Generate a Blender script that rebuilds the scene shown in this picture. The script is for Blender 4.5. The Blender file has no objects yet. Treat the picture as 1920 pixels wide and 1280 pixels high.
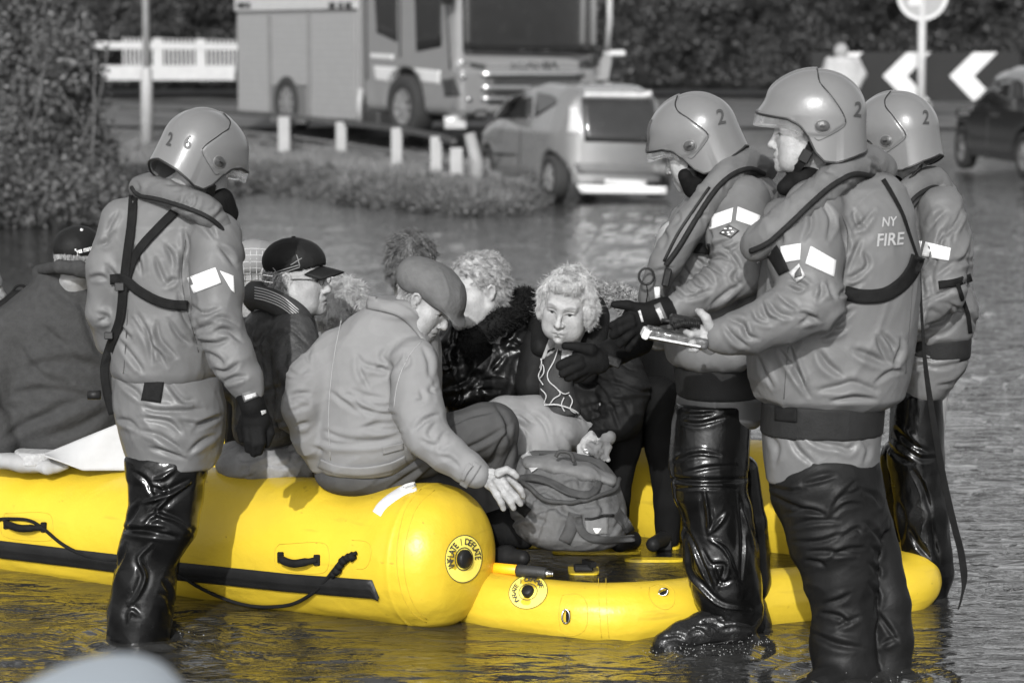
import bpy, math, random
import numpy as np
from mathutils import Vector, Matrix
from mathutils.bvhtree import BVHTree

# ------------------------------------------------------------------ camera, sky, sun
C = bpy.context.scene
COL = C.collection
F = 4600.0                      # focal length in pixels of the 1920 px wide photograph
CAMZ = 2.0
PITCH = math.atan(562.0 / F)
cam = bpy.data.cameras.new('camera')
cam.sensor_width = 36.0
cam.lens = F / 1920 * 36
cam.clip_start = 0.1
cam.clip_end = 1500
cam.dof.use_dof = True
cam.dof.focus_distance = 8.55
cam.dof.aperture_fstop = 3.2
cam_ob = bpy.data.objects.new('camera', cam)
cam_ob.location = (0, 0, CAMZ)
cam_ob.rotation_euler = (math.pi / 2 - PITCH, 0, 0)
COL.objects.link(cam_ob)
C.camera = cam_ob

SUN_EL, SUN_AZ = 27.0, 189.0    # degrees, azimuth clockwise from +Y; the sun stands behind the camera, a little to the left
w = bpy.data.worlds.new('World')
C.world = w
w.use_nodes = True
nt = w.node_tree
bg = nt.nodes['Background']
sky = nt.nodes.new('ShaderNodeTexSky')
sky.sky_type = 'NISHITA'
sky.sun_disc = False
sky.dust_density = 3.0
sky.sun_elevation = math.radians(SUN_EL)
sky.sun_rotation = math.radians(SUN_AZ)
hs = nt.nodes.new('ShaderNodeHueSaturation')
hs.inputs['Saturation'].default_value = 0.03
nt.links.new(sky.outputs[0], hs.inputs['Color'])
nt.links.new(hs.outputs[0], bg.inputs['Color'])
bg.inputs['Strength'].default_value = 0.15
sl = bpy.data.lights.new('sun', 'SUN')
sl.energy = 3.6
sl.angle = math.radians(0.55)
sl.color = (1.0, 0.995, 0.985)
so = bpy.data.objects.new('sun', sl)
az, el = math.radians(SUN_AZ), math.radians(SUN_EL)
sd = Vector((math.sin(az) * math.cos(el), math.cos(az) * math.cos(el), math.sin(el)))
so.rotation_euler = sd.to_track_quat('Z', 'Y').to_euler()
so.location = (0, -5, 12)
COL.objects.link(so)
C.view_settings.view_transform = 'Standard'
C.view_settings.look = 'None'
C.view_settings.exposure = 0.28
C.view_settings.gamma = 1.0
C.view_settings.use_curve_mapping = False

# ------------------------------------------------------------------ pixel -> place
_f = np.array([0, math.cos(PITCH), -math.sin(PITCH)])
_u = np.array([0, math.sin(PITCH), math.cos(PITCH)])
CAM = np.array([0, 0, CAMZ])
def ray(u, v):
    d = _f * F + np.array([1, 0, 0]) * (u - 960.0) + _u * (640.0 - v)
    return d
def P(u, v, Y):
    d = ray(u, v)
    return CAM + d * (Y / d[1])
def PZ(u, v, z=0.0):                      # where the ray of a pixel meets height z
    d = ray(u, v)
    return CAM + d * ((z - CAMZ) / d[2])
def M(px, Y):                             # pixels -> metres at distance Y
    return px * Y / F

# ------------------------------------------------------------------ objects
WL = {}
def wl(o):
    return WL.get(o.name, np.zeros(3)) if o else np.zeros(3)
def tag(o, label=None, cat=None, group=None, kind=None):
    if label: o['label'] = label
    if cat: o['category'] = cat
    if group: o['group'] = group
    if kind: o['kind'] = kind
    return o
def empty(name, loc, label=None, cat=None, group=None):
    o = bpy.data.objects.new(name, None)
    o.empty_display_size = 0.1
    COL.objects.link(o)
    o.location = loc
    WL[o.name] = np.array(loc, float)
    return tag(o, label, cat, group)
def build(name, V, Fc, mat, parent=None, smooth=True, attrs=None):
    """link one mesh object; V in world metres, Fc a list of faces or an (n,3|4) array"""
    V = np.asarray(V, float).reshape(-1, 3)
    if parent is None:
        loc = np.array([V[:, 0].mean(), V[:, 1].mean(), V[:, 2].min()])
    else:
        loc = wl(parent)
    me = bpy.data.meshes.new(name)
    L = V - loc
    if isinstance(Fc, np.ndarray):
        n = len(Fc); k = Fc.shape[1]
        me.vertices.add(len(L)); me.vertices.foreach_set('co', L.astype(np.float32).ravel())
        me.loops.add(n * k); me.loops.foreach_set('vertex_index', Fc.astype(np.int32).ravel())
        me.polygons.add(n); me.polygons.foreach_set('loop_start', np.arange(0, n * k, k, dtype=np.int32))
        try: me.polygons.foreach_set('loop_total', np.full(n, k, dtype=np.int32))
        except Exception: pass
        me.update(calc_edges=True)
    else:
        me.from_pydata(L.tolist(), [], [tuple(f) for f in Fc])
    me.validate()
    if smooth:
        me.polygons.foreach_set('use_smooth', np.ones(len(me.polygons), dtype=bool))
    if attrs:
        for k_, arr in attrs.items():
            at = me.attributes.new(k_, 'FLOAT_VECTOR', 'POINT')
            at.data.foreach_set('vector', np.asarray(arr, np.float32).ravel())
    if mat: me.materials.append(mat)
    o = bpy.data.objects.new(name, me)
    COL.objects.link(o)
    if parent is None:
        o.location = loc
    else:
        o.parent = parent
    WL[o.name] = loc
    return o

class MB:
    """collects simple shapes into one mesh"""
    def __init__(s): s.v = []; s.f = []; s.n = 0
    def add(s, V, Fc):
        V = np.asarray(V, float).reshape(-1, 3)
        s.v.append(V); s.f += [tuple(int(i) + s.n for i in f) for f in Fc]; s.n += len(V); return s
    def box(s, c, h, R=None, bev=0.0):
        c = np.array(c, float); h = np.array(h, float)
        if bev <= 0:
            V = np.array([[x, y, z] for x in (-1, 1) for y in (-1, 1) for z in (-1, 1)], float) * h
            Fc = [(0, 1, 3, 2), (4, 6, 7, 5), (0, 4, 5, 1), (2, 3, 7, 6), (0, 2, 6, 4), (1, 5, 7, 3)]
        else:
            b = min(bev, h.min() * 0.9); V = []; idx = {}
            for x in (-1, 1):
                for y in (-1, 1):
                    for z in (-1, 1):
                        for a in range(3):
                            p = np.array([x, y, z]) * (h - b); p[a] = (x, y, z)[a] * h[a]
                            idx[(x, y, z, a)] = len(V); V.append(p)
            V = np.array(V); Fc = []
            for a in range(3):
                o1, o2 = [i for i in range(3) if i != a]
                for sg in (-1, 1):
                    q = []
                    for (p, r) in ((-1, -1), (1, -1), (1, 1), (-1, 1)):
                        k = [0, 0, 0]; k[a] = sg; k[o1] = p; k[o2] = r; q.append(idx[(*k, a)])
                    Fc.append(q)
            for a in range(3):
                o1, o2 = [i for i in range(3) if i != a]
                for p in (-1, 1):
                    for r in (-1, 1):
                        k1 = [0, 0, 0]; k1[o1] = p; k1[o2] = r; k2 = list(k1); k1[a] = -1; k2[a] = 1
                        Fc.append([idx[(*k1, o1)], idx[(*k2, o1)], idx[(*k2, o2)], idx[(*k1, o2)]])
            for x in (-1, 1):
                for y in (-1, 1):
                    for z in (-1, 1): Fc.append([idx[(x, y, z, a)] for a in range(3)])
        if R is not None: V = V @ np.array(R).T
        return s.add(V + c, Fc)
    def tube(s, pts, r, n=8, closed=False, flat=None):
        pts = [np.array(p, float) for p in pts]; m = len(pts)
        rr = r if hasattr(r, '__len__') else [r] * m
        V = []; up = None
        for i in range(m):
            a = pts[(i - 1) % m] if (closed or i) else pts[0]
            b = pts[(i + 1) % m] if (closed or i < m - 1) else pts[-1]
            t = b - a; t /= np.linalg.norm(t) + 1e-9
            if up is None:
                up = np.array([0, 0, 1.0]) if abs(t[2]) < 0.9 else np.array([1.0, 0, 0])
            x = np.cross(t, up); x /= np.linalg.norm(x) + 1e-9
            up = np.cross(x, t)
            for k in range(n):
                an = 2 * math.pi * k / n
                V.append(pts[i] + rr[i] * (x * math.cos(an) + up * math.sin(an)))
        Fc = []
        for i in range(m if closed else m - 1):
            j = (i + 1) % m
            for k in range(n):
                k2 = (k + 1) % n
                Fc.append((i * n + k, i * n + k2, j * n + k2, j * n + k))
        if not closed:
            Fc.append(tuple(range(n))[::-1]); Fc.append(tuple((m - 1) * n + k for k in range(n)))
        return s.add(V, Fc)
    def prism(s, pts2, org, ax, ay, an, depth):
        """outline in the (ax, ay) plane, extruded by depth along an"""
        ax, ay, an, org = map(lambda q: np.array(q, float), (ax, ay, an, org))
        a = [org + ax * p[0] + ay * p[1] for p in pts2]; n = len(a)
        V = a + [p + an * depth for p in a]
        Fc = [tuple(range(n)), tuple(range(2 * n - 1, n - 1, -1))] + [(i, i + n, (i + 1) % n + n, (i + 1) % n) for i in range(n)]
        return s.add(V, Fc)
    def build(s, name, mat, parent=None, smooth=False):
        return build(name, np.concatenate(s.v), s.f, mat, parent, smooth)

def rotz(a):
    c, s = math.cos(a), math.sin(a); return np.array([[c, -s, 0], [s, c, 0], [0, 0, 1.0]])
def rotx(a):
    c, s = math.cos(a), math.sin(a); return np.array([[1.0, 0, 0], [0, c, -s], [0, s, c]])
def roty(a):
    c, s = math.cos(a), math.sin(a); return np.array([[c, 0, s], [0, 1.0, 0], [-s, 0, c]])
def unit(v):
    v = np.array(v, float); return v / (np.linalg.norm(v) + 1e-12)
def spline(pts, n=8):
    """Catmull-Rom through the points (any dimension)"""
    p = [np.array(q, float) for q in pts]
    if len(p) < 3: return [p[0] + (p[1] - p[0]) * t for t in np.linspace(0, 1, n)]
    p = [2 * p[0] - p[1]] + p + [2 * p[-1] - p[-2]]
    out = []
    for i in range(1, len(p) - 2):
        for t in np.linspace(0, 1, n, endpoint=False):
            a, b, c, d = p[i - 1], p[i], p[i + 1], p[i + 2]
            out.append(0.5 * ((2 * b) + (-a + c) * t + (2 * a - 5 * b + 4 * c - d) * t * t + (-a + 3 * b - 3 * c + d) * t ** 3))
    out.append(p[-2]); return out

# ------------------------------------------------------------------ noise (vectorised)
_rs = np.random.RandomState(7)
_perm = _rs.permutation(256).astype(np.int64); _perm = np.concatenate([_perm, _perm])
_g = _rs.normal(size=(256, 3)); _g /= np.linalg.norm(_g, axis=1, keepdims=True)
def noise3(p):
    p = np.asarray(p, float); i = np.floor(p).astype(np.int64); f = p - i; i &= 255
    u = f * f * f * (f * (f * 6 - 15) + 10)
    r = 0
    for dx in (0, 1):
        for dy in (0, 1):
            for dz in (0, 1):
                h = _perm[_perm[_perm[(i[:, 0] + dx) & 255] + ((i[:, 1] + dy) & 255)] + ((i[:, 2] + dz) & 255)]
                g = _g[h]
                d = g[:, 0] * (f[:, 0] - dx) + g[:, 1] * (f[:, 1] - dy) + g[:, 2] * (f[:, 2] - dz)
                wgt = (u[:, 0] if dx else 1 - u[:, 0]) * (u[:, 1] if dy else 1 - u[:, 1]) * (u[:, 2] if dz else 1 - u[:, 2])
                r = r + wgt * d
    return r * 1.6
_jit = np.random.RandomState(11).uniform(.08, .92, (256, 3))
def worley(p):
    """distance to the nearest scattered point: flat-sided dents with sharp ridges between them"""
    p = np.asarray(p, float); i = np.floor(p).astype(np.int64); best = np.full(len(p), 9.0)
    for dx in (-1, 0, 1):
        for dy in (-1, 0, 1):
            for dz in (-1, 0, 1):
                c = i + np.array([dx, dy, dz]); q = c & 255
                h = _perm[_perm[_perm[q[:, 0]] + q[:, 1]] + q[:, 2]]
                best = np.minimum(best, ((c + _jit[h] - p) ** 2).sum(1))
    return np.sqrt(best)
def fbm(p, o=3):
    r = 0; a = 1.0; p = np.array(p, float)
    for k in range(o):
        r = r + a * noise3(p); p = p * 2.03 + 17.3; a *= 0.5
    return r

# ------------------------------------------------------------------ signed-distance modelling
def surface_nets(f, org, h):
    s = f < 0
    nx, ny, nz = f.shape
    c = np.zeros((nx - 1, ny - 1, nz - 1), np.int8)
    for dx in (0, 1):
        for dy in (0, 1):
            for dz in (0, 1):
                c += s[dx:nx - 1 + dx, dy:ny - 1 + dy, dz:nz - 1 + dz]
    act = (c > 0) & (c < 8)
    I, J, K = np.nonzero(act)
    idx = np.full(act.shape, -1, np.int32); idx[I, J, K] = np.arange(len(I))
    acc = np.zeros((len(I), 3)); cnt = np.zeros(len(I))
    cor = [(a, b, d) for a in (0, 1) for b in (0, 1) for d in (0, 1)]
    for a in cor:
        for b in cor:
            if sum(b) - sum(a) == 1 and sum(abs(x - y) for x, y in zip(a, b)) == 1:
                fa = f[I + a[0], J + a[1], K + a[2]]; fb = f[I + b[0], J + b[1], K + b[2]]
                m = (fa < 0) != (fb < 0)
                t = np.where(m, fa / np.where(m, fa - fb, 1), 0)
                for ax in range(3):
                    acc[:, ax] += np.where(m, a[ax] + t * (b[ax] - a[ax]), 0)
                cnt += m
    V = acc / cnt[:, None] + np.stack([I, J, K], 1)
    V = np.array(org) + V * h
    Q = []
    d = s[:-1, 1:-1, 1:-1] != s[1:, 1:-1, 1:-1]
    i, j, k = np.nonzero(d); j = j + 1; k = k + 1
    q = np.stack([idx[i, j - 1, k - 1], idx[i, j, k - 1], idx[i, j, k], idx[i, j - 1, k]], 1)
    fl = s[i, j, k]; q[~fl] = q[~fl][:, ::-1]; Q.append(q)
    d = s[1:-1, :-1, 1:-1] != s[1:-1, 1:, 1:-1]
    i, j, k = np.nonzero(d); i = i + 1; k = k + 1
    q = np.stack([idx[i - 1, j, k - 1], idx[i - 1, j, k], idx[i, j, k], idx[i, j, k - 1]], 1)
    fl = s[i, j, k]; q[~fl] = q[~fl][:, ::-1]; Q.append(q)
    d = s[1:-1, 1:-1, :-1] != s[1:-1, 1:-1, 1:]
    i, j, k = np.nonzero(d); i = i + 1; j = j + 1
    q = np.stack([idx[i - 1, j - 1, k], idx[i, j - 1, k], idx[i, j, k], idx[i - 1, j, k]], 1)
    fl = s[i, j, k]; q[~fl] = q[~fl][:, ::-1]; Q.append(q)
    return V, np.concatenate(Q)

def vnormals(V, Q):
    a, b, c, d = (V[Q[:, i]] for i in range(4))
    n = np.cross(c - a, d - b)
    N = np.zeros_like(V)
    for i in range(4):
        for ax in range(3):
            N[:, ax] += np.bincount(Q[:, i], n[:, ax], len(V))
    return N / (np.linalg.norm(N, axis=1, keepdims=True) + 1e-12)

def smooth_mesh(V, Q, it=1, lam=0.5):
    e = np.concatenate([Q[:, [0, 1]], Q[:, [1, 2]], Q[:, [2, 3]], Q[:, [3, 0]]])
    e = np.concatenate([e, e[:, ::-1]])
    cnt = np.bincount(e[:, 0], minlength=len(V))[:, None]
    for _ in range(it):
        A = np.stack([np.bincount(e[:, 0], V[e[:, 1], ax], len(V)) for ax in range(3)], 1) / np.maximum(cnt, 1)
        V = V + lam * (A - V)
    return V

class SDF:
    def __init__(s, h=0.007): s.h = h; s.p = []
    def _add(s, fn, lo, hi, k, op):
        s.p.append((fn, np.array(lo, float), np.array(hi, float), k, op)); return s
    def cap(s, a, b, ra, rb, k=0.02, op='+', fy=1.0):
        a = np.array(a, float); b = np.array(b, float); rb = ra if rb is None else rb
        sc = np.array([1, 1 / fy, 1])
        def fn(p):
            q = (p - a) * sc; ba = (b - a) * sc
            t = np.clip((q @ ba) / (ba @ ba + 1e-12), 0, 1)
            d = np.linalg.norm(q - t[..., None] * ba, axis=-1)
            return (d - (ra + (rb - ra) * t)) * (min(1, fy))
        r = max(ra, rb) * np.array([1, max(fy, 1), 1])
        return s._add(fn, np.minimum(a, b) - r, np.maximum(a, b) + r, k, op)
    def chain(s, pts, rad, k=0.02, op='+', fy=1.0):
        for i in range(len(pts) - 1): s.cap(pts[i], pts[i + 1], rad[i], rad[i + 1], k, op, fy)
        return s
    def pchain(s, nodes, k=0.02, op='+', fy=1.0):
        """nodes (u, v, Y, radius in px)"""
        return s.chain([P(n[0], n[1], n[2]) for n in nodes], [M(n[3], n[2]) for n in nodes], k, op, fy)
    def ell(s, c, r, R=None, k=0.02, op='+'):
        c = np.array(c, float); r = np.array(r, float); R = np.eye(3) if R is None else np.array(R)
        def fn(p):
            q = (p - c) @ R
            k0 = np.linalg.norm(q / r, axis=-1); k1 = np.linalg.norm(q / (r * r), axis=-1) + 1e-9
            return k0 * (k0 - 1) / k1
        e = np.abs(R) @ r
        return s._add(fn, c - e, c + e, k, op)
    def box(s, c, hs_, R=None, r=0.01, k=0.02, op='+'):
        c = np.array(c, float); hs_ = np.array(hs_, float); R = np.eye(3) if R is None else np.array(R)
        def fn(p):
            q = np.abs((p - c) @ R) - (hs_ - r)
            return np.linalg.norm(np.maximum(q, 0), axis=-1) + np.minimum(q.max(-1), 0) - r
        e = np.abs(R) @ hs_
        return s._add(fn, c - e, c + e, k, op)
    def loft(s, sec, k=0.02, op='+', cap_r=0.01, power=2.0):
        """sec rows: (z, cx, cy, half width, half depth)"""
        A = np.array(sorted(sec), float)
        def fn(p):
            z = p[..., 2]
            cx, cy, a, b = (np.interp(z, A[:, 0], A[:, i]) for i in (1, 2, 3, 4))
            q = (np.abs((p[..., 0] - cx) / a) ** power + np.abs((p[..., 1] - cy) / b) ** power) ** (1 / power)
            d = (q - 1) * np.minimum(a, b) * (0.6 + 0.4)
            e = np.maximum(z - A[-1, 0], A[0, 0] - z)
            dd = np.stack([d + cap_r, e + cap_r], -1)
            return np.linalg.norm(np.maximum(dd, 0), axis=-1) + np.minimum(dd.max(-1), 0) - cap_r
        lo = [(A[:, 1] - A[:, 3]).min(), (A[:, 2] - A[:, 4]).min(), A[0, 0]]
        hi = [(A[:, 1] + A[:, 3]).max(), (A[:, 2] + A[:, 4]).max(), A[-1, 0]]
        return s._add(fn, lo, hi, k, op)
    def ploft(s, rows, k=0.02, op='+', cap_r=0.01, power=2.2):
        """rows (v, u_left, u_right, Y, half depth m)"""
        sec = []
        for v, ul, ur, Y, d in rows:
            a = P(ul, v, Y); b = P(ur, v, Y)
            sec.append(((a[2] + b[2]) / 2, (a[0] + b[0]) / 2, Y, (b[0] - a[0]) / 2, d))
        return s.loft(sec, k, op, cap_r, power)
    def mesh(s, smooth=1):
        h = s.h
        lo = np.min([p[1] for p in s.p if p[4] == '+'], 0) - 4 * h
        hi = np.max([p[2] for p in s.p if p[4] == '+'], 0) + 4 * h
        n = np.ceil((hi - lo) / h).astype(int) + 1
        f = np.full(n, 1.0, np.float32)
        ax = [lo[i] + np.arange(n[i]) * h for i in range(3)]
        for fn, a, b, k, op in s.p:
            m = max(k, 0) + 3 * h
            i0 = np.maximum(np.floor((a - m - lo) / h).astype(int), 0)
            i1 = np.minimum(np.ceil((b + m - lo) / h).astype(int) + 1, n)
            if (i1 <= i0).any(): continue
            sl_ = tuple(slice(i0[i], i1[i]) for i in range(3))
            g = np.stack(np.meshgrid(*[ax[i][sl_[i]] for i in range(3)], indexing='ij'), -1)
            d = fn(g)
            o = f[sl_]
            if op == '+':
                if k > 0:
                    q = np.clip(0.5 + 0.5 * (o - d) / k, 0, 1)
                    f[sl_] = o * (1 - q) + d * q - k * q * (1 - q)
                else: f[sl_] = np.minimum(o, d)
            elif op == '-':
                d = -d
                if k > 0:
                    q = np.clip(0.5 - 0.5 * (o - d) / k, 0, 1)
                    f[sl_] = o * (1 - q) + d * q + k * q * (1 - q)
                else: f[sl_] = np.maximum(o, d)
        V, Q = surface_nets(f, lo, h)
        if smooth: V = smooth_mesh(V, Q, smooth)
        return V, Q

def axes_of(d):
    d = unit(d); up = np.array([0, 0, 1.0]) if abs(d[2]) < .9 else np.array([1.0, 0, 0])
    x = unit(np.cross(up, d)); return np.stack([x, np.cross(d, x), d], 1)

def crease(V, Q, amp=0.008, freq=9.0, stretch=(1.15, 1.15, .38), seed=0.0, sharp=1.5, R=None, warp=0.35, fine=0.22, mask=None, cross=.55, facet=.38):
    """cloth folds: long ridged, domain-warped noise in two crossing directions, moved along the normals"""
    N = vnormals(V, Q)
    R = np.eye(3) if R is None else R
    def layer(R_, fq, sd):
        p = (V @ R_) * np.array(stretch) * fq + sd
        wv = np.stack([noise3(p * 0.5 + 31.1), noise3(p * 0.5 + 57.7), noise3(p * 0.5 + 83.3)], 1)
        q = p + warp * 2.2 * wv
        r = np.clip(1 - np.abs(noise3(q)) * 2.6, -.5, 1)
        return np.sign(r) * np.abs(r) ** sharp, p, q
    r1, p, q = layer(R, freq, seed)
    r2, _, q2 = layer(R @ roty(-1.25), freq * 1.35, seed + 41)
    m1 = np.clip(0.55 + noise3(p * 0.35 + 99) * 1.3, 0, 1)
    broad = noise3((V @ R) * freq * .45 * np.array([1, 1, .6]) + seed + 7)
    f3 = 1 - np.abs(noise3(q * 2.6 + 5)) * 2.2
    w1 = worley(q * .80) * 2 - 1.05
    w2 = worley(q2 * 1.25 + 3) * 2 - 1.05
    d = amp * (.6 * m1 * r1 + facet * w1 * (.5 + .6 * m1) + cross * facet * .8 * w2 + .6 * broad + fine * .4 * f3)
    if mask is not None: d = d * mask(V)
    return V + N * d[:, None]

def project(V):
    d = V - CAM; z = d @ _f
    return np.stack([960 + F * d[:, 0] / z, 640 - F * (d @ _u) / z], 1)
def fold(V, Q, lines, w=6.0, amp=.008, org=(0, 0), sc=1.0, bulge=.75, seed=0):
    """press individual folds, traced one by one, into a garment: a narrow crease with a rounded lip beside it"""
    N = vnormals(V, Q); uv = project(V); vis = ((CAM - V) * N).sum(1) > 0
    rs_ = np.random.RandomState(seed); D = np.zeros(len(V)); px = V[:, 1] / F
    for ln in lines:
        a_ = amp; w_ = w
        if isinstance(ln, dict): a_ = amp * ln.get('a', 1); w_ = w * ln.get('w', 1); ln = ln['l']
        P_ = np.array([(org[0] + x / sc, org[1] + y / sc) for x, y in ln]); P_ = np.array(spline(list(P_), 5)); m = len(P_)
        lo_, hi_ = P_.min(0) - 4 * w_, P_.max(0) + 4 * w_
        k = np.nonzero(vis & (uv[:, 0] > lo_[0]) & (uv[:, 0] < hi_[0]) & (uv[:, 1] > lo_[1]) & (uv[:, 1] < hi_[1]))[0]
        if not len(k): continue
        best = np.full(len(k), 1e9); sg = np.zeros(len(k)); tt = np.zeros(len(k)); u = uv[k]
        for i in range(m - 1):
            b = P_[i + 1] - P_[i]; L2 = b @ b + 1e-9; t = np.clip(((u - P_[i]) @ b) / L2, 0, 1)
            r = u - P_[i] - t[:, None] * b; d = np.linalg.norm(r, axis=1); c = b[0] * r[:, 1] - b[1] * r[:, 0]
            q = d < best; best[q] = d[q]; sg[q] = np.sign(c[q]); tt[q] = ((i + t) / (m - 1))[q]
        tap = np.sin(np.clip(tt, 0.02, .98) * math.pi) ** .55; s_ = best * sg * (1 if rs_.rand() < .5 else -1); ww = w_ * (.6 + .4 * tap)
        D[k] += a_ * tap * (-np.exp(-(s_ / ww) ** 2) + bulge * np.exp(-((s_ - 1.9 * ww) / (1.4 * ww)) ** 2) + .3 * np.exp(-((s_ + 1.8 * ww) / (1.3 * ww)) ** 2))
    return V + N * D[:, None]

def auto_lines(seed, box, n, ang, ln=60, spread=25, bend=14):
    """a bundle of folds running roughly the same way inside a pixel box"""
    r = random.Random(seed); out = []
    for _ in range(n):
        x, y = r.uniform(box[0], box[2]), r.uniform(box[1], box[3]); a = math.radians(ang + r.gauss(0, spread)); h = ln * r.uniform(.35, .75)
        dx, dy = math.cos(a) * h, -math.sin(a) * h; b = r.uniform(-bend, bend)
        out.append({'a': r.uniform(.6, 1.25), 'w': r.uniform(.75, 1.3), 'l': [(x - dx, y - dy), (x - dy / h * b, y + dx / h * b), (x + dx, y + dy)]})
    return out
def bvh(V, Q):
    return BVHTree.FromPolygons([tuple(v) for v in np.asarray(V, float)], [tuple(int(i) for i in q) for q in Q])
def hit(bv, u, v, off=0.003):
    d = Vector(ray(u, v)).normalized()
    h_ = bv.ray_cast(Vector(CAM), d)
    if h_[0] is None: return None, None
    n = h_[1]
    if n.dot(d) > 0: n = -n
    return np.array(h_[0]) + np.array(n) * off, np.array(n)

def on_surface(bv, uvs, off=0.003, smooth=2):
    """pixels -> points lying on a surface; gaps are filled from their neighbours' depth"""
    pts = []; Ys = []
    for (u, v) in uvs:
        p, n = hit(bv, u, v, off); pts.append(p); Ys.append(None if p is None else p[1])
    good = [i for i, y in enumerate(Ys) if y is not None]
    if not good: return [P(u, v, 8.3) for u, v in uvs]
    for i, y in enumerate(Ys):
        if y is None:
            j = min(good, key=lambda g: abs(g - i)); pts[i] = P(uvs[i][0], uvs[i][1], pts[j][1])
    return pts

def ribbon(name, bv, uvs, wpx, mat, parent, off=0.004, th=0.003, n=7, across=5, wend=None, lim=0.05):
    """a flat strap that follows a surface along a pixel path, with thickness"""
    path = spline([(*q, ) for q in uvs], n)
    m = len(path); G = []
    for i, q in enumerate(path):
        t = path[min(i + 1, m - 1)] - path[max(i - 1, 0)]; t = t / (np.linalg.norm(t) + 1e-9)
        nrm = np.array([-t[1], t[0]])
        ww = wpx if wend is None else wpx + (wend - wpx) * i / (m - 1)
        for k in range(across):
            s_ = (k / (across - 1) - 0.5) * ww
            G.append((q[0] + nrm[0] * s_, q[1] + nrm[1] * s_))
    T = [hit(bv, *g, off)[0] for g in G]
    good = [i for i, t in enumerate(T) if t is not None]
    if not good: return None
    depth = np.array([np.nan if t is None else t[1] for t in T]).reshape(m, across)
    for i in range(m):                                    # fill and keep the strap from jumping into gaps
        row = depth[i]
        if np.isnan(row).all(): continue
        row[np.isnan(row)] = np.nanmin(row)
    rows = [i for i in range(m) if not np.isnan(depth[i]).any()]
    for i in range(m):
        if i not in rows: depth[i] = depth[min(rows, key=lambda r: abs(r - i))]
    for i in range(m):
        md = np.median(depth[i]); depth[i] = np.clip(depth[i], md - lim, md + lim)
    for _ in range(2):
        d2 = depth.copy(); d2[1:-1] = (depth[:-2] + depth[1:-1] * 2 + depth[2:]) / 4; depth = np.minimum(d2, depth + 0.004)
    A = np.array([P(G[i * across + k][0], G[i * across + k][1], depth[i, k]) for i in range(m) for k in range(across)])
    dirs = CAM - A; dirs /= np.linalg.norm(dirs, axis=1, keepdims=True)
    B = A + dirs * th; A = A - dirs * 0.004
    nV = len(A); Fc = []
    for i in range(m - 1):
        for k in range(across - 1):
            a = i * across + k; b = a + 1; c = b + across; d = a + across
            Fc.append((a + nV, b + nV, c + nV, d + nV)); Fc.append((d, c, b, a))
    for i in range(m - 1):
        for k in (0, across - 1):
            a = i * across + k; d = a + across
            Fc.append((a, a + nV, d + nV, d) if k == 0 else (d, d + nV, a + nV, a))
    for k in range(across - 1):
        Fc.append((k, k + 1, k + 1 + nV, k + nV)); e = (m - 1) * across + k; Fc.append((e, e + nV, e + 1 + nV, e + 1))
    return build(name, np.concatenate([B * 0 + A, B]), Fc, mat, parent)

def cordon(name, bv, uvs, rpx, mat, parent, off=0.003, n=8, Y=None, sides=8):
    """a round cord laid on a surface along a pixel path"""
    path = spline([(*q, ) for q in uvs], n)
    pts = on_surface(bv, [(q[0], q[1]) for q in path], off) if bv is not None else [P(q[0], q[1], q[2] if len(q) > 2 else Y) for q in path]
    for _ in range(2):
        pts = [pts[0]] + [(pts[i - 1] + 2 * pts[i] + pts[i + 1]) / 4 for i in range(1, len(pts) - 1)] + [pts[-1]]
    r = M(rpx, pts[0][1])
    return MB().tube(pts, r, sides).build(name, mat, parent, True)

def patch(name, bv, quad, mat, parent, off=0.004, nx=8, ny=6, curve=None):
    """a four-cornered piece of sheet (pixels: four corners in order) that lies on a surface"""
    q = [np.array(a, float) for a in quad]
    V = []; dep = []
    G = []
    for j in range(ny + 1):
        for i in range(nx + 1):
            s_, t_ = i / nx, j / ny
            g = (q[0] * (1 - s_) + q[1] * s_) * (1 - t_) + (q[3] * (1 - s_) + q[2] * s_) * t_
            G.append(g)
    T = [hit(bv, g[0], g[1], off)[0] for g in G]
    ys = [t[1] for t in T if t is not None]
    if not ys: return None
    md = np.median(ys)
    D = np.array([md if t is None else t[1] for t in T]).reshape(ny + 1, nx + 1)
    D2 = D.copy()
    for _ in range(1):
        Dp = np.pad(D2, 1, mode='edge')
        D2 = np.minimum(D2 + 0.002, (Dp[:-2, 1:-1] + Dp[2:, 1:-1] + Dp[1:-1, :-2] + Dp[1:-1, 2:] + 4 * D2) / 8)
    A = np.array([P(g[0], g[1], d) for g, d in zip(G, D2.ravel())])
    dirs = CAM - A; dirs /= np.linalg.norm(dirs, axis=1, keepdims=True)
    B = A + dirs * 0.002; A = A - dirs * 0.004
    n = len(A); w_ = nx + 1; Fc = []
    for j in range(ny):
        for i in range(nx):
            a = j * w_ + i; Fc.append((a + n, a + w_ + n, a + w_ + 1 + n, a + 1 + n)); Fc.append((a, a + 1, a + 1 + w_, a + w_))
    bd = [i for i in range(nx)] + [nx + j * w_ for j in range(ny)] + [ny * w_ + nx - i for i in range(nx)] + [(ny - j) * w_ for j in range(ny)]
    for i in range(len(bd)):
        a, b = bd[i], bd[(i + 1) % len(bd)]; Fc.append((a, a + n, b + n, b))
    return build(name, np.concatenate([A, B]), Fc, mat, parent)

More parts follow.
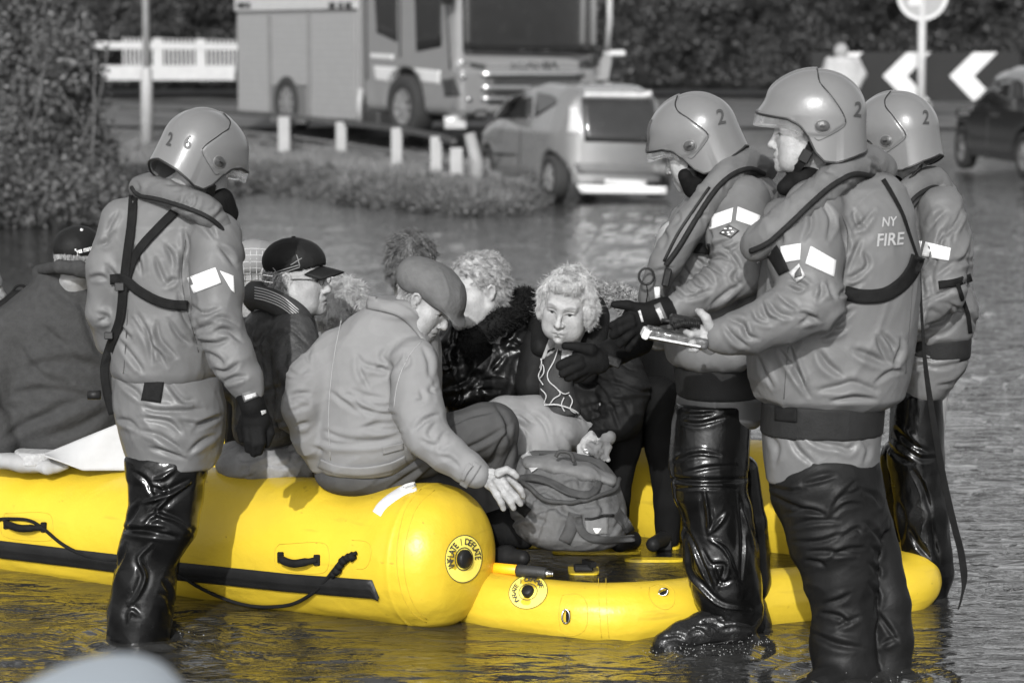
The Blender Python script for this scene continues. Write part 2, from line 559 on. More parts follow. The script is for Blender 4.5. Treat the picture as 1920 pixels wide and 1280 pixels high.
def text_mesh(txt, bold=True):
    cu = bpy.data.curves.new('txt', 'FONT'); cu.body = txt; cu.resolution_u = 3
    cu.align_x = 'CENTER'; cu.align_y = 'CENTER'
    if bold: cu.offset = 0.018
    ob = bpy.data.objects.new('txt', cu); COL.objects.link(ob)
    dg = bpy.context.evaluated_depsgraph_get(); dg.update()
    me = bpy.data.meshes.new_from_object(ob.evaluated_get(dg))
    V = np.array([v.co[:] for v in me.vertices]); Fc = [tuple(p.vertices) for p in me.polygons]
    bpy.data.objects.remove(ob); bpy.data.curves.remove(cu); bpy.data.meshes.remove(me)
    return V, Fc
def text_on(name, bv, txt, ctr, ht, ang, mat, parent, off=0.004, sx=1.0, italic=0.0):
    """lettering laid on a surface: centre and height in pixels, angle in degrees (counter-clockwise)"""
    V, Fc = text_mesh(txt); a = math.radians(ang); out = []
    k = ht / 0.7
    last = None
    for x, y, _ in V:
        x = (x + italic * y) * k * sx; y = y * k
        u = ctr[0] + x * math.cos(a) - y * math.sin(a); v = ctr[1] - (x * math.sin(a) + y * math.cos(a))
        p, n = hit(bv, u, v, off)
        if p is None: p = P(u, v, last) if last else None
        if p is None: return None
        last = p[1]; out.append(p)
    return build(name, out, Fc, mat, parent, False)
# ------------------------------------------------------------------ materials (all procedural)
MATS = {}
def mat(name, col, rough=0.6, var=0.12, vscale=6.0, bump=0.0, bscale=40.0, metal=0.0, spec=0.5, coat=0.0, stretch=(1, 1, 1),
        bump2=0.0, b2scale=200.0, specks=0.0, sheen=0.0, trans=0.0, ior=1.45, rvar=0.0, alpha=1.0, folds=()):
    if name in MATS: return MATS[name]
    m = bpy.data.materials.new(name); m.use_nodes = True
    n = m.node_tree; b = n.nodes['Principled BSDF']
    if not hasattr(col, '__len__'): col = (col, col, col)
    L = n.links.new
    tc = n.nodes.new('ShaderNodeTexCoord'); mp = n.nodes.new('ShaderNodeMapping'); mp.inputs['Scale'].default_value = stretch
    L(tc.outputs['Object'], mp.inputs[0])
    ns = n.nodes.new('ShaderNodeTexNoise'); ns.inputs['Scale'].default_value = vscale; ns.inputs['Detail'].default_value = 5; ns.inputs['Roughness'].default_value = 0.6
    L(mp.outputs[0], ns.inputs['Vector'])
    cr = n.nodes.new('ShaderNodeMapRange'); cr.inputs['From Min'].default_value = 0.25; cr.inputs['From Max'].default_value = 0.75
    cr.inputs['To Min'].default_value = 1 - var; cr.inputs['To Max'].default_value = 1 + var
    L(ns.outputs[0], cr.inputs[0])
    mx = n.nodes.new('ShaderNodeMix'); mx.data_type = 'RGBA'; mx.blend_type = 'MULTIPLY'; mx.inputs['Factor'].default_value = 1.0
    mx.inputs[6].default_value = (*col, 1); L(cr.outputs[0], mx.inputs[7])
    cur = mx.outputs[2]
    if specks:                                                        # scuffs, dirt spots and a faint film of dirt
        for (sc_, lo_, hi_, k_, st_) in ((21, .70, .76, .4, (1, .6, 1.7)), (9, .64, .74, .30, (.35, .35, 2.4)), (2.2, .50, .75, .22, (1, 1, 1.6)), (48, .74, .78, .5, (1, 1, 1))):
            mq = n.nodes.new('ShaderNodeMapping'); mq.inputs['Scale'].default_value = st_; L(tc.outputs['Object'], mq.inputs[0])
            n2 = n.nodes.new('ShaderNodeTexNoise'); n2.inputs['Scale'].default_value = sc_; n2.inputs['Detail'].default_value = 3; L(mq.outputs[0], n2.inputs['Vector'])
            r2 = n.nodes.new('ShaderNodeMapRange'); r2.inputs['From Min'].default_value = lo_; r2.inputs['From Max'].default_value = hi_; r2.inputs['To Max'].default_value = k_ * specks; L(n2.outputs[0], r2.inputs[0])
            m2_ = n.nodes.new('ShaderNodeMix'); m2_.data_type = 'RGBA'; L(r2.outputs[0], m2_.inputs['Factor']); L(cur, m2_.inputs[6]); m2_.inputs[7].default_value = (.16, .11, .02, 1) if col[2] < col[0] * .5 else (col[0] * .3,) * 3 + (1,); cur = m2_.outputs[2]
    L(cur, b.inputs['Base Color'])
    b.inputs['Roughness'].default_value = rough; b.inputs['Metallic'].default_value = metal
    b.inputs['Specular IOR Level'].default_value = spec; b.inputs['Coat Weight'].default_value = coat; b.inputs['Coat Roughness'].default_value = 0.06
    b.inputs['Sheen Weight'].default_value = sheen; b.inputs['Transmission Weight'].default_value = trans; b.inputs['IOR'].default_value = ior
    b.inputs['Alpha'].default_value = alpha
    if rvar:
        rr = n.nodes.new('ShaderNodeMapRange'); rr.inputs['From Min'].default_value = 0.3; rr.inputs['From Max'].default_value = 0.7
        rr.inputs['To Min'].default_value = max(0.02, rough - rvar); rr.inputs['To Max'].default_value = rough + rvar
        L(ns.outputs[0], rr.inputs[0]); L(rr.outputs[0], b.inputs['Roughness'])
    prev = None
    for st, sc in ((bump, bscale), (bump2, b2scale)):
        if st:
            nb = n.nodes.new('ShaderNodeTexNoise'); nb.inputs['Scale'].default_value = sc; nb.inputs['Detail'].default_value = 4
            L(mp.outputs[0], nb.inputs['Vector'])
            bp = n.nodes.new('ShaderNodeBump'); bp.inputs['Strength'].default_value = min(1, st); bp.inputs['Distance'].default_value = 1.0 / sc * 0.6
            L(nb.outputs[0], bp.inputs['Height'])
            if prev: L(prev.outputs[0], bp.inputs['Normal'])
            prev = bp
    # cloth folds too fine for the mesh: ridged, stretched noise; each entry (scale, height in m, tilt, stretch, strength)
    for (sc, hgt, tl, stx, sg) in folds:
        m1 = n.nodes.new('ShaderNodeMapping'); m1.vector_type = 'TEXTURE'; m1.inputs['Rotation'].default_value = (.15, tl, .2); L(tc.outputs['Object'], m1.inputs[0])
        m2 = n.nodes.new('ShaderNodeMapping'); m2.inputs['Scale'].default_value = (1, 1, 1 / stx); L(m1.outputs[0], m2.inputs[0])
        dn = n.nodes.new('ShaderNodeTexNoise'); dn.inputs['Scale'].default_value = sc * .6; dn.inputs['Detail'].default_value = 1.0; L(m2.outputs[0], dn.inputs['Vector'])
        ds = n.nodes.new('ShaderNodeVectorMath'); ds.operation = 'SCALE'; ds.inputs['Scale'].default_value = 1.1 / sc; L(dn.outputs['Color'], ds.inputs[0])
        da = n.nodes.new('ShaderNodeVectorMath'); L(m2.outputs[0], da.inputs[0]); L(ds.outputs[0], da.inputs[1])
        nz = n.nodes.new('ShaderNodeTexVoronoi'); nz.inputs['Scale'].default_value = sc; L(da.outputs[0], nz.inputs['Vector'])
        bp = n.nodes.new('ShaderNodeBump'); bp.inputs['Strength'].default_value = sg; bp.inputs['Distance'].default_value = hgt
        L(nz.outputs[0], bp.inputs['Height'])
        if prev: L(prev.outputs[0], bp.inputs['Normal'])
        prev = bp
    if prev: L(prev.outputs[0], b.inputs['Normal'])
    MATS[name] = m; return m

YELLOW = mat('yellow rubberised fabric', (0.53, 0.375, 0.027), 0.36, 0.06, 3.0, 0.12, 14, spec=0.4, specks=1.0, bump2=0.06, b2scale=120, rvar=0.08)
YPALE = mat('pale yellow valve plate', (0.85, 0.72, 0.13), 0.45, 0.04)
BLACKR = mat('black rubber', 0.012, 0.45, 0.3, 12, 0.2, 60, spec=.22)
BLACKW = mat('black webbing', 0.009, 0.8, 0.3, 30, 0.5, 260, spec=.1)
ROPE = mat('black rope', 0.010, 0.8, 0.2, 30, 0.8, 240, spec=.1)
WHITE = mat('white reflective tape', 0.60, 0.4, 0.05, 40)
WHITEP = mat('white paint', 0.27, 0.5, 0.08)
NYLON = mat('grey nylon', 0.108, 0.50, 0.10, 7, 0.0, 24, spec=0.26, bump2=0.10, b2scale=120, folds=((7, .008, .75, 2.8, 1.0), (15, .0035, -.7, 2.6, .9)))
NYLON2 = mat('grey nylon lower', 0.102, 0.42, 0.12, 7, 0.0, 24, spec=0.34, bump2=0.10, b2scale=120, folds=((7, .008, 1.15, 2.8, 1.0), (16, .0035, -.9, 2.4, .9)))
LIFE = mat('grey life jacket cloth', 0.098, 0.62, 0.10, 9, 0.0, 30, spec=.3, bump2=0.35, b2scale=320, folds=((12, .012, .9, 2.2, .9), (24, .004, -.6, 2.0, .7)))
WET = mat('wet black waders', 0.004, 0.19, 0.5, 9, 0.0, 16, spec=0.34, bump2=0.10, b2scale=90, rvar=0.12, folds=((5, .012, .22, 3.2, 1.0), (13, .0035, -.5, 2.6, .9)))
DRYBLK = mat('dark waders', 0.008, 0.50, 0.3, 10, 0.0, 22, spec=0.16, bump2=0.15, b2scale=120, folds=((7, .008, 1.2, 2.8, 1.0), (18, .003, .7, 2.4, .9)))
NEOP = mat('black neoprene', 0.006, 0.75, 0.2, 20, 0.3, 120, spec=.10)
BELT = mat('dark wide belt', 0.016, 0.6, 0.2, 20, 0.3, 120, spec=.1)
PIPING = mat('dark piping', 0.014, 0.7, 0.3, 60, 0.6, 400, spec=.12)
HELMET = mat('grey helmet gloss', 0.128, 0.28, 0.06, 9, 0.05, 60, spec=0.45, coat=0.18, bump2=0.05, b2scale=260)
HTRIM = mat('black helmet trim', 0.012, 0.5, 0.1)
HDISC = mat('dark helmet disc', 0.05, 0.35, 0.5, 60, 0.3, 120)
CLEAR = mat('clear visor', 0.85, 0.06, 0.02, trans=0.9, ior=1.3, alpha=0.45)
PRINT = mat('dark printed numeral', 0.04, 0.5, 0.2)
HAIRW = mat('fair hair', 0.30, 0.45, 0.4, 60, spec=0.5)
HAIRG = mat('grey hair', 0.24, 0.5, 0.4, 60)
HAIRD = mat('brown hair', 0.085, 0.45, 0.5, 60)
METAL = mat('bright metal', 0.55, 0.25, 0.1, metal=1.0)
GLASS = mat('dark glass', 0.02, 0.06, 0.2, spec=0.9)
# ------------------------------------------------------------------ ground and flood water
def sstep(a, b, x):
    t = np.clip((x - a) / (b - a), 0, 1); return t * t * (3 - 2 * t)
def ground_h(x, y):
    x = np.asarray(x, float); y = np.asarray(y, float)
    p = np.stack([x * .35, y * .35, x * 0], -1).reshape(-1, 3)
    nz = noise3(p).reshape(x.shape)
    px = 960 + F * x / np.maximum(y, 1)          # bearing, used only to shape the spit of land
    edge = np.interp(x, [-9, -5.2, -4.0, -3.4, -2.6, -1.6, -.5, .15, .45, .9, 2.2, 3.6, 8, 14],
                        [25.5, 26.2, 28.5, 33.0, 31.6, 29.6, 28.4, 28.6, 31, 36, 42.0, 42.5, 41.5, 40])
    edge = edge + nz * 0.5
    s = sstep(-.7, 1.6, y - edge)
    h = -0.32 + s * 0.46
    h = h + sstep(40.5, 46, y) * 0.42 + sstep(60, 90, y) * 1.0 + sstep(90, 400, y) * 3
    return h + nz * 0.03 + (s > .5) * 0.02 * noise3(p * 7).reshape(x.shape)

xs = np.concatenate([np.linspace(-300, -16, 24)[:-1], np.linspace(-16, 18, 150), np.linspace(18, 300, 24)[1:]])
ys = np.concatenate([np.linspace(-60, 20, 20)[:-1], np.linspace(20, 62, 150), np.linspace(62, 700, 40)[1:]])
X, Y_ = np.meshgrid(xs, ys); Z = ground_h(X, Y_)
V = np.stack([X, Y_, Z], -1).reshape(-1, 3)
nx_, ny_ = len(xs), len(ys)
a = (np.arange(ny_ - 1)[:, None] * nx_ + np.arange(nx_ - 1)[None]).ravel()
Q = np.stack([a, a + 1, a + 1 + nx_, a + nx_], 1)
MUD = mat('muddy verge ground', 0.075, 0.85, 0.45, 1.2, 0.8, 6)
g = build('ground', V, Q, MUD); tag(g, kind='structure')

# water: one sheet, finer towards the viewer, with real ripples
ROAD = mat('wet road', 0.085, 0.55, 0.25, 2.0, 0.3, 50)
rows = [3.0]
while rows[-1] < 46: rows.append(rows[-1] + max(rows[-1] ** 2 / 4906 * 1.5, 0.012))
rows = np.array([-40, -10, 0, 2.0] + rows + [60, 120, 300.])
cols = np.concatenate([np.linspace(-9, -0.30, 30)[:-1], np.linspace(-0.30, 0.30, 420), np.linspace(0.30, 9, 30)[1:]])
WY, WC = np.meshgrid(rows, cols, indexing='ij')
WX = WC * np.maximum(WY, 3.0)
WX = np.where(np.abs(WC) > 0.30, WX * np.where(WY < 5, 3, 1), WX)
fp = np.stack([WX.ravel(), WY.ravel(), 0 * WX.ravel()], 1)
fade = (np.clip(WY.ravel(), 3, 60) * 0 + 1)
wz = (0.0150 * noise3(fp * [1.4, 3.8, 1]) + 0.0115 * noise3(fp * [3.3, 8.8, 1] + 9) + 0.0036 * (1 - 2 * np.abs(noise3(fp * [5.5, 15, 1] + 31)))
      + 0.0016 * noise3(fp * [12, 27, 1] + 77))
cn = np.clip(0.75 + 0.9 * noise3(fp * [.35, .8, 1] + 5), 0.25, 1.4)      # gusts
wz = wz * cn * np.where(fp[:, 1] < 3, 0, 1)
# rings and wash around the standing legs
for (lu, lv, amp) in ((262, 1198, .010), (1325, 1215, .012), (1600, 1275, .012), (1745, 1105, .006)):
    c0 = PZ(lu, lv, 0); r = np.hypot(fp[:, 0] - c0[0], (fp[:, 1] - c0[1]))
    wz += amp * np.sin(r * 58 + 2.0 * noise3(fp * 3)) * np.exp(-((r - .12) / .22) ** 2) * (0.6 + .6 * noise3(fp * 9))
V = np.stack([WX.ravel(), WY.ravel(), wz], 1)
nr, nc = WX.shape
a = (np.arange(nr - 1)[:, None] * nc + np.arange(nc - 1)[None]).ravel()
Q = np.stack([a, a + 1, a + 1 + nc, a + nc], 1)
wm = bpy.data.materials.new('flood water'); wm.use_nodes = True
n = wm.node_tree; b = n.nodes['Principled BSDF']; L = n.links.new
b.inputs['Base Color'].default_value = (0.022, 0.022, 0.0215, 1); b.inputs['Roughness'].default_value = 0.035; b.inputs['IOR'].default_value = 1.72
b.inputs['Specular IOR Level'].default_value = 0.62
tc = n.nodes.new('ShaderNodeNewGeometry'); prev = None
for sc, st, di in (((5, 15, 1), 1.0, 0.018), ((18, 44, 1), 0.45, 0.004)):
    mp = n.nodes.new('ShaderNodeMapping'); mp.inputs['Scale'].default_value = sc
    L(tc.outputs['Position'], mp.inputs[0])
    nn = n.nodes.new('ShaderNodeTexNoise'); nn.inputs['Scale'].default_value = 1; nn.inputs['Detail'].default_value = 3; nn.inputs['Distortion'].default_value = 0.6
    L(mp.outputs[0], nn.inputs['Vector'])
    bp = n.nodes.new('ShaderNodeBump'); bp.inputs['Strength'].default_value = st; bp.inputs['Distance'].default_value = di
    L(nn.outputs[0], bp.inputs['Height'])
    if prev: L(prev.outputs[0], bp.inputs['Normal'])
    prev = bp
L(prev.outputs[0], b.inputs['Normal'])
wt = build('water', V, Q, wm); tag(wt, kind='structure')

# road strip behind the verge (a sheet just above the ground)
def road_strip(name, pts0, pts1, lift=0.012, nseg=40):
    V = []; 
    for t in np.linspace(0, 1, nseg):
        a = np.array(pts0[0]) * (1 - t) + np.array(pts0[1]) * t; c = np.array(pts1[0]) * (1 - t) + np.array(pts1[1]) * t
        for s_ in np.linspace(0, 1, 14):
            p = a * (1 - s_) + c * s_; V.append((p[0], p[1], 0))
    V = np.array(V); V[:, 2] = ground_h(V[:, 0], V[:, 1]) + lift
    a = (np.arange(nseg - 1)[:, None] * 14 + np.arange(13)[None]).ravel()
    Q = np.stack([a, a + 14, a + 15, a + 1], 1)
    return tag(build(name, V, Q, ROAD), kind='structure')
road_strip('road', ((-20, 44), (20, 44)), ((-20, 53), (20, 53)), 0.05)

# ------------------------------------------------------------------ leaves
def leaf_mesh(name, C_, size, m, parent=None, seed=0, aspect=0.5, jit=0.4):
    """one small bent leaf at each centre, random directions"""
    r = np.random.RandomState(seed); n_ = len(C_)
    d = r.normal(size=(n_, 3)); d /= np.linalg.norm(d, axis=1, keepdims=True)
    e = r.normal(size=(n_, 3)); e -= d * (e * d).sum(1, keepdims=True); e /= np.linalg.norm(e, axis=1, keepdims=True)
    s = size * (1 + jit * r.uniform(-1, 1, (n_, 1)))
    a = C_ - d * s * .5; b = C_ + e * s * aspect * .5; c = C_ + d * s * .5; dd = C_ - e * s * aspect * .5
    V = np.stack([a, b, c, dd], 1).reshape(-1, 3)
    Q = np.arange(4 * n_).reshape(-1, 4)
    return build(name, V, Q, m, parent, False)
def leafmat(name, col, rough=0.5):
    m = mat(name, col, rough, 0.55, 1.6, spec=0.35)
    return m
LEAFD = leafmat('dark hedge leaf', 0.034); LEAFM = leafmat('bush leaf', 0.070); STEM = mat('brown stem', 0.10, 0.8, 0.3)
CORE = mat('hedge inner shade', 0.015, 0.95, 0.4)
GRASSM = mat('grass blades', 0.135, 0.6, 0.5, 1.5)

def blob_cloud(n_, c, r, seed, lumps=0.35, freq=0.6, shell=0.35):
    rs = np.random.RandomState(seed)
    d = rs.normal(size=(n_, 3)); d /= np.linalg.norm(d, axis=1, keepdims=True)
    k = 1 + lumps * noise3(d * 2.3 + seed) + lumps * .6 * noise3(d * 6 + seed)
    t = 1 - shell * rs.uniform(0, 1, n_) ** 1.5
    return np.array(c) + d * (k * t)[:, None] * np.array(r), d

# bramble bush on the left, close to the water
bush = empty('bramble_bush', (-5.2, 27.6, 0.0), 'large leafy bramble bush leaning over the water at the left edge', 'bush')
cl = []
for i, (u, v, Y, rx, rz) in enumerate(((-20, 60, 29, 1.0, 1.5), (20, 250, 28, .98, 1.35), (140, 290, 28.2, .5, .55), (-120, 180, 28.3, 1.7, 1.7), (150, 350, 27.6, .62, .42), (60, 370, 27.0, 1.0, .42),
                                        (-60, 330, 27.2, 1.2, .8), (20, -80, 29, 1.0, 1.2), (90, 140, 28.6, .6, .9), (120, 190, 28.2, .42, .7))):
    c = P(u, v, Y); q, _ = blob_cloud(int(9500 * rx * rz * 1.3), c, (rx, .9, rz), 20 + i); cl.append(q)
cl = np.concatenate(cl); cl = cl[cl[:, 2] > 0.02]
half = np.random.RandomState(4).uniform(size=len(cl)) < .82
tag(leaf_mesh('foliage', cl[half], 0.060, LEAFM, bush, 1, .6), kind='stuff')
tag(leaf_mesh('foliage', cl[~half], 0.055, mat('pale bush leaf', 0.12, 0.5, 0.5, 1.5), bush, 2, .5), kind='stuff')
mb = MB(); rs = np.random.RandomState(8)
for i in range(9):
    b0 = P(rs.uniform(-60, 200), rs.uniform(340, 412), rs.uniform(27, 28)); 
    b1 = P(rs.uniform(-60, 215), rs.uniform(40, 330), rs.uniform(26.7, 28.2)); md = (b0 + b1) / 2 + rs.normal(size=3) * .2
    mb.tube(spline([b0, md, b1], 4), rs.uniform(.006, .013), 4)
tag(mb.build('cane', mat('dry cane', 0.08, 0.8, 0.3), bush), kind='stuff')
mb = MB()
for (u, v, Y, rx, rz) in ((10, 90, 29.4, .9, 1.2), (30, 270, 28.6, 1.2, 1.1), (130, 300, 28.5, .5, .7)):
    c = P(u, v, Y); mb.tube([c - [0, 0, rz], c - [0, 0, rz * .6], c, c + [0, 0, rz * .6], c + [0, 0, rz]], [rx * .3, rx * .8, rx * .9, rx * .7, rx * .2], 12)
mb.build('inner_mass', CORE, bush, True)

# long dark hedge behind everything
hedge = empty('hedge', (2, 62, 1.0), 'tall dark evergreen hedge running behind the sign and the lorry', 'hedge')
rs = np.random.RandomState(3); n_ = 190000
hx = rs.uniform(-15, 19, n_); hz = rs.uniform(0, 1, n_) ** .9 * 6.2; 
hd = 1.0 * fbm(np.stack([hx * .55, hz * .6, hx * 0], 1), 3) + .35 * noise3(np.stack([hx * 2, hz * 2, hx * 0], 1))
top = 6.1 + 0.9 * noise3(np.stack([hx * .5, hx * 0, hx * 0], 1))
hy = 61 - hd + rs.uniform(0, .5, n_) ** 1.5 + 0.06 * hz ** 1.5
k = hz < top
hc = np.stack([hx, hy, hz + .95], 1)[k]
tag(leaf_mesh('foliage', hc, 0.125, LEAFD, hedge, 5, .55), kind='stuff')
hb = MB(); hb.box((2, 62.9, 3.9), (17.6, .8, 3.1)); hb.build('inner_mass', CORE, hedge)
# far trees behind the white parapet
for i, (u, Y, r, hgt) in enumerate(((120, 80, 4.2, 6.5), (330, 86, 4.8, 7.5), (520, 90, 4.5, 7))):
    c = P(u, 78, Y); base = np.array([c[0], Y, 1.2])
    t = empty('tree', base, ('broad dark tree behind the left part of the white parapet', 'broad dark tree behind the lamp column and parapet', 'dark tree standing behind the rear of the fire engine')[i], 'tree', 'trees beyond the white parapet')
    tb = MB(); tb.tube([base, base + [0, 0, 1.4], base + [.2, 0, 3.2]], [.28, .2, .12], 8); tb.build('trunk', STEM, t, True)
    q = [];
    for j in range(7):
        cc = base + [rs.uniform(-r * .6, r * .6), rs.uniform(-1, 1), rs.uniform(.9, hgt - 1)]
        q.append(blob_cloud(3000, cc, (r * .55, 1.6, 1.7), 60 + i * 9 + j)[0])
    q = np.concatenate(q); q = q[q[:, 2] > 1.0]
    tag(leaf_mesh('crown', q, 0.28, mat('far dark leaf', .03, .8, .4, spec=.1), t, 40 + i, .6), kind='stuff')

# grass on the spit of land and the far verge
rs = np.random.RandomState(5)
gx = rs.uniform(-6.5, 1.6, 200000); gy = rs.uniform(25, 43, 200000); gh = ground_h(gx, gy)
dens = noise3(np.stack([gx * .9, gy * .9, gx * 0], 1))
k = (gh > 0.0) & (rs.uniform(-.6, .6, 200000) < dens + .55); gx, gy, gh, dens = gx[k], gy[k], gh[k], dens[k]
hgt = rs.uniform(.05, .17, len(gx)) * (1 + .8 * np.clip(dens, -.5, 1)); wd = rs.uniform(.006, .014, len(gx)); an = rs.uniform(0, 6.28, len(gx)); ln = rs.normal(size=(len(gx), 2)) * .07
B0 = np.stack([gx - np.cos(an) * wd, gy - np.sin(an) * wd, gh - .01], 1); B1 = np.stack([gx + np.cos(an) * wd, gy + np.sin(an) * wd, gh - .01], 1)
T = np.stack([gx + ln[:, 0], gy + ln[:, 1], gh + hgt], 1)
V = np.stack([B0, B1, T], 1).reshape(-1, 3)
tag(build('grass', V, np.arange(len(V)).reshape(-1, 3), GRASSM, None, False), 'rough grass on the verge beside the flood water', 'grass', kind='stuff')
# weeds and dead stems along the water's edge
q = []
for i in range(420):
    x = rs.uniform(-4.2, .55); 
    e = np.interp(x, [-9, -5.2, -4.0, -3.4, -2.6, -1.6, -.5, .15, .45, .9], [25.5, 26.2, 28.5, 33.0, 31.6, 29.6, 28.4, 28.6, 31, 36])
    y = e + rs.uniform(-.2, 2.6); z = ground_h(np.array([x]), np.array([y]))[0]
    q.append(blob_cloud(rs.randint(40, 130), (x, y, max(z, 0) + .05), (rs.uniform(.08, .2), .12, rs.uniform(.05, .17)), 200 + i)[0])
q = np.concatenate(q); q = q[q[:, 2] > 0.0]
tag(leaf_mesh('weeds', q, .05, LEAFM, None, 77, .45), 'low leafy weeds along the water edge of the verge', 'weeds', kind='stuff')

# ------------------------------------------------------------------ white bridge parapet, lamp column, rail fence
par = empty('bridge_parapet', P(320, 150, 57), 'white railing with close upright bars behind the lamp column', 'railing')
MB().prism([(-0.4, 0), (3.1, 0), (3.1, .13), (-.4, .17)], P(195, 92, 57), (1, 0, -.008), (0, 0, 1), (0, 1, 0), .12).build('top_rail', mat('weathered white paint', .32, .6, .1), par)
a0, a1 = P(190, 140, 57), P(432, 150, 57)
MB().box((a0 + a1) / 2 + [0, 0.06, .1], ((a1 - a0)[0] / 2 + .1, .07, .17)).build('bottom_beam', mat('weathered white paint', .32, .6, .1), par)
a0, a1 = P(232, 75, 57), P(440, 79, 57); b0, b1 = P(232, 128, 57), P(440, 132, 57)
proto = None
for i in range(27):
    t = i / 26; p = a0 * (1 - t) + a1 * t; q_ = b0 * (1 - t) + b1 * t
    h = (p[2] - q_[2]) / 2 + .05
    wdt = .075 if i in (8, 18) else .020
    o = MB().box(((p + q_) / 2) + [0, .05, 0], (wdt, .03, h)).build('upright_bar', mat('weathered white paint', .32, .6, .1), par) if proto is None or wdt > .05 else None
    if o is None:
        o = proto.copy(); COL.objects.link(o); o.location = Vector(((p + q_) / 2 + [0, .05, 0]) - proto_c)
    elif proto is None:
        proto = o; proto_c = (p + q_) / 2 + [0, .05, 0]

lamp = empty('lamp_column', P(275, 262, 42), 'white lamp column with wider base standing on the verge', 'lamp post')
c = P(275, 262, 42); g0 = c.copy()
mb = MB(); t0 = P(275, 132, 42); mb.tube([c - [0, 0, .3], t0, t0 + [0, 0, .05]], [M(11.5, 42), M(11, 42), M(8, 42)], 14); mb.build('column_base', WHITEP, lamp, True)
mb = MB(); t1 = t0 + [0.01, 0, 4.6]; mb.tube([t0, t1], [M(7, 42), M(5, 42)], 12); mb.tube([t1, t1 + [.3, 0, .35], t1 + [1.0, -.1, .45]], [.05, .04, .035], 8); mb.build('column_shaft', WHITEP, lamp, True)
mb = MB(); mb.box(t1 + [1.2, -.1, .44], (.3, .13, .07), bev=.04); mb.build('lantern', mat('lantern grey', .35, .5), lamp)

fen = empty('rail_fence', P(700, 300, 38), 'low fence of white posts with a dark rail along the verge', 'fence')
posts = [(533, 219, 292, 22, 40), (640, 229, 298, 20, 39), (744, 240, 325, 21, 35.6), (818, 256, 338, 22, 33.8), (856, 277, 352, 24, 32.2)]
for (u, v0, v1, wpx, Yp) in posts:
    a_ = P(u, v0, Yp); b_ = P(u, v1, Yp); h = (a_[2] - b_[2]) / 2 + .08
    MB().box((a_ + b_) / 2 - [0, 0, .08], (M(wpx / 2, Yp), .06, h), bev=.012).build('post', WHITEP, fen)
rl = [(225, 203, 46), (300, 207, 44.5), (420, 210, 42.5), (533, 217, 40.15), (640, 230, 39.15), (744, 242, 35.75), (818, 256, 33.95), (850, 266, 33)]
pts = [P(*q) + [0, .12, 0] for q in rl]
mb = MB()
for a_, b_ in zip(pts[:-1], pts[1:]):
    d = unit(b_ - a_); R = np.stack([d, unit(np.cross([0, 0, 1], d)), np.cross(d, unit(np.cross([0, 0, 1], d)))], 1)
    mb.box((a_ + b_) / 2, (np.linalg.norm(b_ - a_) / 2, .04, .036), R)
mb.build('rail', mat('weathered dark rail', .05, .7, .3), fen)
mb = MB()
for a_, b_ in zip(pts[2:-1], pts[3:]):
    mb.tube([a_ - [0, 0, .33], b_ - [0, 0, .33]], .02, 6)
mb.build('lower_wire', mat('grey wire', .12, .6), fen)
mb = MB(); c0 = P(880, 250, 31.6); c1 = P(893, 362, 31.6); mb.tube([c0, (c0 + c1) / 2 + [.05, 0, 0.02], c1 - [0, 0, .1]], [M(11, 31), M(14, 31), M(16, 31)], 10)
ob = mb.build('bent_post', mat('dull grey post', .2, .6), None, True); tag(ob, 'bent grey post standing beside the silver hatchback', 'post')
fb = MB(); fb.prism([(-.18, 0), (.15, 0), (.1, .34), (-.02, .4)], P(236 * 0 + 608, 285, 37.5), (1, 0, 0), (0, 0, 1), (0, 1, 0), .08)

# ------------------------------------------------------------------ chevron board and round keep-left sign
SIGNB = mat('black sign face', 0.016, 0.5, 0.1, spec=.15); SIGNG = mat('mid grey sign face', 0.22, 0.4, 0.05)
YS = 46.0
chev = empty('chevron_board', P(1740, 190, YS), 'long black chevron board with white arrowheads pointing left', 'road sign')
p00 = P(1578, 188, YS); mpx = M(1, YS)
def spx(u, v, dy=0.0): return P(u, v, YS) + np.array([0, dy, 0])
def poly_plate(name, pts, dy, th, m, parent):
    n_ = len(pts); A = [spx(u, v, dy) for u, v in pts]; B = [q + [0, th, 0] for q in A]
    Fc = [tuple(range(n_)), tuple(range(2 * n_ - 1, n_ - 1, -1))] + [(i, i + n_, (i + 1) % n_ + n_, (i + 1) % n_) for i in range(n_)]
    return build(name, A + B, Fc, m, parent, False)
poly_plate('panel', [(1522, 98), (1912, 98), (1912, 190), (1522, 190)], 0, .03, SIGNB, chev)
for x0 in (1528, 1655, 1780):
    poly_plate('white_chevron', [(x0 + 45, 98.5), (x0 + 90, 98.5), (x0 + 46, 143), (x0 + 88, 189), (x0 + 44, 189), (x0, 143)], -.012, .008, mat('white sign sheeting', .44, .5, .03), chev)
for u in (1612, 1745, 1880):
    c = P(u, 190, YS); MB().tube([c + [0, .07, .75], c + [0, .07, -.6]], .035, 8).build('post', mat('grey post', .25, .5), chev, True)
kl = empty('keep_left_sign', P(1730, 98, YS - .4), 'round road sign with white rim and white arrow above the chevron board', 'road sign')
cc = P(1730, -9, YS - .4); R0 = M(47, YS)
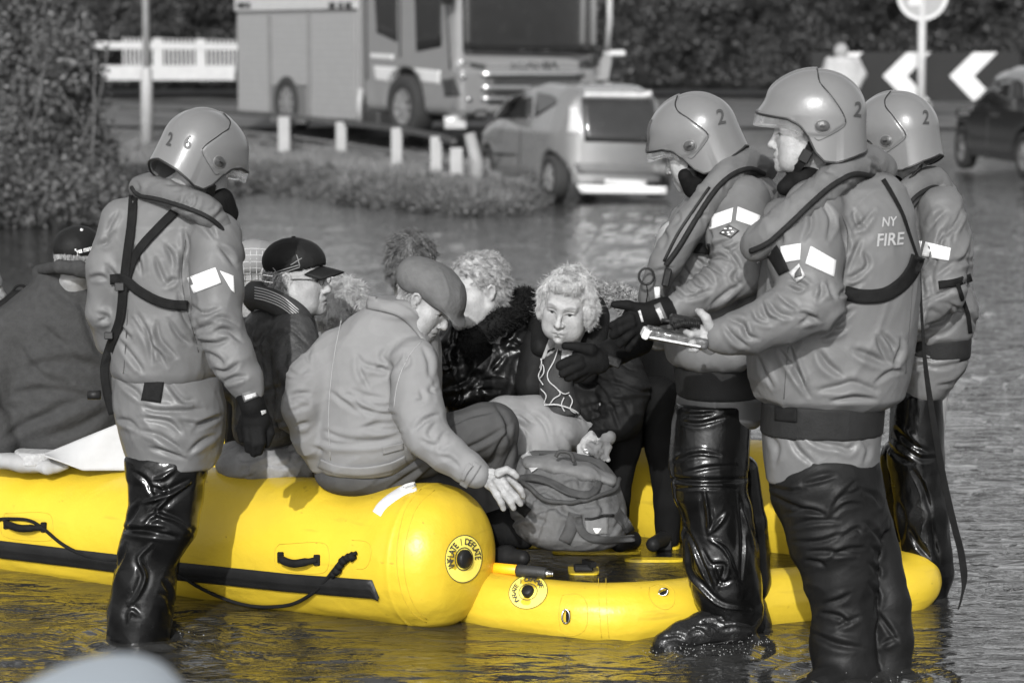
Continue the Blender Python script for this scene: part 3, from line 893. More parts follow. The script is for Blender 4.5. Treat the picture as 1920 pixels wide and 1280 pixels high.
def disc(name, c, r0, r1, m, parent, y0=0, th=.02, n_=40):
    V = []; Fc = []
    for k_ in range(n_):
        a_ = 2 * math.pi * k_ / n_; V += [c + [r0 * math.cos(a_), y0, r0 * math.sin(a_)], c + [r1 * math.cos(a_), y0, r1 * math.sin(a_)],
                                          c + [r0 * math.cos(a_), y0 + th, r0 * math.sin(a_)], c + [r1 * math.cos(a_), y0 + th, r1 * math.sin(a_)]]
    for k_ in range(n_):
        a_ = 4 * k_; b_ = 4 * ((k_ + 1) % n_)
        Fc += [(a_, b_, b_ + 1, a_ + 1), (a_ + 2, a_ + 3, b_ + 3, b_ + 2), (a_ + 1, b_ + 1, b_ + 3, a_ + 3)]
        if r0 > 0: Fc.append((a_, a_ + 2, b_ + 2, b_))
    return build(name, V, Fc, m, parent, False)
disc('sign_face', cc, 0.001, R0 * .86, SIGNG, kl); disc('rim', cc, R0 * .86, R0, mat('white sign sheeting', .44), kl, -.004, .03)
ar = [(-.1, .30), (-.02, .22), (-.30, -.04), (-.17, -.04), (-.17, -.2), (-.44, -.2), (-.44, .09), (-.36, .0), (-.36, -.0)]
mb = MB(); mb.prism([(-.26, -.19), (.0, -.19), (-.07, -.11), (.19, .15), (.12, .22), (-.14, -.04), (-.22, .04)], cc + [0, -.012, 0], (1, 0, 0), (0, 0, 1), (0, 1, 0), .008)
mb.build('arrow', mat('white sign sheeting', .44), kl)
c = P(1730, 98, YS - .4); MB().tube([cc + [0, .05, 0], c + [0, .05, -1.4]], M(7.5, YS), 12).build('post', mat('pale post', .33, .5), kl, True)
# ------------------------------------------------------------------ vehicles
TPAINT = mat('mid grey lorry paint', 0.155, 0.3, 0.05, coat=0.5); TPAINT2 = mat('grey shutter', 0.215, 0.45, 0.05)
DARKP = mat('dark plastic', 0.025, 0.5, 0.2); TYRE = mat('tyre', 0.02, 0.85, 0.2); CHROME = mat('chrome', 0.7, 0.12, 0.05, metal=1)
REFL = mat('reflective stripe', .42, .4, .05); LAMPG = mat('lamp glass', 0.36, 0.1, 0.1, spec=0.8, coat=1)
def wheel(parent, c, ax, r, w_, rimr, spokes=5):
    """tyre + rim, axis along ax (outwards)"""
    c = np.array(c, float); ax = unit(ax)
    e1 = unit(np.cross(ax, [0, 0, 1])); e2 = np.cross(e1, ax)
    def ring(prof, name, m, par, n_=36):
        V = []; Fc = []; k = len(prof)
        for i in range(n_):
            a = 2 * math.pi * i / n_; d = e1 * math.cos(a) + e2 * math.sin(a)
            for (rr, off) in prof: V.append(c + d * rr + ax * off)
        for i in range(n_):
            j = (i + 1) % n_
            for q in range(k - 1): Fc.append((i * k + q, j * k + q, j * k + q + 1, i * k + q + 1))
        return build(name, V, Fc, m, par, True)
    wh = ring([(rimr, -w_ / 2), (r * .96, -w_ / 2), (r, -w_ / 2 + .03), (r, w_ / 2 - .03), (r * .96, w_ / 2), (rimr + .02, w_ / 2 + .005), (rimr, w_ / 2 - .02)], 'wheel', TYRE, parent)
    rim = ring([(rimr, w_ / 2 - .02), (rimr * .93, w_ / 2 - .0), (rimr * .88, w_ / 2 - .06), (0.01, w_ / 2 - .07)], 'rim', mat('alloy', .2, .5, metal=.5), wh)
    mb = MB()
    for s_ in range(spokes):
        a = 2 * math.pi * s_ / spokes; d = e1 * math.cos(a) + e2 * math.sin(a)
        R = np.stack([d, ax, np.cross(d, ax)], 1); mb.box(c + d * rimr * .5 + ax * (w_ / 2 - .03), (rimr * .44, .02, rimr * .1), R)
    mb.tube([c + ax * (w_ / 2 - .06), c + ax * (w_ / 2 + .0)], rimr * .2, 12)
    mb.build('spoke', mat('alloy bright', .3, .4, metal=.6), wh)
    return wh

# fire engine
ALP = math.radians(32); TC = P(855, 250, 37.0); TG = 0.55
hd = np.array([math.sin(ALP), -math.cos(ALP), 0]); lt = np.array([math.cos(ALP), math.sin(ALP), 0])     # forward, and across towards the far side
TC = np.array([TC[0], TC[1], 0.0])
eng = empty('fire_engine', TC + [0, 0, TG], 'large fire engine with roller shutters parked facing the camera behind the verge', 'fire engine')
def dside(u):
    k_ = (u - 960) / F; return (TC[0] - k_ * TC[1]) / (k_ * math.cos(ALP) + math.sin(ALP))
def T3(d, s_, z): return TC - hd * d + lt * s_ + np.array([0, 0, z])           # d back from the front, s across, z height
def zat(u, v, s_=0.0):
    d = dside(u); p = T3(d, s_, 0); return P(u, v, p[1])[2]
def tbox(name, d0, d1, s0, s1, z0, z1, m, par=None, bev=0):
    R = np.stack([-hd, lt, [0, 0, 1]], 1)
    return MB().box(T3((d0 + d1) / 2, (s0 + s1) / 2, (z0 + z1) / 2), ((d1 - d0) / 2, (s1 - s0) / 2, (z1 - z0) / 2), R, bev).build(name, m, par or eng)
dR, dC = dside(445), dside(672)
zt, zb = zat(560, 24), zat(560, 218)
tbox('rear_body', dC, dR, 0.03, 2.45, zb - .05, 3.5, TPAINT, bev=.03)
tbox('top_locker_band', dC + .02, dR - .02, -.02, .05, zt + .04, 3.4, mat('pale locker band', .34, .5), bev=.01)
for (ua, ub) in ((449, 506), (513, 580), (586, 668)):
    da, db = dside(ub), dside(ua); z0 = zb + (0.0 if ua != 513 else .52)
    sh = tbox('roller_shutter', da + .02, db - .02, -.012, .03, z0, zt - .02, TPAINT2)
    for i in range(int((zt - z0) / .11)):
        z_ = z0 + .05 + i * .11; tbox('shutter_groove', da + .03, db - .03, -.016, -.006, z_, z_ + .012, mat('groove grey', .27, .6), sh)
for u in (509.5, 583):
    d = dside(u); tbox('shutter_guide', d - .035, d + .035, -.03, .03, zb, zt, mat('guide grey', .16, .5))
for i, (u0, u1) in enumerate(((452, 468), (470, 476), (622, 634), (640, 648), (652, 664))):
    d0, d1 = dside(u1), dside(u0); z_ = zat(u0, 11); tbox('dark_marking', d0, d1, -.026, -.018, z_ - .05, z_ + .05, DARKP)
dw = dside(541); tbox('wheel_bay', dw - .62, dw + .62, -.018, .03, zb - .12, zb + .5, mat('bay dark', .10, .6))
wheel(eng, T3(dw, .12, TG + .42), -lt, .46, .3, .27, 8); wheel(eng, T3(dw, 2.3, TG + .42), lt, .46, .3, .27, 8)
# cab by SDF
cabl = dC - .12
s = SDF(0.035)
R_ = np.stack([-hd, lt, [0, 0, 1]], 1)
s.box(T3(cabl / 2 + .02, 1.24, 2.25), (cabl / 2, 1.22, 1.38), R_, .16, .0)
wf = dside(757)
s.cap(T3(wf, -.3, TG + .44), T3(wf, 2.8, TG + .44), .60, .60, .03, '-')
s.box(T3(-.02, 1.24, 1.26), (.13, 1.24, .36), R_, .08, .08)                                      # bumper swell
V, Q = s.mesh(1)
build('cab', V, Q, TPAINT, eng); cb = bvh(V, Q)
wheel(eng, T3(wf, .13, TG + .44), -lt, .50, .32, .28, 8); wheel(eng, T3(wf, 2.3, TG + .44), lt, .50, .32, .28, 8)
patch('windscreen', cb, [(866, -60), (1120, -60), (1118, 102), (868, 96)], GLASS, eng, .02, 14, 8)
patch('wiper_panel', cb, [(868, 97), (1118, 103), (1112, 108), (872, 102)], DARKP, eng, .03, 10, 2)
patch('side_window', cb, [(699, -60), (745, -60), (745, 80), (706, 62)], GLASS, eng, .012)
patch('door_window', cb, [(776, -60), (830, -60), (828, 88), (780, 98)], GLASS, eng, .012)
for q_ in ([(748, -60), (752, -60), (752, 130), (748, 130)], [(830, -60), (834, -60), (846, 130), (842, 130)], [(684, -60), (688, -60), (690, 150), (686, 150)]):
    patch('door_gap', cb, q_, DARKP, eng, .006, 2, 8)
patch('reflective_stripe', cb, [(700, 124), (748, 127), (752, 156), (704, 151)], REFL, eng, .008)
patch('reflective_stripe', cb, [(776, 128), (826, 133), (824, 158), (784, 153)], REFL, eng, .008)
patch('name_lettering', cb, [(694, 100), (738, 103), (738, 112), (694, 109)], REFL, eng, .008)
patch('headlamp_recess', cb, [(878, 116), (912, 122), (908, 131), (884, 128)], DARKP, eng, .012)
patch('headlamp_recess', cb, [(1084, 117), (1116, 114), (1108, 130), (1086, 130)], DARKP, eng, .012)
for (v0, v1, ua, ub) in ((134, 144, 903, 1096), (160, 171, 903, 1090), (182, 190, 903, 1085)):
    patch('grille_bar', cb, [(ua, v0), (ub, v0), (ub, v1), (ua, v1)], CHROME, eng, .05, 10, 3)
patch('grille_recess', cb, [(912, 146), (1090, 146), (1085, 196), (915, 196)], DARKP, eng, .008, 10, 4)
text_on('badge', cb, 'SCANIA', (1001, 124), 14, 0, CHROME, eng, .02, 1.3)
patch('side_grab_recess', cb, [(828, 150), (852, 146), (864, 180), (834, 182)], DARKP, eng, .01)
patch('bumper_light', cb, [(832, 218), (876, 214), (874, 242), (834, 242)], LAMPG, eng, .05)
for (u, v) in ((867, 116), (868, 145), (878, 186)):
    p_, n_ = hit(cb, u, v, .02)
    if p_ is not None: MB().tube([p_ - np.array(n_) * .03, p_ + np.array(n_) * .02], .04, 10).build('marker_lamp', CHROME, eng, True)
tbox('step_frame', dC - .7, dC - .1, -.02, .3, TG + .05, TG + .35, DARKP, bev=.03)
mb = MB(); d_ = dside(683); mb.tube([T3(d_, -.05, 1.25), T3(d_, -.08, .98), T3(d_ + .03, -.05, .7)], .05, 8); mb.build('side_pipe', WHITEP, eng, True)
mb = MB(); mb.tube([T3(.05, -.12, 3.4), T3(0, -.14, 2.55)], .09, 10); mb.build('mirror', DARKP, eng, True)
mb = MB(); mb.tube([P(1143, -60, 38.2), P(1143, 40, 38.2), P(1138, 94, 38.3)], .05, 8); mb.build('mirror_arm', mat('grey arm', .3, .4), eng, True)
mb = MB(); mb.box(P(1152, 100, 38.4), (.17, .1, .045), bev=.02); mb.build('corner_lamp', REFL, eng)
mb = MB(); mb.prism([(0, 0), (.30, .0), (.36, .34), (.25, .42)], P(1104, 150, 38.2), (1, 0, 0), (0, 0, 1), (0, 1, 0), .4); mb.build('corner_panel', TPAINT, eng)
for (u, v, a, b_) in ((905, 15, .05, .03), (930, 10, .05, .05), (965, 45, .09, .02), (930, 92, .16, .03), (1055, 70, .03, .03), (1010, 40, .05, .03)):
    p_, n_ = hit(cb, u, v, .025)

# silver hatchback, rear three-quarter view
SILV = mat('silver car paint', 0.205, 0.25, 0.05, metal=0.45, coat=0.6)
def car(name, label, base, yaw, Lc, Wc, Hc, paint, wr, hatch=True, g=0.03):
    """body by SDF in its own frame; x forward, y left"""
    R = rotz(yaw); root = empty(name, base, label, 'car')
    W_ = lambda x, y, z: np.array(base) + R @ np.array([x, y, z])
    s = SDF(g)
    def fn(p):
        q = (p - np.array(base)) @ R
        x, y, z = q[..., 0], q[..., 1], q[..., 2]
        X_ = x / (Lc / 2)
        if hatch:
            zt_ = np.interp(X_, [-1.05, -1, -.95, -.84, -.66, -.2, .10, .30, .50, .62, .82, .98, 1.05], [.5, .9, 1.0, 1.36, 1.44, 1.475, 1.43, 1.26, 1.02, .96, .86, .66, .3]) * Hc / 1.47
        else:
            zt_ = np.interp(X_, [-1.05, -.99, -.90, -.78, -.55, -.1, .15, .42, .55, .8, .98, 1.05], [.5, .9, 1.05, 1.5, 1.62, 1.62, 1.54, 1.08, 1.0, .9, .66, .3]) * Hc / 1.62
        zb_ = .2 * Hc / 1.47
        belt = .88 * Hc / 1.47
        wx = np.interp(np.abs(X_), [0, .7, .93, 1.02], [1, .985, .88, .72])
        wy = Wc / 2 * wx * np.interp(z, [0.15, .35, belt, belt + .02, Hc], [.93, 1, .97, .955, .72])
        a_ = z - zt_; b_ = np.abs(y) - wy; c_ = np.abs(x) - Lc / 2 * (1 - .15 * (y / (Wc / 2)) ** 2); r_ = .20
        q_ = np.stack([np.maximum(a_ + r_, 0), np.maximum(b_ + r_, 0), np.maximum(c_ + r_, 0)], -1)
        d = np.linalg.norm(q_, axis=-1) - r_ + np.minimum(np.maximum(np.maximum(a_, b_), c_) + r_, 0)
        return np.maximum(d * .85, zb_ - z)
    e = np.abs(R) @ np.array([Lc / 2, Wc / 2, 0]); e[2] = 0
    s._add(fn, np.array(base) - e, np.array(base) + e + [0, 0, Hc], 0, '+')
    wx_ = (Lc * .31, -Lc * .345)
    for x_ in wx_:
        for sy in (-1, 1):
            s.cap(W_(x_, sy * Wc * .36, wr), W_(x_, sy * Wc * .6, wr), wr * 1.13, wr * 1.13, .01, '-')
    V, Q = s.mesh(3)
    build('body', V, Q, paint, root)
    for x_ in wx_:
        for sy in (-1, 1):
            wheel(root, W_(x_, sy * (Wc / 2 - .12), wr), R @ np.array([0, sy, 0]), wr, .18, wr * .64)
    return root, bvh(V, Q), W_
cb_ = P(1110, 375, 31.2); yaw = math.radians(90 + 21)
car1, bv1, W1 = car('hatchback_car', 'silver small hatchback seen from behind, parked in the flood water', (cb_[0] - 0.25, 32.3, 0.02), yaw, 3.42, 1.63, 1.46, SILV, .285)
patch('rear_window', bv1, [(1090, 184), (1226, 186), (1236, 270), (1096, 266)], GLASS, car1, .006, 12, 6)
patch('rear_window_trim', bv1, [(1096, 168), (1222, 170), (1222, 183), (1096, 181)], mat('pale spoiler', .42, .3), car1, .02, 10, 2)
patch('side_window', bv1, [(918, 224), (952, 182), (1000, 168), (996, 222)], GLASS, car1, .006, 8, 6)
patch('rear_side_window', bv1, [(1006, 172), (1034, 178), (1052, 190), (1002, 222)], GLASS, car1, .006, 8, 6)
patch('tail_lamp', bv1, [(1068, 200), (1084, 198), (1086, 252), (1064, 250)], LAMPG, car1, .01, 4, 8)
patch('bumper_recess', bv1, [(1076, 306), (1250, 308), (1250, 328), (1084, 326)], mat('grey bumper insert', .10, .5), car1, .01, 12, 3)
patch('rub_strip', bv1, [(897, 284), (972, 288), (972, 293), (897, 290)], DARKP, car1, .01, 8, 2)
patch('bumper_lower', bv1, [(1080, 346), (1250, 350), (1250, 364), (1090, 362)], mat('glint pale bumper', .5, .4), car1, .015, 12, 3)  # bumper colour raised to stand in for the sun glint on the rear
patch('number_plate', bv1, [(1134, 336), (1212, 338), (1212, 358), (1134, 356)], mat('pale plate', .45, .4), car1, .02, 10, 3)
for q_ in ([(897, 235), (900, 235), (892, 330), (889, 330)], [(975, 240), (978, 240), (974, 345), (971, 345)]):
    patch('door_gap', bv1, q_, DARKP, car1, .004, 2, 10)
mb = MB(); p_ = P(902, 214, 31.3); mb.box(p_, (.09, .06, .06), bev=.03); mb.build('door_mirror', DARKP, car1)

DKP = mat('dark car paint', 0.012, 0.2, 0.1, coat=.8)
car2, bv2, W2 = car('people_carrier', 'dark people carrier at the right edge beyond the flood, seen side on', (8.02, 37.0, 0.03), math.radians(97), 4.5, 1.8, 1.62, DKP, .34, False)
patch('side_window', bv2, [(1826, 190), (1858, 160), (1905, 150), (1905, 192)], GLASS, car2, .006, 8, 5)
patch('door_window', bv2, [(1910, 150), (1990, 148), (1990, 192), (1910, 192)], GLASS, car2, .006, 8, 5)
patch('door_gap', bv2, [(1852, 196), (1854, 196), (1850, 300), (1848, 300)], DARKP, car2, .004, 2, 8)
mb = MB(); mb.box(P(1806, 212, 37.4), (.11, .06, .07), bev=.03); mb.build('door_mirror', DKP, car2)
# ------------------------------------------------------------------ rescue raft
boat = empty('rescue_raft', P(870, 1160, 8.9), 'bright yellow inflatable rescue raft full of passengers, floating on flood water', 'raft')
N0 = P(808, 1042, 8.36)                                      # centre of the near tube just before its end cap
TD = unit(np.array([1.77, -1.15, 0.0])); TR = 0.258
tilt = 0.085 / 2.1
def tube_line(d):                                            # d metres back from the end
    return N0 - TD * d + np.array([0, 0, -min(d, 2.6) * tilt])
def tube_mesh(name, ctr, R, length, parent, sx=1.0, dents=(), hfar=False):
    """inflated tube: flat domed end cap with a seam, slight squash, wrinkles near the seam"""
    nn = 150; na = 96; V = []
    prof = []
    for i in range(26):                                     # dome
        t = i / 25 * math.pi / 2
        prof.append((0.185 * math.cos(t) ** .95, R * 0.985 * math.sin(t) ** .70))
    for d in np.concatenate([[-.004, -.012, -.03], -np.linspace(.05, length, nn)]): prof.append((d, R))
    side = unit(np.cross(TD, [0, 0, 1]))
    for (d, r) in prof:
        c = ctr(-min(d, 0)) + TD * max(d, 0)
        for k in range(na):
            a = 2 * math.pi * k / na; ca, sa = math.cos(a), math.sin(a)
            rr = r
            for (dd, wd, dp) in dents:
                if sa > 0: rr -= dp * math.exp(-((-d - dd) / wd) ** 2) * sa ** 2
            V.append(c + side * ca * rr * 1.0 + np.array([0, 0, 1]) * sa * rr)
    V = np.array(V)
    m = len(prof)
    a = (np.arange(m - 1)[:, None] * na + np.arange(na)[None]); b = (np.arange(m - 1)[:, None] * na + (np.arange(na)[None] + 1) % na)
    Q = np.stack([a.ravel(), (a + na).ravel(), (b + na).ravel(), b.ravel()], 1)
    N = vnormals(V, Q)
    dd = np.repeat([p[0] for p in prof], na)
    wr = 0.0022 * noise3(V * [3, 3, 3] + 3) + 0.0016 * noise3(V * 9)
    seamw = np.exp(-((dd - 0.03) / .05) ** 2)
    ang = np.tile(np.arange(na) / na * 2 * np.pi, m)
    wr += seamw * 0.0028 * noise3(np.stack([np.cos(ang) * 9, np.sin(ang) * 9, dd * 14], 1))
    wr += 0.0035 * np.exp(-((dd + 0.016) / .008) ** 2) - .003 * np.exp(-((dd - .004) / .006) ** 2)
    low = np.clip((ctr(.5)[2] - .06 - V[:, 2]) / .12, 0, 1)
    wr += low * 0.004 * (1 - 2 * np.abs(noise3(V @ np.stack([TD, side, [0, 0, 1]], 1) * [2.5, 6, 22])))
    V = V + N * wr[:, None]
    return V, Q
def tpx(u):                                                 # distance back along the near tube's front at a pixel column
    k_ = (u - 960) / F; return (N0[0] - k_ * (N0[1] - .2)) / (TD[0] - k_ * TD[1])
V, Q = tube_mesh('near_side_tube', tube_line, TR, 3.6, boat, dents=((tpx(672) , .16, .045), (tpx(500), .22, .02), (tpx(90), .25, .03), (tpx(200), .25, .02)))
near = build('side_tube', V, Q, YELLOW, boat); tag(near, 'nearer large side tube'); bt = bvh(V, Q)
PERP = unit(np.array([-TD[1], TD[0], 0])) ; PERP = PERP if PERP[1] > 0 else -PERP
BW = 1.36
def far_line(d): return tube_line(d) + PERP * BW + TD * .84 + np.array([0, 0, .02])
V2, Q2 = tube_mesh('far', far_line, TR, 4.0, boat)
far = build('side_tube', V2, Q2, YELLOW, boat); tag(far, 'far side tube, mostly hidden by passengers')

# low bow frame: thin tube whose water line is traced from the picture
wlp = [(800, 1125), (880, 1160), (990, 1182), (1150, 1196), (1330, 1180), (1500, 1163), (1640, 1150), (1705, 1140)]
BR = 0.096
path = []
for (u, v) in wlp:
    p = PZ(u, v, 0.0); path.append(np.array([p[0], p[1] + BR * .8, 0.062]))
tip = np.array([PZ(1728, 1100)[0], PZ(1728, 1120)[1] + .12, .12]); path.append(tip)
sp = spline(path, 14)
s = SDF(0.012)
rad = [BR] * len(sp); zz = []
for i, p in enumerate(sp):
    t = i / (len(sp) - 1); rad[i] = BR * (1.0 + .10 * math.sin(t * 3.1)) if t < .9 else BR * (1.05 - 3.4 * (t - .9))
s.chain(sp, rad, .01)
# far edge of the bow frame
p_tip = sp[-12]; back = far_line(0)
fpth = spline([p_tip, (p_tip + back) / 2 + [.12, .10, 0], np.array([back[0] + .0, back[1] + .1, .1]), np.array([back[0] - .6, back[1] + .5, .08])], 10)
fpth = [np.array([q[0], q[1], .075]) for q in fpth]
s.chain(fpth, [BR] * len(fpth), .01)
V3, Q3 = s.mesh(2)
N_ = vnormals(V3, Q3); V3 = V3 + N_ * (0.003 * noise3(V3 * 5) + 0.0022 * (1 - 2 * np.abs(noise3(V3 * [3, 3, 26]))))[:, None]
bowf = build('bow_frame', V3, Q3, YELLOW, boat); bb = bvh(V3, Q3)
# floor: black deck between the tubes, wet
fl = [P(880, 1060, 8.7) * [1, 1, 0], ] ; ring = [sp[i] + [0, .02, 0] for i in range(8, len(sp) - 6, 3)] + fpth[4::3] + [tube_line(3.4) + PERP * BW, tube_line(3.4)] + [tube_line(.1)]
ring = [np.array([q[0], q[1], 0]) for q in ring]
cx = np.mean(ring, 0)
dz = 0.128
s2 = [(q[0], q[1]) for q in ring]
mb = MB(); n_ = len(ring)
Vf = [np.array([q[0], q[1], dz]) for q in ring] + [np.array([q[0], q[1], dz - .07]) for q in ring]
mb.add(Vf, [tuple(range(n_))[::-1], tuple(range(n_, 2 * n_))] + [(i, (i + 1) % n_, (i + 1) % n_ + n_, i + n_) for i in range(n_)])
DECK = mat('wet black deck', 0.012, 0.14, 0.4, 9, 0.25, 20, spec=0.6, bump2=0.3, b2scale=160, rvar=.1)
deck = mb.build('floor', DECK, boat)
def deckplate(name, u, v, wpx, hpx, m, th=.01, z=dz, n_=20, sq=3.0):
    c = PZ(u, v, z); l = PZ(u - wpx / 2, v, z)[0]; r = PZ(u + wpx / 2, v, z)[0]; y0 = PZ(u, v + hpx / 2, z)[1]; y1 = PZ(u, v - hpx / 2, z)[1]
    pts = []
    for k_ in range(n_):
        a = 2 * math.pi * k_ / n_; ca, sa = math.cos(a), math.sin(a)
        pts.append((np.sign(ca) * abs(ca) ** (2 / sq) * (r - l) / 2, np.sign(sa) * abs(sa) ** (2 / sq) * (y1 - y0) / 2))
    return MB().prism(pts, (c[0], (y0 + y1) / 2, z + .001), (1, 0, 0), (0, 1, 0), (0, 0, 1), th).build(name, m, boat)
DKY = mat('dull yellow floor patch', (0.50, 0.36, 0.02), 0.3, 0.2, 14)
for (u, v, w_, h_) in ((997, 1025, 138, 6), (1118, 1037, 168, 7), (1226, 1052, 110, 5), (1245, 1024, 60, 15), (1340, 1052, 100, 6), (1186, 1025, 20, 5), (975, 1049, 36, 7)):
    deckplate('floor_patch', u, v, w_, h_, DKY)
deckplate('floor_patch', 1094, 1070, 58, 17, DKY, .006, sq=5)
c = PZ(1094, 1066, dz + .02); mb = MB(); mb.box(c + [0, 0, .005], (.035, .02, .012), bev=.006); mb.box(c + [.02, 0, .02], (.012, .03, .01), rotz(.5)); mb.build('floor_cleat', BLACKR, boat)
c = PZ(1245, 1021, dz + .02); MB().box(c, (.03, .02, .02), bev=.006).build('floor_cleat', BLACKR, boat)
# near tube fittings, each laid on the tube
def strake(v0s, v1s, us):
    A = []; 
    for (u, va, vb) in zip(us, v0s, v1s):
        row = []
        for k_ in range(9):
            t = k_ / 8; v = va + (vb - va) * t
            p_, nrm = hit(bt, u, v, .004 + .010 * (1 if 0 < k_ < 8 else 0) + .006 * math.exp(-((t - .42) / .1) ** 2))
            row.append(p_ if p_ is not None else A[-1][k_])
        A.append(row)
    A = np.array(A); n1, n2 = A.shape[:2]; V = A.reshape(-1, 3)
    Fc = [(i * n2 + k_, i * n2 + k_ + 1, (i + 1) * n2 + k_ + 1, (i + 1) * n2 + k_) for i in range(n1 - 1) for k_ in range(n2 - 1)]
    return V, Fc
us = np.linspace(-60, 712, 60); va = np.interp(us, [-60, 0, 220, 330, 540, 702, 712], [1003, 1012, 1038, 1052, 1074, 1086, 1118]); vb = np.interp(us, [-60, 0, 220, 330, 540, 712], [1036, 1045, 1072, 1086, 1108, 1122])
V, Fc = strake(va, vb, us); build('rubbing_strake', V, Fc, BLACKR, near)
patch('reflective_band', bt, [(776, 905.5), (790, 906), (716, 963), (694, 961)], WHITE, near, .003, 6, 14) if False else None
ribbon('reflective_band', bt, [(780, 911), (760, 917), (735, 932), (716, 948), (706, 963)], 18, WHITE, near, .002, .0015, 8)
def outline(name, uvs, bv_, par, r=.55, m=None, closed=True):
    pth = spline([(*q, ) for q in (uvs + [uvs[0]] if closed else uvs)], 6)
    return cordon(name, bv_, [(q[0], q[1]) for q in pth], r, m or mat('glue line', (.42, .29, .02), .6), par, .0008, 1, sides=5)
outline('patch_edge', [(524, 1020), (600, 1016), (616, 1030), (616, 1060), (600, 1075), (530, 1070), (516, 1055), (516, 1030)], bt, near)
outline('patch_edge', [(660, 1012), (690, 1016), (696, 1040), (686, 1064), (668, 1066)], bt, near, closed=False)
outline('patch_edge', [(10, 962), (80, 960), (98, 972), (98, 1005), (85, 1014), (14, 1008), (2, 990)], bt, near)
outline('seam', [(790, 916), (762, 950), (748, 1000), (744, 1050), (750, 1100), (770, 1145), (800, 1166)], bt, near, .8, closed=False)
outline('seam', [(815, 919), (782, 950), (764, 1000), (757, 1045), (762, 1095), (778, 1138), (800, 1160)], bt, near, .6, closed=False)
def handle(uvs, name='carry_handle'):
    pts = []
    for i, (u, v, o) in enumerate(uvs): pts.append(hit(bt, u, v, o)[0])
    h_ = MB().tube(spline(pts, 4), [M(x, 8.8) for x in ([6] * 4 + [7.5] * (4 * (len(pts) - 1) + 1 - 8) + [6] * 4)], 10).build(name, BLACKW, near, True)
    for (u, v) in (uvs[0][:2], uvs[-1][:2]):
        p_, n_ = hit(bt, u, v, .006); MB().box(p_, (M(6, 8.8), .006, M(10, 8.8)), bev=.003).build('handle_tab', BLACKW, h_)
    return h_
handle([(528, 1044, .004), (538, 1047, .028), (560, 1052, .034), (582, 1051, .028), (596, 1049, .004)])
handle([(14, 982, .004), (26, 984, .028), (48, 989, .034), (68, 989, .028), (84, 988, .004)])
rp = [(-30, 985), (0, 974), (30, 973), (60, 976), (85, 990), (120, 1018), (160, 1037), (200, 1047), (240, 1048), (330, 1070), (372, 1094), (420, 1116), (470, 1130), (520, 1132), (560, 1124), (600, 1100), (630, 1066), (648, 1046), (672, 1036)]
cordon('grab_rope', bt, rp, 3.3, ROPE, near, .012, 6)
mb = MB()
for i, (u, v, r_) in enumerate(((668, 1040, 8), (660, 1042, 7), (652, 1047, 8), (645, 1056, 7), (640, 1064, 8), (634, 1070, 6))):
    p_ = hit(bt, u, v, .014)[0]; q_ = hit(bt, u - 7, v + 6, .016)[0]; mb.tube([p_, q_], M(r_, 8.7), 8)
mb.build('rope_knot', ROPE, near, True)
# inflation valve on the end cap with its printed ring
def valve(bv_, par, cu, cv, ru, rv, rot, clip_top=None, txt=True):
    ring = []
    def oval(k0, k1, n_=48, off=.002, th=.003):
        V = []
        for i in range(n_):
            a = 2 * math.pi * i / n_
            for kk in (k0, k1):
                x, y = math.cos(a) * ru * kk, math.sin(a) * rv * kk
                u = cu + x * math.cos(rot) - y * math.sin(rot); v = cv + x * math.sin(rot) + y * math.cos(rot)
                if clip_top: v = max(v, clip_top)
                p_, _n = hit(bv_, u, v, off); V.append(p_ if p_ is not None else (V[-2] if len(V) > 1 else P(u, v, 8.4)))
        return V, [(2 * i, 2 * i + 1, (2 * i + 3) % (2 * n_), (2 * i + 2) % (2 * n_)) for i in range(n_)]
    o = build('valve_plate', *oval(.0, 1.0, off=.003), YPALE, par, True)
    build('valve_line', *oval(.985, 1.02, off=.004), PRINT, o, False)
    build('valve_line', *oval(.46, .50, off=.005), PRINT, o, False)
    c, nrm = hit(bv_, cu, cv, .0)
    R = axes_of(nrm); MB().tube([c - nrm * .01, c + nrm * .014, c + nrm * .02], [M(rv * .40, 8.4), M(rv * .40, 8.4), M(rv * .33, 8.4)], 24).build('valve_cap', BLACKR, o, True)
    if txt:
        word = txt; n_ = len(word)
        for i, ch in enumerate(word):
            if ch == ' ': continue
            a = math.radians(-212 + 204 * i / (n_ - 1)); x, y = math.cos(a) * ru * .73, math.sin(a) * rv * .73
            u = cu + x * math.cos(rot) - y * math.sin(rot); v = cv + x * math.sin(rot) + y * math.cos(rot)
            if clip_top and v < clip_top + 2: continue
            text_on('valve_letter', bv_, ch, (u, v), 11.5 * rv / 44, -(math.degrees(a) + 90), PRINT, o, .006, ru / rv * 1.05)
    return o
valve(bt, near, 868, 1047, 34, 44, .10, txt='INFLATE / DEFLATE')
valve(bb, bowf, 991, 1110, 36, 30, -.25, None, txt='INFLATE / DEFLATE')
outline('seam', [(1122, 1083), (1123, 1120), (1125, 1160), (1128, 1195)], bb, bowf, .5, closed=False)
outline('seam', [(1136, 1083), (1137, 1120), (1139, 1160), (1142, 1195)], bb, bowf, .5, closed=False)
outline('patch_edge', [(1056, 1115), (1082, 1113), (1098, 1125), (1102, 1150), (1098, 1178), (1080, 1190), (1056, 1188), (1048, 1160), (1050, 1130)], bb, bowf)
outline('patch_edge', [(1218, 1100), (1240, 1094), (1262, 1104), (1264, 1130), (1250, 1142), (1230, 1136), (1217, 1118)], bb, bowf)
outline('patch_edge', [(1668, 1085), (1664, 1105), (1672, 1125), (1680, 1132)], bb, bowf, closed=False)
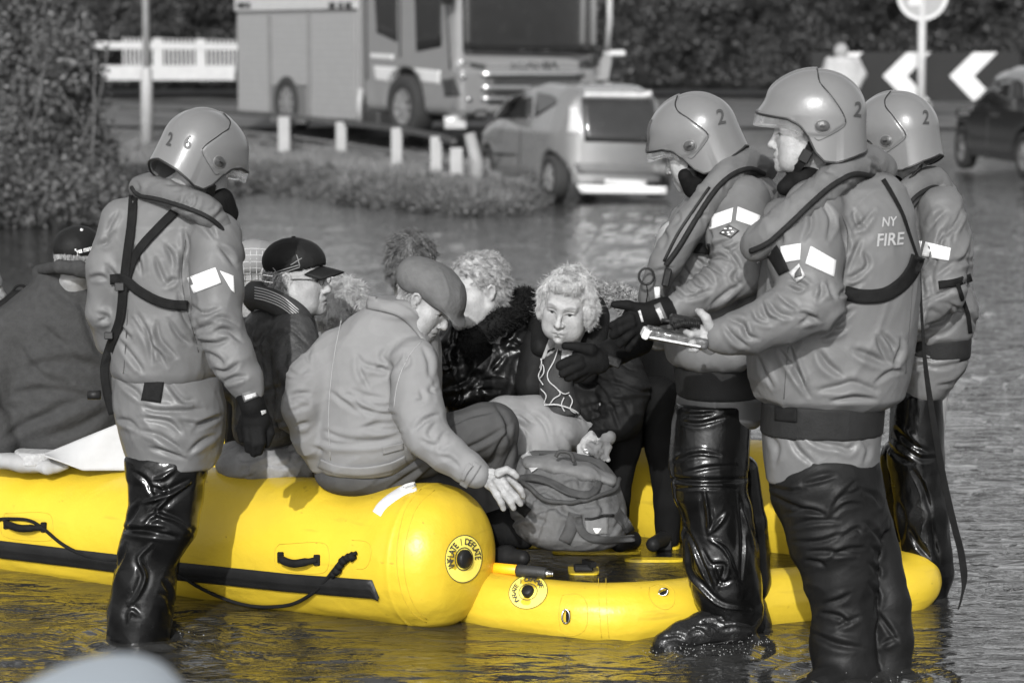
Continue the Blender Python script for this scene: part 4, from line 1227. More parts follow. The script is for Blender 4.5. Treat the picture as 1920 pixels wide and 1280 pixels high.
def dring(u, v, rx, rz, tilt_=0):
    c, nrm = hit(bb, u, v, .008)
    pts = [c + np.array([math.cos(a) * rx * math.cos(tilt_) - math.sin(a) * rz * math.sin(tilt_), -abs(math.cos(a)) * .008, math.sin(a) * rz * math.cos(tilt_) + math.cos(a) * rx * math.sin(tilt_)]) for a in np.linspace(0, 2 * math.pi, 18, endpoint=False)]
    d_ = MB().tube(pts, .0028, 6, True).build('d_ring', METAL, bowf, True)
    MB().box(c + [rx * .6 * math.cos(tilt_), 0, rx * .6 * math.sin(tilt_)], (.007, .006, rz * .8), roty(-tilt_), .002).build('ring_tab', BLACKW, d_)
dring(1062, 1154, .013, .024); dring(1242, 1111, .012, .016, -1.2)
MB().box(P(1296, 1108, 8.13), (.012, .01, .016), bev=.003)
# ------------------------------------------------------------------ people: shared builders
def skin_mat(name, base, brow=0.35, lipk=0.72, beard=0.0):
    if name in MATS: return MATS[name]
    m = bpy.data.materials.new(name); m.use_nodes = True; n = m.node_tree; b = n.nodes['Principled BSDF']; L = n.links.new
    at = n.nodes.new('ShaderNodeAttribute'); at.attribute_name = 'hl'
    sp = n.nodes.new('ShaderNodeSeparateXYZ'); L(at.outputs['Vector'], sp.inputs[0])
    ab = n.nodes.new('ShaderNodeMath'); ab.operation = 'ABSOLUTE'; L(sp.outputs[1], ab.inputs[0])
    front = n.nodes.new('ShaderNodeMapRange'); L(sp.outputs[0], front.inputs[0]); front.inputs['From Min'].default_value = .04; front.inputs['From Max'].default_value = .055
    def mth(op, a, c=None):
        x = n.nodes.new('ShaderNodeMath'); x.operation = op
        for i, q in enumerate((a, c)):
            if q is None: continue
            if isinstance(q, (int, float)): x.inputs[i].default_value = q
            else: L(q, x.inputs[i])
        return x.outputs[0]
    wn = n.nodes.new('ShaderNodeTexNoise'); wn.inputs['Scale'].default_value = 260; L(at.outputs['Vector'], wn.inputs['Vector'])
    def ellipse(cy, cz, ry, rz, soft=.35, curve=0.0, rough=0.0):
        y = mth('SUBTRACT', ab.outputs[0], cy); yn = mth('DIVIDE', y, ry)
        z = mth('SUBTRACT', sp.outputs[2], cz)
        if curve: z = mth('ADD', z, mth('MULTIPLY', mth('MULTIPLY', yn, yn), curve))
        zn = mth('DIVIDE', z, rz)
        r = mth('SQRT', mth('ADD', mth('MULTIPLY', yn, yn), mth('MULTIPLY', zn, zn)))
        if rough: r = mth('ADD', r, mth('MULTIPLY', mth('SUBTRACT', wn.outputs[0], .5), rough))
        mr = n.nodes.new('ShaderNodeMapRange'); L(r, mr.inputs[0]); mr.inputs['From Min'].default_value = 1 + soft; mr.inputs['From Max'].default_value = 1 - soft
        return mth('MULTIPLY', mr.outputs[0], front.outputs[0])
    ns = n.nodes.new('ShaderNodeTexNoise'); ns.inputs['Scale'].default_value = 22; ns.inputs['Detail'].default_value = 6
    tc = n.nodes.new('ShaderNodeTexCoord'); L(tc.outputs['Object'], ns.inputs['Vector'])
    cr = n.nodes.new('ShaderNodeMapRange'); cr.inputs['From Min'].default_value = .3; cr.inputs['From Max'].default_value = .7; cr.inputs['To Min'].default_value = .72; cr.inputs['To Max'].default_value = 1.14; L(ns.outputs[0], cr.inputs[0])
    mx = n.nodes.new('ShaderNodeMix'); mx.data_type = 'RGBA'; mx.blend_type = 'MULTIPLY'; mx.inputs['Factor'].default_value = 1; mx.inputs[6].default_value = (base, base, base, 1); L(cr.outputs[0], mx.inputs[7])
    cur = mx.outputs[2]
    def over(mask, val):
        nonlocal cur
        x = n.nodes.new('ShaderNodeMix'); x.data_type = 'RGBA'; L(mask, x.inputs['Factor']); L(cur, x.inputs[6]); x.inputs[7].default_value = (val, val, val, 1); cur = x.outputs[2]
    over(ellipse(.034, .027, .021, .0045, .5, .004, .9), base * brow)
    over(ellipse(0, -.0735, .025, .0075, .3, -.002), base * lipk)
    over(ellipse(0, -.0735, .025, .0014, .5, .002), base * .18)
    over(ellipse(.032, -.001, .0145, .0034, .3, .0015), base * 1.05)
    over(ellipse(.0325, -.0015, .0060, .0045, .3), .015)
    over(ellipse(.032, .0030, .017, .0027, .5, .0035), .035)
    over(ellipse(.008, -.047, .0035, .0025, .4), .05)
    L(cur, b.inputs['Base Color'])
    b.inputs['Roughness'].default_value = .5; b.inputs['Specular IOR Level'].default_value = .26
    b.inputs['Subsurface Weight'].default_value = .04; b.inputs['Subsurface Radius'].default_value = (.008, .008, .008); b.inputs['Subsurface Scale'].default_value = 1.0
    bn = n.nodes.new('ShaderNodeTexNoise'); bn.inputs['Scale'].default_value = 130; bn.inputs['Detail'].default_value = 5; L(tc.outputs['Object'], bn.inputs['Vector'])
    bp = n.nodes.new('ShaderNodeBump'); bp.inputs['Strength'].default_value = .6; bp.inputs['Distance'].default_value = .004; L(bn.outputs[0], bp.inputs['Height']); L(bp.outputs[0], b.inputs['Normal'])
    MATS[name] = m; return m
SKIN = skin_mat('skin', .27); SKINP = skin_mat('pale skin', .30, .5); SKINO = skin_mat('aged skin', .27, .6)

def frame(f, up=(0, 0, 1)):
    """columns: forward, left, up"""
    f = unit(f); l = unit(np.cross(up, f)); return np.stack([f, l, np.cross(f, l)], 1)

def head_sdf(s, o, R, k=1.0, nose=1.0, jowl=0.0, age=0.0, fat=1.0, smile=0.0, ears=True):
    W_ = lambda *p: np.array(o) + R @ (np.array(p, float) * k)
    S = lambda c, r, kk=.012, op='+': s.cap(W_(*c), W_(*c), r * k, r * k, kk * k, op)
    Cp = lambda a, b, ra, rb, kk=.01, op='+': s.cap(W_(*a), W_(*b), ra * k, rb * k, kk * k, op)
    E = lambda c, r, kk=.02, op='+': s.ell(W_(*c), np.array(r) * k, R, kk * k, op)
    E((-.014, 0, .036), (.096, .076, .083))
    E((.026, 0, -.024), (.066, .063 * fat, .087), .03)
    E((.034, 0, -.078), (.052, .048 * fat, .036), .03)
    S((.078, 0, -.103), .0185, .025)
    for y in (-1, 1):
        Cp((-.006, y * .060 * fat, -.045), (.045, y * .034 * fat, -.094), .016, .016, .03)
        S((.052, y * .046 * fat, -.026), .020, .03)
        Cp((.074, y * .044, .020), (.083, y * .012, .018), .010, .0105, .018)
        S((.046, y * .037 * fat, -.056), .0245, .035)
        if jowl: S((.044, y * .036, -.080), .018 + jowl * .6, .04)
    S((.083, 0, -.076), .0175, .022)                                     # mouth area
    for y in (-1, 1):
        s.ell(W_(.0985, y * .0325, .003), np.array([.019, .0215, .0145]) * k, R, .012 * k, '-')     # eye sockets
        S((.0665, y * .0325, .000), .0135, .003)                          # eyeball
        Cp((.0775, y * .046, .0045), (.0805, y * .022, .0055), .0038, .0038, .004)   # lid fold
        Cp((.0745, y * .046, -.0095), (.080, y * .022, -.0105), .0032, .0038, .006) # bag
        S((.0815, y * .012, -.002), .0085, .012)
        if smile or age: Cp((.086, y * .022, -.046), (.074, y * .036, -.075), .0022, .0022, .006, '-')
    Cp((.088, 0, .012), (.1075 + .004 * (nose - 1), 0, -.030), .0065, .0085 * nose, .010)
    S((.1085, 0, -.0365), .0105 * nose, .008)
    for y in (-1, 1): S((.0975, y * .0115 * nose, -.0405), .0078 * nose, .006)
    Cp((.0925, -.016, -.0685), (.0925, .016, -.0685), .0046, .0046, .005); S((.0955, 0, -.068), .0050, .005)
    Cp((.0915, -.014, -.0795), (.0915, .014, -.0795), .0048, .0048, .005)
    Cp((.0985, -.024, -.0738), (.0985, .024, -.0738), .0026, .0026, .004, '-')
    S((.0965, 0, -.0905), .006, .012, '-')
    if age:
        for y in (-1, 1):
            Cp((.0995, y * .016, -.036), (.082, y * .033, -.066), .0009, .0012, .006, '-')       # fold from nose to mouth
            Cp((.088, y * .029, -.074), (.082, y * .031, -.090), .0006, .0006, .006, '-')
        for z in (.040, .052): Cp((.086, -.03, z), (.086, .03, z), .0012, .0012, .003, '-')
    if ears:
        for y in (-1, 1):
            pts = [(.004, .074, .002), (.000, .082, .018), (-.010, .087, .026), (-.021, .089, .018), (-.022, .087, .000), (-.014, .082, -.016), (-.004, .076, -.027), (.003, .073, -.022)]
            for a, c in zip(pts[:-1], pts[1:]): Cp((a[0], y * a[1], a[2]), (c[0], y * c[1], c[2]), .0046, .0046, .004)
            E((-.010, y * .078, .000), (.015, .006, .024), .006)
            Cp((-.008, y * .088, .012), (-.004, y * .086, -.008), .0045, .005, .004, '-')
    return W_

def finger(s, pts, r0=.0088, r1=.0068, k=.004):
    n_ = len(pts); s.chain(pts, list(np.linspace(r0, r1, n_)), k)

def body_obj(s, person, R, o, k, mat_, name='body', it=1, lines=None):
    V, Q = s.mesh(it)
    if lines: V = fold(V, Q, lines, 2.2, .0022, bulge=.3)
    hl = ((V - np.array(o)) @ R) / k
    return build(name, V, Q, mat_, person, True, {'hl': hl}), V, Q

class Helm:
    """fire helmet in its own frame: x forward, y left, z up, origin in the dome"""
    def __init__(s, c, f, up, k=1.0):
        s.c = np.array(c); s.R = frame(f, up); s.k = k
    def W(s, *p): return s.c + s.R @ (np.array(p, float) * s.k)
def helmet(person, H, stripes=False, visor=True, strap=True, comb=True):
    th = [0, 35, 55, 68, 78, 90, 103, 120, 150, 180]
    zr = [.006, -.004, -.010, -.030, -.062, -.112, -.140, -.143, -.118, -.104]
    na, nt = 168, 74
    def surf(theta, t, off=0.0, zrim=None):
        a = abs(((theta + 180) % 360) - 180)
        zr_ = np.interp(a, th, zr)
        ca, sa = math.cos(math.radians(theta)), math.sin(math.radians(theta))
        axx = .150 if ca > 0 else .158
        r = 1 / ((abs(ca) / axx) ** 2.25 + (abs(sa) / .126) ** 2.25) ** (1 / 2.25)
        if t < .62:
            ph = t / .62 * math.pi / 2; z = .140 * math.cos(ph) ** 1.0; h = math.sin(ph) ** .93
        else:
            tt = (t - .62) / .38; z = zr_ * tt if zr_ < .004 else .0 + zr_ * tt; h = 1 + (.0 if a < 60 else .035) * tt ** 2 * (1 if a > 120 else .3) - (.03 if 60 < a < 125 else 0) * tt
        x, y = r * h * ca, r * h * sa
        if a < 75:
            fr = math.cos(math.radians(a * 90 / 75)) ** 1.2
            x += fr * (.030 * math.exp(-((z - .0) / .030) ** 2) + .016 * math.exp(-((z - .075) / .045) ** 2))
            if t > .95: x += fr * .004
        if comb and abs(y) < .05:
            z += .006 * math.exp(-(y / .018) ** 4) * max(0, min(1, (z) / .06)) 
        # raised front plate
        xs_ = np.interp(z, [-.075, -.02, .0, .03, .065, .103, .14], [-.012, -.090, -.084, -.066, -.040, -.006, .0])
        e = x - xs_
        if z > -.072 - .0 and e > 0 and a > 3: off_ = .0045 * min(1, e / .003)
        elif a <= 3: off_ = .0045
        else: off_ = 0
        if a < 60: off_ = .0045
        if z <= -.055 and a > 60: off_ *= max(0, 1 - (-.055 - z) / .006)
        n_ = np.array([x * .7, y, max(z, 0) * .9]); n_ = n_ / (np.linalg.norm(n_) + 1e-9)
        p = np.array([x, y, z]) + n_ * (off_ + off)
        return p
    V = []; Q = []
    ths = np.linspace(0, 360, na, endpoint=False); ts = np.linspace(0, 1, nt) ** .9
    for t in ts:
        for a in ths: V.append(H.W(*surf(a, t)))
    for t in ts[::-1][:44]:
        for a in ths: V.append(H.W(*(surf(a, t, -.012) * [1, 1, 1])))
    m = nt + 44
    for i in range(m - 1):
        for j in range(na):
            j2 = (j + 1) % na; Q.append((i * na + j, i * na + j2, (i + 1) * na + j2, (i + 1) * na + j))
    V = np.array(V); Q = np.array(Q)[:, ::-1]
    he = build('helmet', V, Q, HELMET, person); hb_ = bvh(V, Q)
    rim = [H.W(*surf(a, 1.0, -.002)) for a in np.linspace(0, 360, 120, endpoint=False)]
    MB().tube(rim, .0042, 8, True).build('rim_trim', HTRIM, he, True)
    # edge line of the front plate and hinge disc on both sides
    for sg in (1, -1):
        ln = []
        for z, x in ((.139, .002), (.120, -.001), (.103, -.006), (.085, -.020), (.065, -.040), (.045, -.056), (.03, -.067), (.012, -.079), (-.006, -.087), (-.018, -.090)):
            ln.append((x, z))
        def side(x, z, off=.0):                       # find the shell point with that x and z
            best = None
            # solve along azimuth for the height first
            if z >= 0: t = math.acos(max(-1, min(1, z / .140))) / (math.pi / 2) * .62
            lo_, hi_ = 2.0, 178.0
            for _ in range(26):
                mid = (lo_ + hi_) / 2
                if z < 0:
                    zr_ = np.interp(mid, th, zr); t = .62 + .38 * min(1, z / min(zr_, -.001))
                p = surf(mid, t, off)
                if p[0] > x: lo_ = mid
                else: hi_ = mid
            p[1] *= sg; return H.W(*p)
        pts = [side(x, z, .001) for x, z in ln]
        MB().tube(spline(pts, 4), .0024, 6).build('plate_edge', HTRIM, he, True)
        pts = [side(x, z, .0015) for x, z in ((-.090, -.018), (-.085, -.030), (-.060, -.048), (-.035, -.062), (-.008, -.074), (.006, -.066))]
        MB().tube(spline(pts, 4), .0010, 5).build('panel_edge', PRINT, he, True)
        c0 = side(-.018, -.030, .002); cx = side(-.008, -.030, .002); cz = side(-.018, -.020, .002)
        e1 = unit(cx - c0); e2 = unit(cz - c0); nn = unit(np.cross(e1, e2)); 
        if nn @ (c0 - H.c) < 0: nn = -nn
        rr = [c0 + e1 * .024 * math.cos(a) * H.k + e2 * .0195 * math.sin(a) * H.k for a in np.linspace(0, 2 * math.pi, 28, endpoint=False)]
        MB().tube(rr, .0022, 6, True).build('disc_ring', HELMET, he, True)
        Vd = [p + nn * .001 for p in rr] + [c0 + (p - c0) * .8 + nn * .0050 for p in rr] + [c0 + nn * .0062]; k_ = 28
        Fd = [(i, (i + 1) % k_, (i + 1) % k_ + k_, i + k_) for i in range(k_)] + [(i + k_, (i + 1) % k_ + k_, 2 * k_) for i in range(k_)]
        d_ = build('hinge_disc', Vd, Fd, HDISC, he)
        MB().box(c0 + nn * .006, (.008, .003, .003), np.stack([e1, nn, e2], 1), .001).build('disc_knob', HTRIM, d_)
        if stripes:
            for q_ in range(3):
                pts = [H.W(*(surf(sg * (16 + q_ * 7), t, .002))) for t in np.linspace(.32, .66, 12)]
                MB().tube(pts, .0020, 5).build('stripe', PRINT, he, True)
    if visor:
        Vv = []; k_ = 26; rws = 9
        for i in range(rws):
            t = i / (rws - 1)
            for a in np.linspace(-72, 72, k_):
                p = surf(a, 1.0, -.006); b_ = math.cos(math.radians(a)) 
                Vv.append(H.W(p[0] + .012 * t * b_ - .0, p[1] * (1 - .02 * t), p[2] + .010 - (.012 + .036 * max(0, b_) ** .5) * t))
        Fv = [(i * k_ + j, i * k_ + j + 1, (i + 1) * k_ + j + 1, (i + 1) * k_ + j) for i in range(rws - 1) for j in range(k_ - 1)]
        o = build('visor', Vv, Fv, CLEAR, he)
        mo = o.modifiers.new('thick', 'SOLIDIFY'); mo.thickness = .003
        MB().tube([np.array(Vv[(rws - 1) * k_ + j]) for j in range(k_)], .0014, 5).build('visor_edge', CLEAR, he, True)
    if strap:
        for sg in (1, -1):
            pts = spline([H.W(.012, sg * .092, -.085), H.W(.030, sg * .084, -.125), H.W(.050, sg * .070, -.160), H.W(.078, sg * .030, -.182), H.W(.085, 0, -.186)], 6)
            mb_ = MB()
            for i in range(len(pts) - 1):
                d = unit(pts[i + 1] - pts[i]); fr = frame(d, H.R[:, 1])
                mb_.box((pts[i] + pts[i + 1]) / 2, (np.linalg.norm(pts[i + 1] - pts[i]) / 2 + .001, .0022, .0125), np.stack([d, H.R[:, 1] * 0 + unit(H.R[:, 1] - d * (d @ H.R[:, 1])), np.cross(d, unit(H.R[:, 1] - d * (d @ H.R[:, 1])))], 1))
            st = mb_.build('chin_strap', BLACKW, he)
            c0 = pts[6]; d = unit(pts[7] - pts[6]); l_ = unit(H.R[:, 1] - d * (d @ H.R[:, 1]))
            MB().box(c0 + l_ * sg * .005, (.021, .006, .017), np.stack([d, l_, np.cross(d, l_)], 1), .004).build('buckle', HTRIM, st)
    return he, hb_

def hair_strands(name, person, seeds, normals, n, length, width, m, droop=.5, curl=.4, seed=1, comb=None, freq=30, taper=.4, segs=7, lay=None, lift=.25):
    """many thin curved ribbons growing from a surface"""
    rs = np.random.RandomState(seed); idx = rs.randint(0, len(seeds), n)
    p = np.array(seeds)[idx] + rs.normal(size=(n, 3)) * .0015; nr = np.array(normals)[idx]
    ln = length * rs.uniform(.55, 1.25, n)[:, None]
    d = nr + rs.normal(size=(n, 3)) * .25
    if comb is not None: d = d * .45 + np.array(comb) * 1.0
    if lay is not None:
        g_ = np.array(lay)[None] + rs.normal(size=(n, 3)) * .22
        t_ = g_ - nr * (g_ * nr).sum(1, keepdims=True); t_ /= np.linalg.norm(t_, axis=1, keepdims=True) + 1e-9
        d = t_ + nr * lift
    d /= np.linalg.norm(d, axis=1, keepdims=True)
    path = [p]
    for i in range(segs):
        nz = np.stack([noise3(path[-1] * freq + 3.1), noise3(path[-1] * freq + 51.7), noise3(path[-1] * freq + 97.3)], 1)
        d = d + nz * curl + np.array([0, 0, -1]) * droop / segs
        d /= np.linalg.norm(d, axis=1, keepdims=True)
        path.append(path[-1] + d * ln / segs)
    path = np.stack(path, 1)                                   # n, segs+1, 3
    tang = np.gradient(path, axis=1)
    side = np.cross(tang, rs.normal(size=(n, 1, 3))); side /= np.linalg.norm(side, axis=2, keepdims=True) + 1e-9
    wd = width * np.linspace(1, taper, segs + 1)[None, :, None]
    A = path + side * wd; B = path - side * wd
    V = np.stack([A, B], 2).reshape(-1, 3); S_ = segs + 1
    base = (np.arange(n) * S_ * 2)[:, None] + (np.arange(segs) * 2)[None]
    Q = np.stack([base, base + 1, base + 3, base + 2], -1).reshape(-1, 4)
    return build(name, V, Q, m, person)

def sub_surface(V, Q, mask):
    N = vnormals(V, Q); k = mask(V); return V[k], N[k]

def cloth(name, s, person, m, amp=.009, freq=8, seed=0, smooth=1, lines=None, **kw):
    V, Q = s.mesh(smooth); V = crease(V, Q, amp, freq, seed=seed, **kw)
    if lines: V = fold(V, Q, lines[0], lines[3] if len(lines) > 3 else 5.5, lines[4] if len(lines) > 4 else .0085, lines[1], lines[2], seed=int(seed))
    return build(name, V, Q, m, person), bvh(V, Q), V, Q

def core(s, nodes):
    """slim figure inside the clothes so that head, trunk, limbs and hands are one surface"""
    for a, b_, ra, rb in nodes: s.cap(a, b_, ra, rb, .03)
# ------------------------------------------------------------------ the four firefighters
def fore_leg_mat(): return WET

# ---- firefighter nearest the camera on the right (holds the radio)
ff3 = empty('person', PZ(1600, 1275, -.05), 'firefighter nearest the camera at right, bare hand holding a radio, square white patches on sleeve', 'person', 'firefighters in grey suits and helmets')
H3 = Helm(P(1530, 216, 7.75), (-1, .10, .02), (0, 0, 1), 1.0)
o3 = H3.W(.030, 0, -.060); R3 = frame((-1, .10, .0))
s = SDF(.0038); head_sdf(s, o3, R3, 1.0, 1.05, .004, age=1)
s.cap(o3 + R3 @ np.array([-.03, 0, -.06]), P(1560, 345, 7.8), .056, .062, .03)
sh = P(1520, 400, 7.68); elb = P(1525, 575, 7.52); wr = P(1352, 630, 7.5)
core(s, [(P(1560, 340, 7.8), P(1570, 720, 7.8), .06, .09), (P(1560, 380, 7.8), sh, .05, .035), (sh, elb, .035, .032), (elb, wr, .03, .026),
         (P(1570, 720, 7.8), P(1560, 900, 7.78), .09, .06), (P(1560, 900, 7.78), P(1590, 1240, 7.75), .055, .04), (P(1570, 740, 7.85), P(1660, 1240, 7.95), .06, .04)])
s.pchain([(1352, 630, 7.5, 16), (1336, 630, 7.5, 20), (1318, 632, 7.49, 19), (1308, 622, 7.49, 15)], .012)          # hand: wrist to knuckles
s.pchain([(1330, 612, 7.47, 11), (1324, 596, 7.46, 8.5), (1314, 586, 7.47, 7), (1308, 583, 7.49, 6)], .006)           # thumb over the set
for nodes in ([(1312, 614, 7.5, 7), (1303, 606, 7.56, 6.2), (1302, 600, 7.60, 5.5)],
              [(1312, 626, 7.47, 7.5), (1296, 627, 7.45, 6.8), (1286, 622, 7.47, 6)],
              [(1314, 637, 7.47, 7.5), (1298, 643, 7.45, 6.8), (1288, 640, 7.46, 6)],
              [(1318, 647, 7.48, 7), (1304, 655, 7.46, 6.2), (1295, 655, 7.47, 5.5)]): s.pchain(nodes, .004)
body_obj(s, ff3, R3, o3, 1.0, SKIN)
he3, hb3 = helmet(ff3, H3)
text_on('numeral', hb3, '2', (1607, 207), 27, -6, PRINT, he3, .004, .75)
# neck guard
s = SDF(.005); s.cap(P(1505, 338, 7.73), P(1568, 322, 7.82), .050, .066, .03); s.cap(P(1472, 352, 7.72), P(1530, 326, 7.8), .026, .045, .02)
cloth('neck_gaiter', s, ff3, NEOP, .003, 20)
# jacket
s = SDF(.0048)
s.ploft([(318, 1540, 1668, 7.82, .09), (350, 1492, 1698, 7.81, .145), (400, 1452, 1712, 7.8, .185), (470, 1432, 1722, 7.8, .20), (560, 1420, 1722, 7.8, .205), (640, 1404, 1714, 7.8, .205), (705, 1402, 1704, 7.8, .20), (742, 1416, 1694, 7.8, .19), (768, 1448, 1664, 7.8, .165)], cap_r=.05)
s.pchain([(1528, 392, 7.66, 58), (1512, 480, 7.57, 66), (1522, 562, 7.52, 60)], .03)
s.pchain([(1524, 566, 7.52, 60), (1468, 594, 7.5, 50), (1405, 620, 7.49, 41), (1368, 628, 7.49, 33), (1346, 628, 7.49, 29)], .025)
s.pchain([(1470, 420, 7.95, 50), (1400, 600, 8.05, 40), (1330, 640, 8.0, 26)], .03)
R45 = rotz(0)
jm = lambda V: np.clip((V[:, 2] - .9) * 0 + 1, 0, 1)
s.cap(P(1352, 628, 7.49), P(1330, 628, 7.49), .030, .028, .004, '-')
o, b3, V, Q = cloth('jacket', s, ff3, NYLON, .009, 6.0, seed=3.3, R=roty(.6), warp=.5, lines=([[(245,120),(230,200),(240,260)],[(265,140),(250,220),(250,280)],[(400,60),(410,180),(370,260)],[(470,60),(520,150),(500,260)],[(560,150),(590,230),(610,330)],[(640,100),(660,170),(700,200)],[(680,260),(650,330),(610,430)],[(700,330),(720,390),(690,440)],[(610,470),(650,460),(700,420)],[(640,210),(690,170),(750,100)],[(225,555),(280,600),(340,640)],[(180,600),(230,660),(300,680)],[(140,600),(170,680),(240,700)],[(90,640),(120,690),(200,720)],[(290,520),(340,540),(380,530)],[(300,480),(350,500),(400,520)],[(350,720),(400,690),(450,700)],[(330,660),(390,670),(440,690)],[(460,500),(470,540),(450,590)],[(500,490),(520,540),(540,580)],[(560,560),(600,540),(690,490)],[(40,700),(60,780),(120,800)],[(460,790),(540,760),(600,740)],{'a':1.3,'w':1.4,'l':[(640,860),(740,900),(830,940)]},[(770,790),(800,870),(840,940)],[(800,770),(850,830),(860,870)],{'a':1.2,'w':1.3,'l':[(450,870),(500,940),(580,1000)]},{'a':1.2,'w':1.3,'l':[(450,1080),(560,1060),(640,1040),(760,1080)]},[(240,870),(290,930),(340,1010),(400,1110)],[(290,840),(330,960),(370,1060)],[(120,900),(150,980),(200,1060)],[(760,1040),(840,980),(900,980)],[(520,1140),(640,1120),(760,1130)],[(900,800),(890,880),(850,960)],[(640,640),(560,700),(500,780)],[(-60,730),(0,800),(60,840)],[(-40,690),(30,720),(70,790)]],(1380,360),2.908,5,.0105))
# life jacket collar with piping
s = SDF(.006)
lj = [P(1658, 318, 7.86), P(1628, 302, 7.80), P(1590, 318, 7.70), P(1545, 352, 7.62), P(1490, 398, 7.56), P(1440, 440, 7.56), P(1416, 462, 7.60)]
s.chain(spline(lj, 4), [M(26, 7.7)] * 4 + [M(27, 7.7)] * (4 * 6 + 1 - 4), .02, fy=1.0)
s.chain(spline([P(1630, 306, 7.84), P(1585, 305, 8.0), P(1520, 340, 8.06), P(1460, 400, 8.05)], 4), [M(24, 7.8)] * 13, .03)
o, l3, V, Q = cloth('life_jacket', s, ff3, LIFE, .006, 8, seed=5, lines=(auto_lines(8, (1420, 310, 1650, 470), 22, -50, 34, 30), (0, 0), 1, 4.2, .005))
U3 = MB()
cordon('collar_piping', l3, [(1659, 327), (1640, 330), (1600, 327), (1560, 348), (1520, 382), (1480, 420), (1440, 455), (1408, 470)], 5.5, PIPING, ff3, .003)
text_on('back_lettering', b3, 'FIRE', (1668, 450), 23, 4, mat('worn print', .30, .5, .3), ff3, .004, .85, .2)
text_on('back_lettering', b3, "NY", (1666, 417), 17, 4, mat('worn print', .30, .5, .3), ff3, .004, .8, .2)
patch('sleeve_patch', b3, [(1463, 462), (1502, 456), (1500, 487), (1466, 493)], WHITE, ff3, .004)
patch('sleeve_patch', b3, [(1520, 461), (1568, 488), (1564, 519), (1510, 494)], WHITE, ff3, .004)
cordon('jacket_seam', b3, [(1576, 400), (1590, 440), (1584, 500), (1572, 560)], .8, PRINT, ff3, .0006)
cordon('jacket_seam', b3, [(1478, 650), (1474, 690), (1470, 748)], .8, PRINT, ff3, .0006)
cordon('jacket_seam', b3, [(1712, 520), (1706, 600), (1698, 700)], .8, PRINT, ff3, .0006)
bd = patch('sleeve_badge', b3, [(1498, 494), (1510, 517), (1494, 530), (1479, 511)], mat('badge cloth', .33, .5, .5, 60), ff3, .005)
patch('badge_mark', b3, [(1500, 499), (1504, 517), (1489, 522), (1490, 512)], PRINT, bd, .0075, 4, 4)
ribbon('chest_strap', b3, [(1432, 452), (1452, 478), (1470, 512)], 32, BLACKW, ff3, .006, wend=22)
ribbon('waist_strap', b3, [(1722, 480), (1712, 506), (1692, 532), (1660, 552), (1620, 556), (1584, 549)], 27, BLACKW, ff3, .008)
ribbon('harness_strap', b3, [(1656, 336), (1672, 362), (1692, 400), (1706, 440), (1724, 492)], 9, BLACKW, ff3, .006, wend=5)
mb = MB(); mb.tube([hit(b3, 1432, 470, .02)[0], hit(b3, 1432, 486, .02)[0], hit(b3, 1434, 494, .02)[0]], M(3, 7.6), 6); mb.build('zip_pull', METAL, ff3)
# belt, bib trousers, waders
s = SDF(.006); s.ploft([(750, 1428, 1660, 7.8, .175), (812, 1424, 1655, 7.8, .175)], cap_r=.006)
o, bb3, V, Q = cloth('belt', s, ff3, BELT, .004, 7)
patch('belt_buckle', bb3, [(1452, 756), (1495, 758), (1494, 792), (1452, 788)], BLACKW, ff3, .006)
s = SDF(.0058); s.ploft([(796, 1430, 1652, 7.8, .165), (850, 1431, 1648, 7.79, .16), (908, 1438, 1644, 7.79, .155)], cap_r=.005); s.box(P(1540, 884, 7.79) - np.array([0, 0, .1]), (.3, .3, .1), roty(-.17), .002, 0, '-')
cloth('bib_trousers', s, ff3, NYLON2, .007, 6.5, seed=9, R=roty(.8), lines=([[(80,80),(120,150),(110,230)],[(170,60),(220,160),(300,230)],[(250,80),(330,130),(440,150)],[(400,140),(460,160),(500,130)],[(520,110),(560,160),(540,220)]],(1410,780),2.559))
s = SDF(.0058); s.ploft([(855, 1440, 1646, 7.79, .148), (940, 1450, 1662, 7.80, .15), (990, 1474, 1668, 7.80, .12)], cap_r=.01)
s.pchain([(1546, 920, 7.76, 98), (1562, 1000, 7.74, 86), (1576, 1080, 7.72, 67), (1584, 1150, 7.71, 58), (1580, 1210, 7.70, 60), (1590, 1275, 7.7, 62)], .03)
s.pchain([(1610, 940, 7.86, 52), (1642, 1040, 7.84, 46), (1662, 1130, 7.80, 44), (1668, 1200, 7.78, 44), (1664, 1285, 7.76, 42)], .015)
s.pchain([(1585, 1262, 7.66, 52), (1545, 1290, 7.58, 34), (1515, 1302, 7.52, 24)], .03)
Vw, Qw = s.mesh(1)
Vw = crease(Vw, Qw, .008, 6.5, seed=21, R=roty(1.2))
Vw = fold(Vw, Qw, [[(90,340),(180,360),(250,350)],[(80,370),(200,430),(350,470)],[(240,330),(330,310),(400,290)],[(370,470),(420,400),(520,350)],[(150,470),(280,450),(360,480)],[(370,490),(440,430),(520,420)],[(180,530),(300,500),(420,500)],[(180,600),(320,600),(440,560)],[(250,690),(320,700),(350,720)],[(270,650),(360,650),(510,660)],[(380,680),(450,640),(540,630)],[(420,590),(500,540),(520,560)],[(340,900),(420,880),(470,850)],[(320,940),(420,960),(470,1000)],[(410,1010),(450,990),(520,960)],[(540,360),(590,380),(620,430)],[(540,500),(580,540),(620,600)],[(560,800),(600,860),(590,950)],[(600,940),(650,1010),(700,1080)],{'a':1.6,'w':1.4,'l':[(290,1040),(400,1090),(520,1110)]},[(570,620),(600,650),(590,700)],[(560,700),(600,740),(600,780)],[(620,1100),(650,1080),(700,1060)],[(400,400),(460,350),(500,310)]], 4.6, .0085, (1410, 780), 2.559)
zt_ = P(1500, 1085, 7.75)[2]
build('waders', Vw, Qw, DRYBLK, ff3)
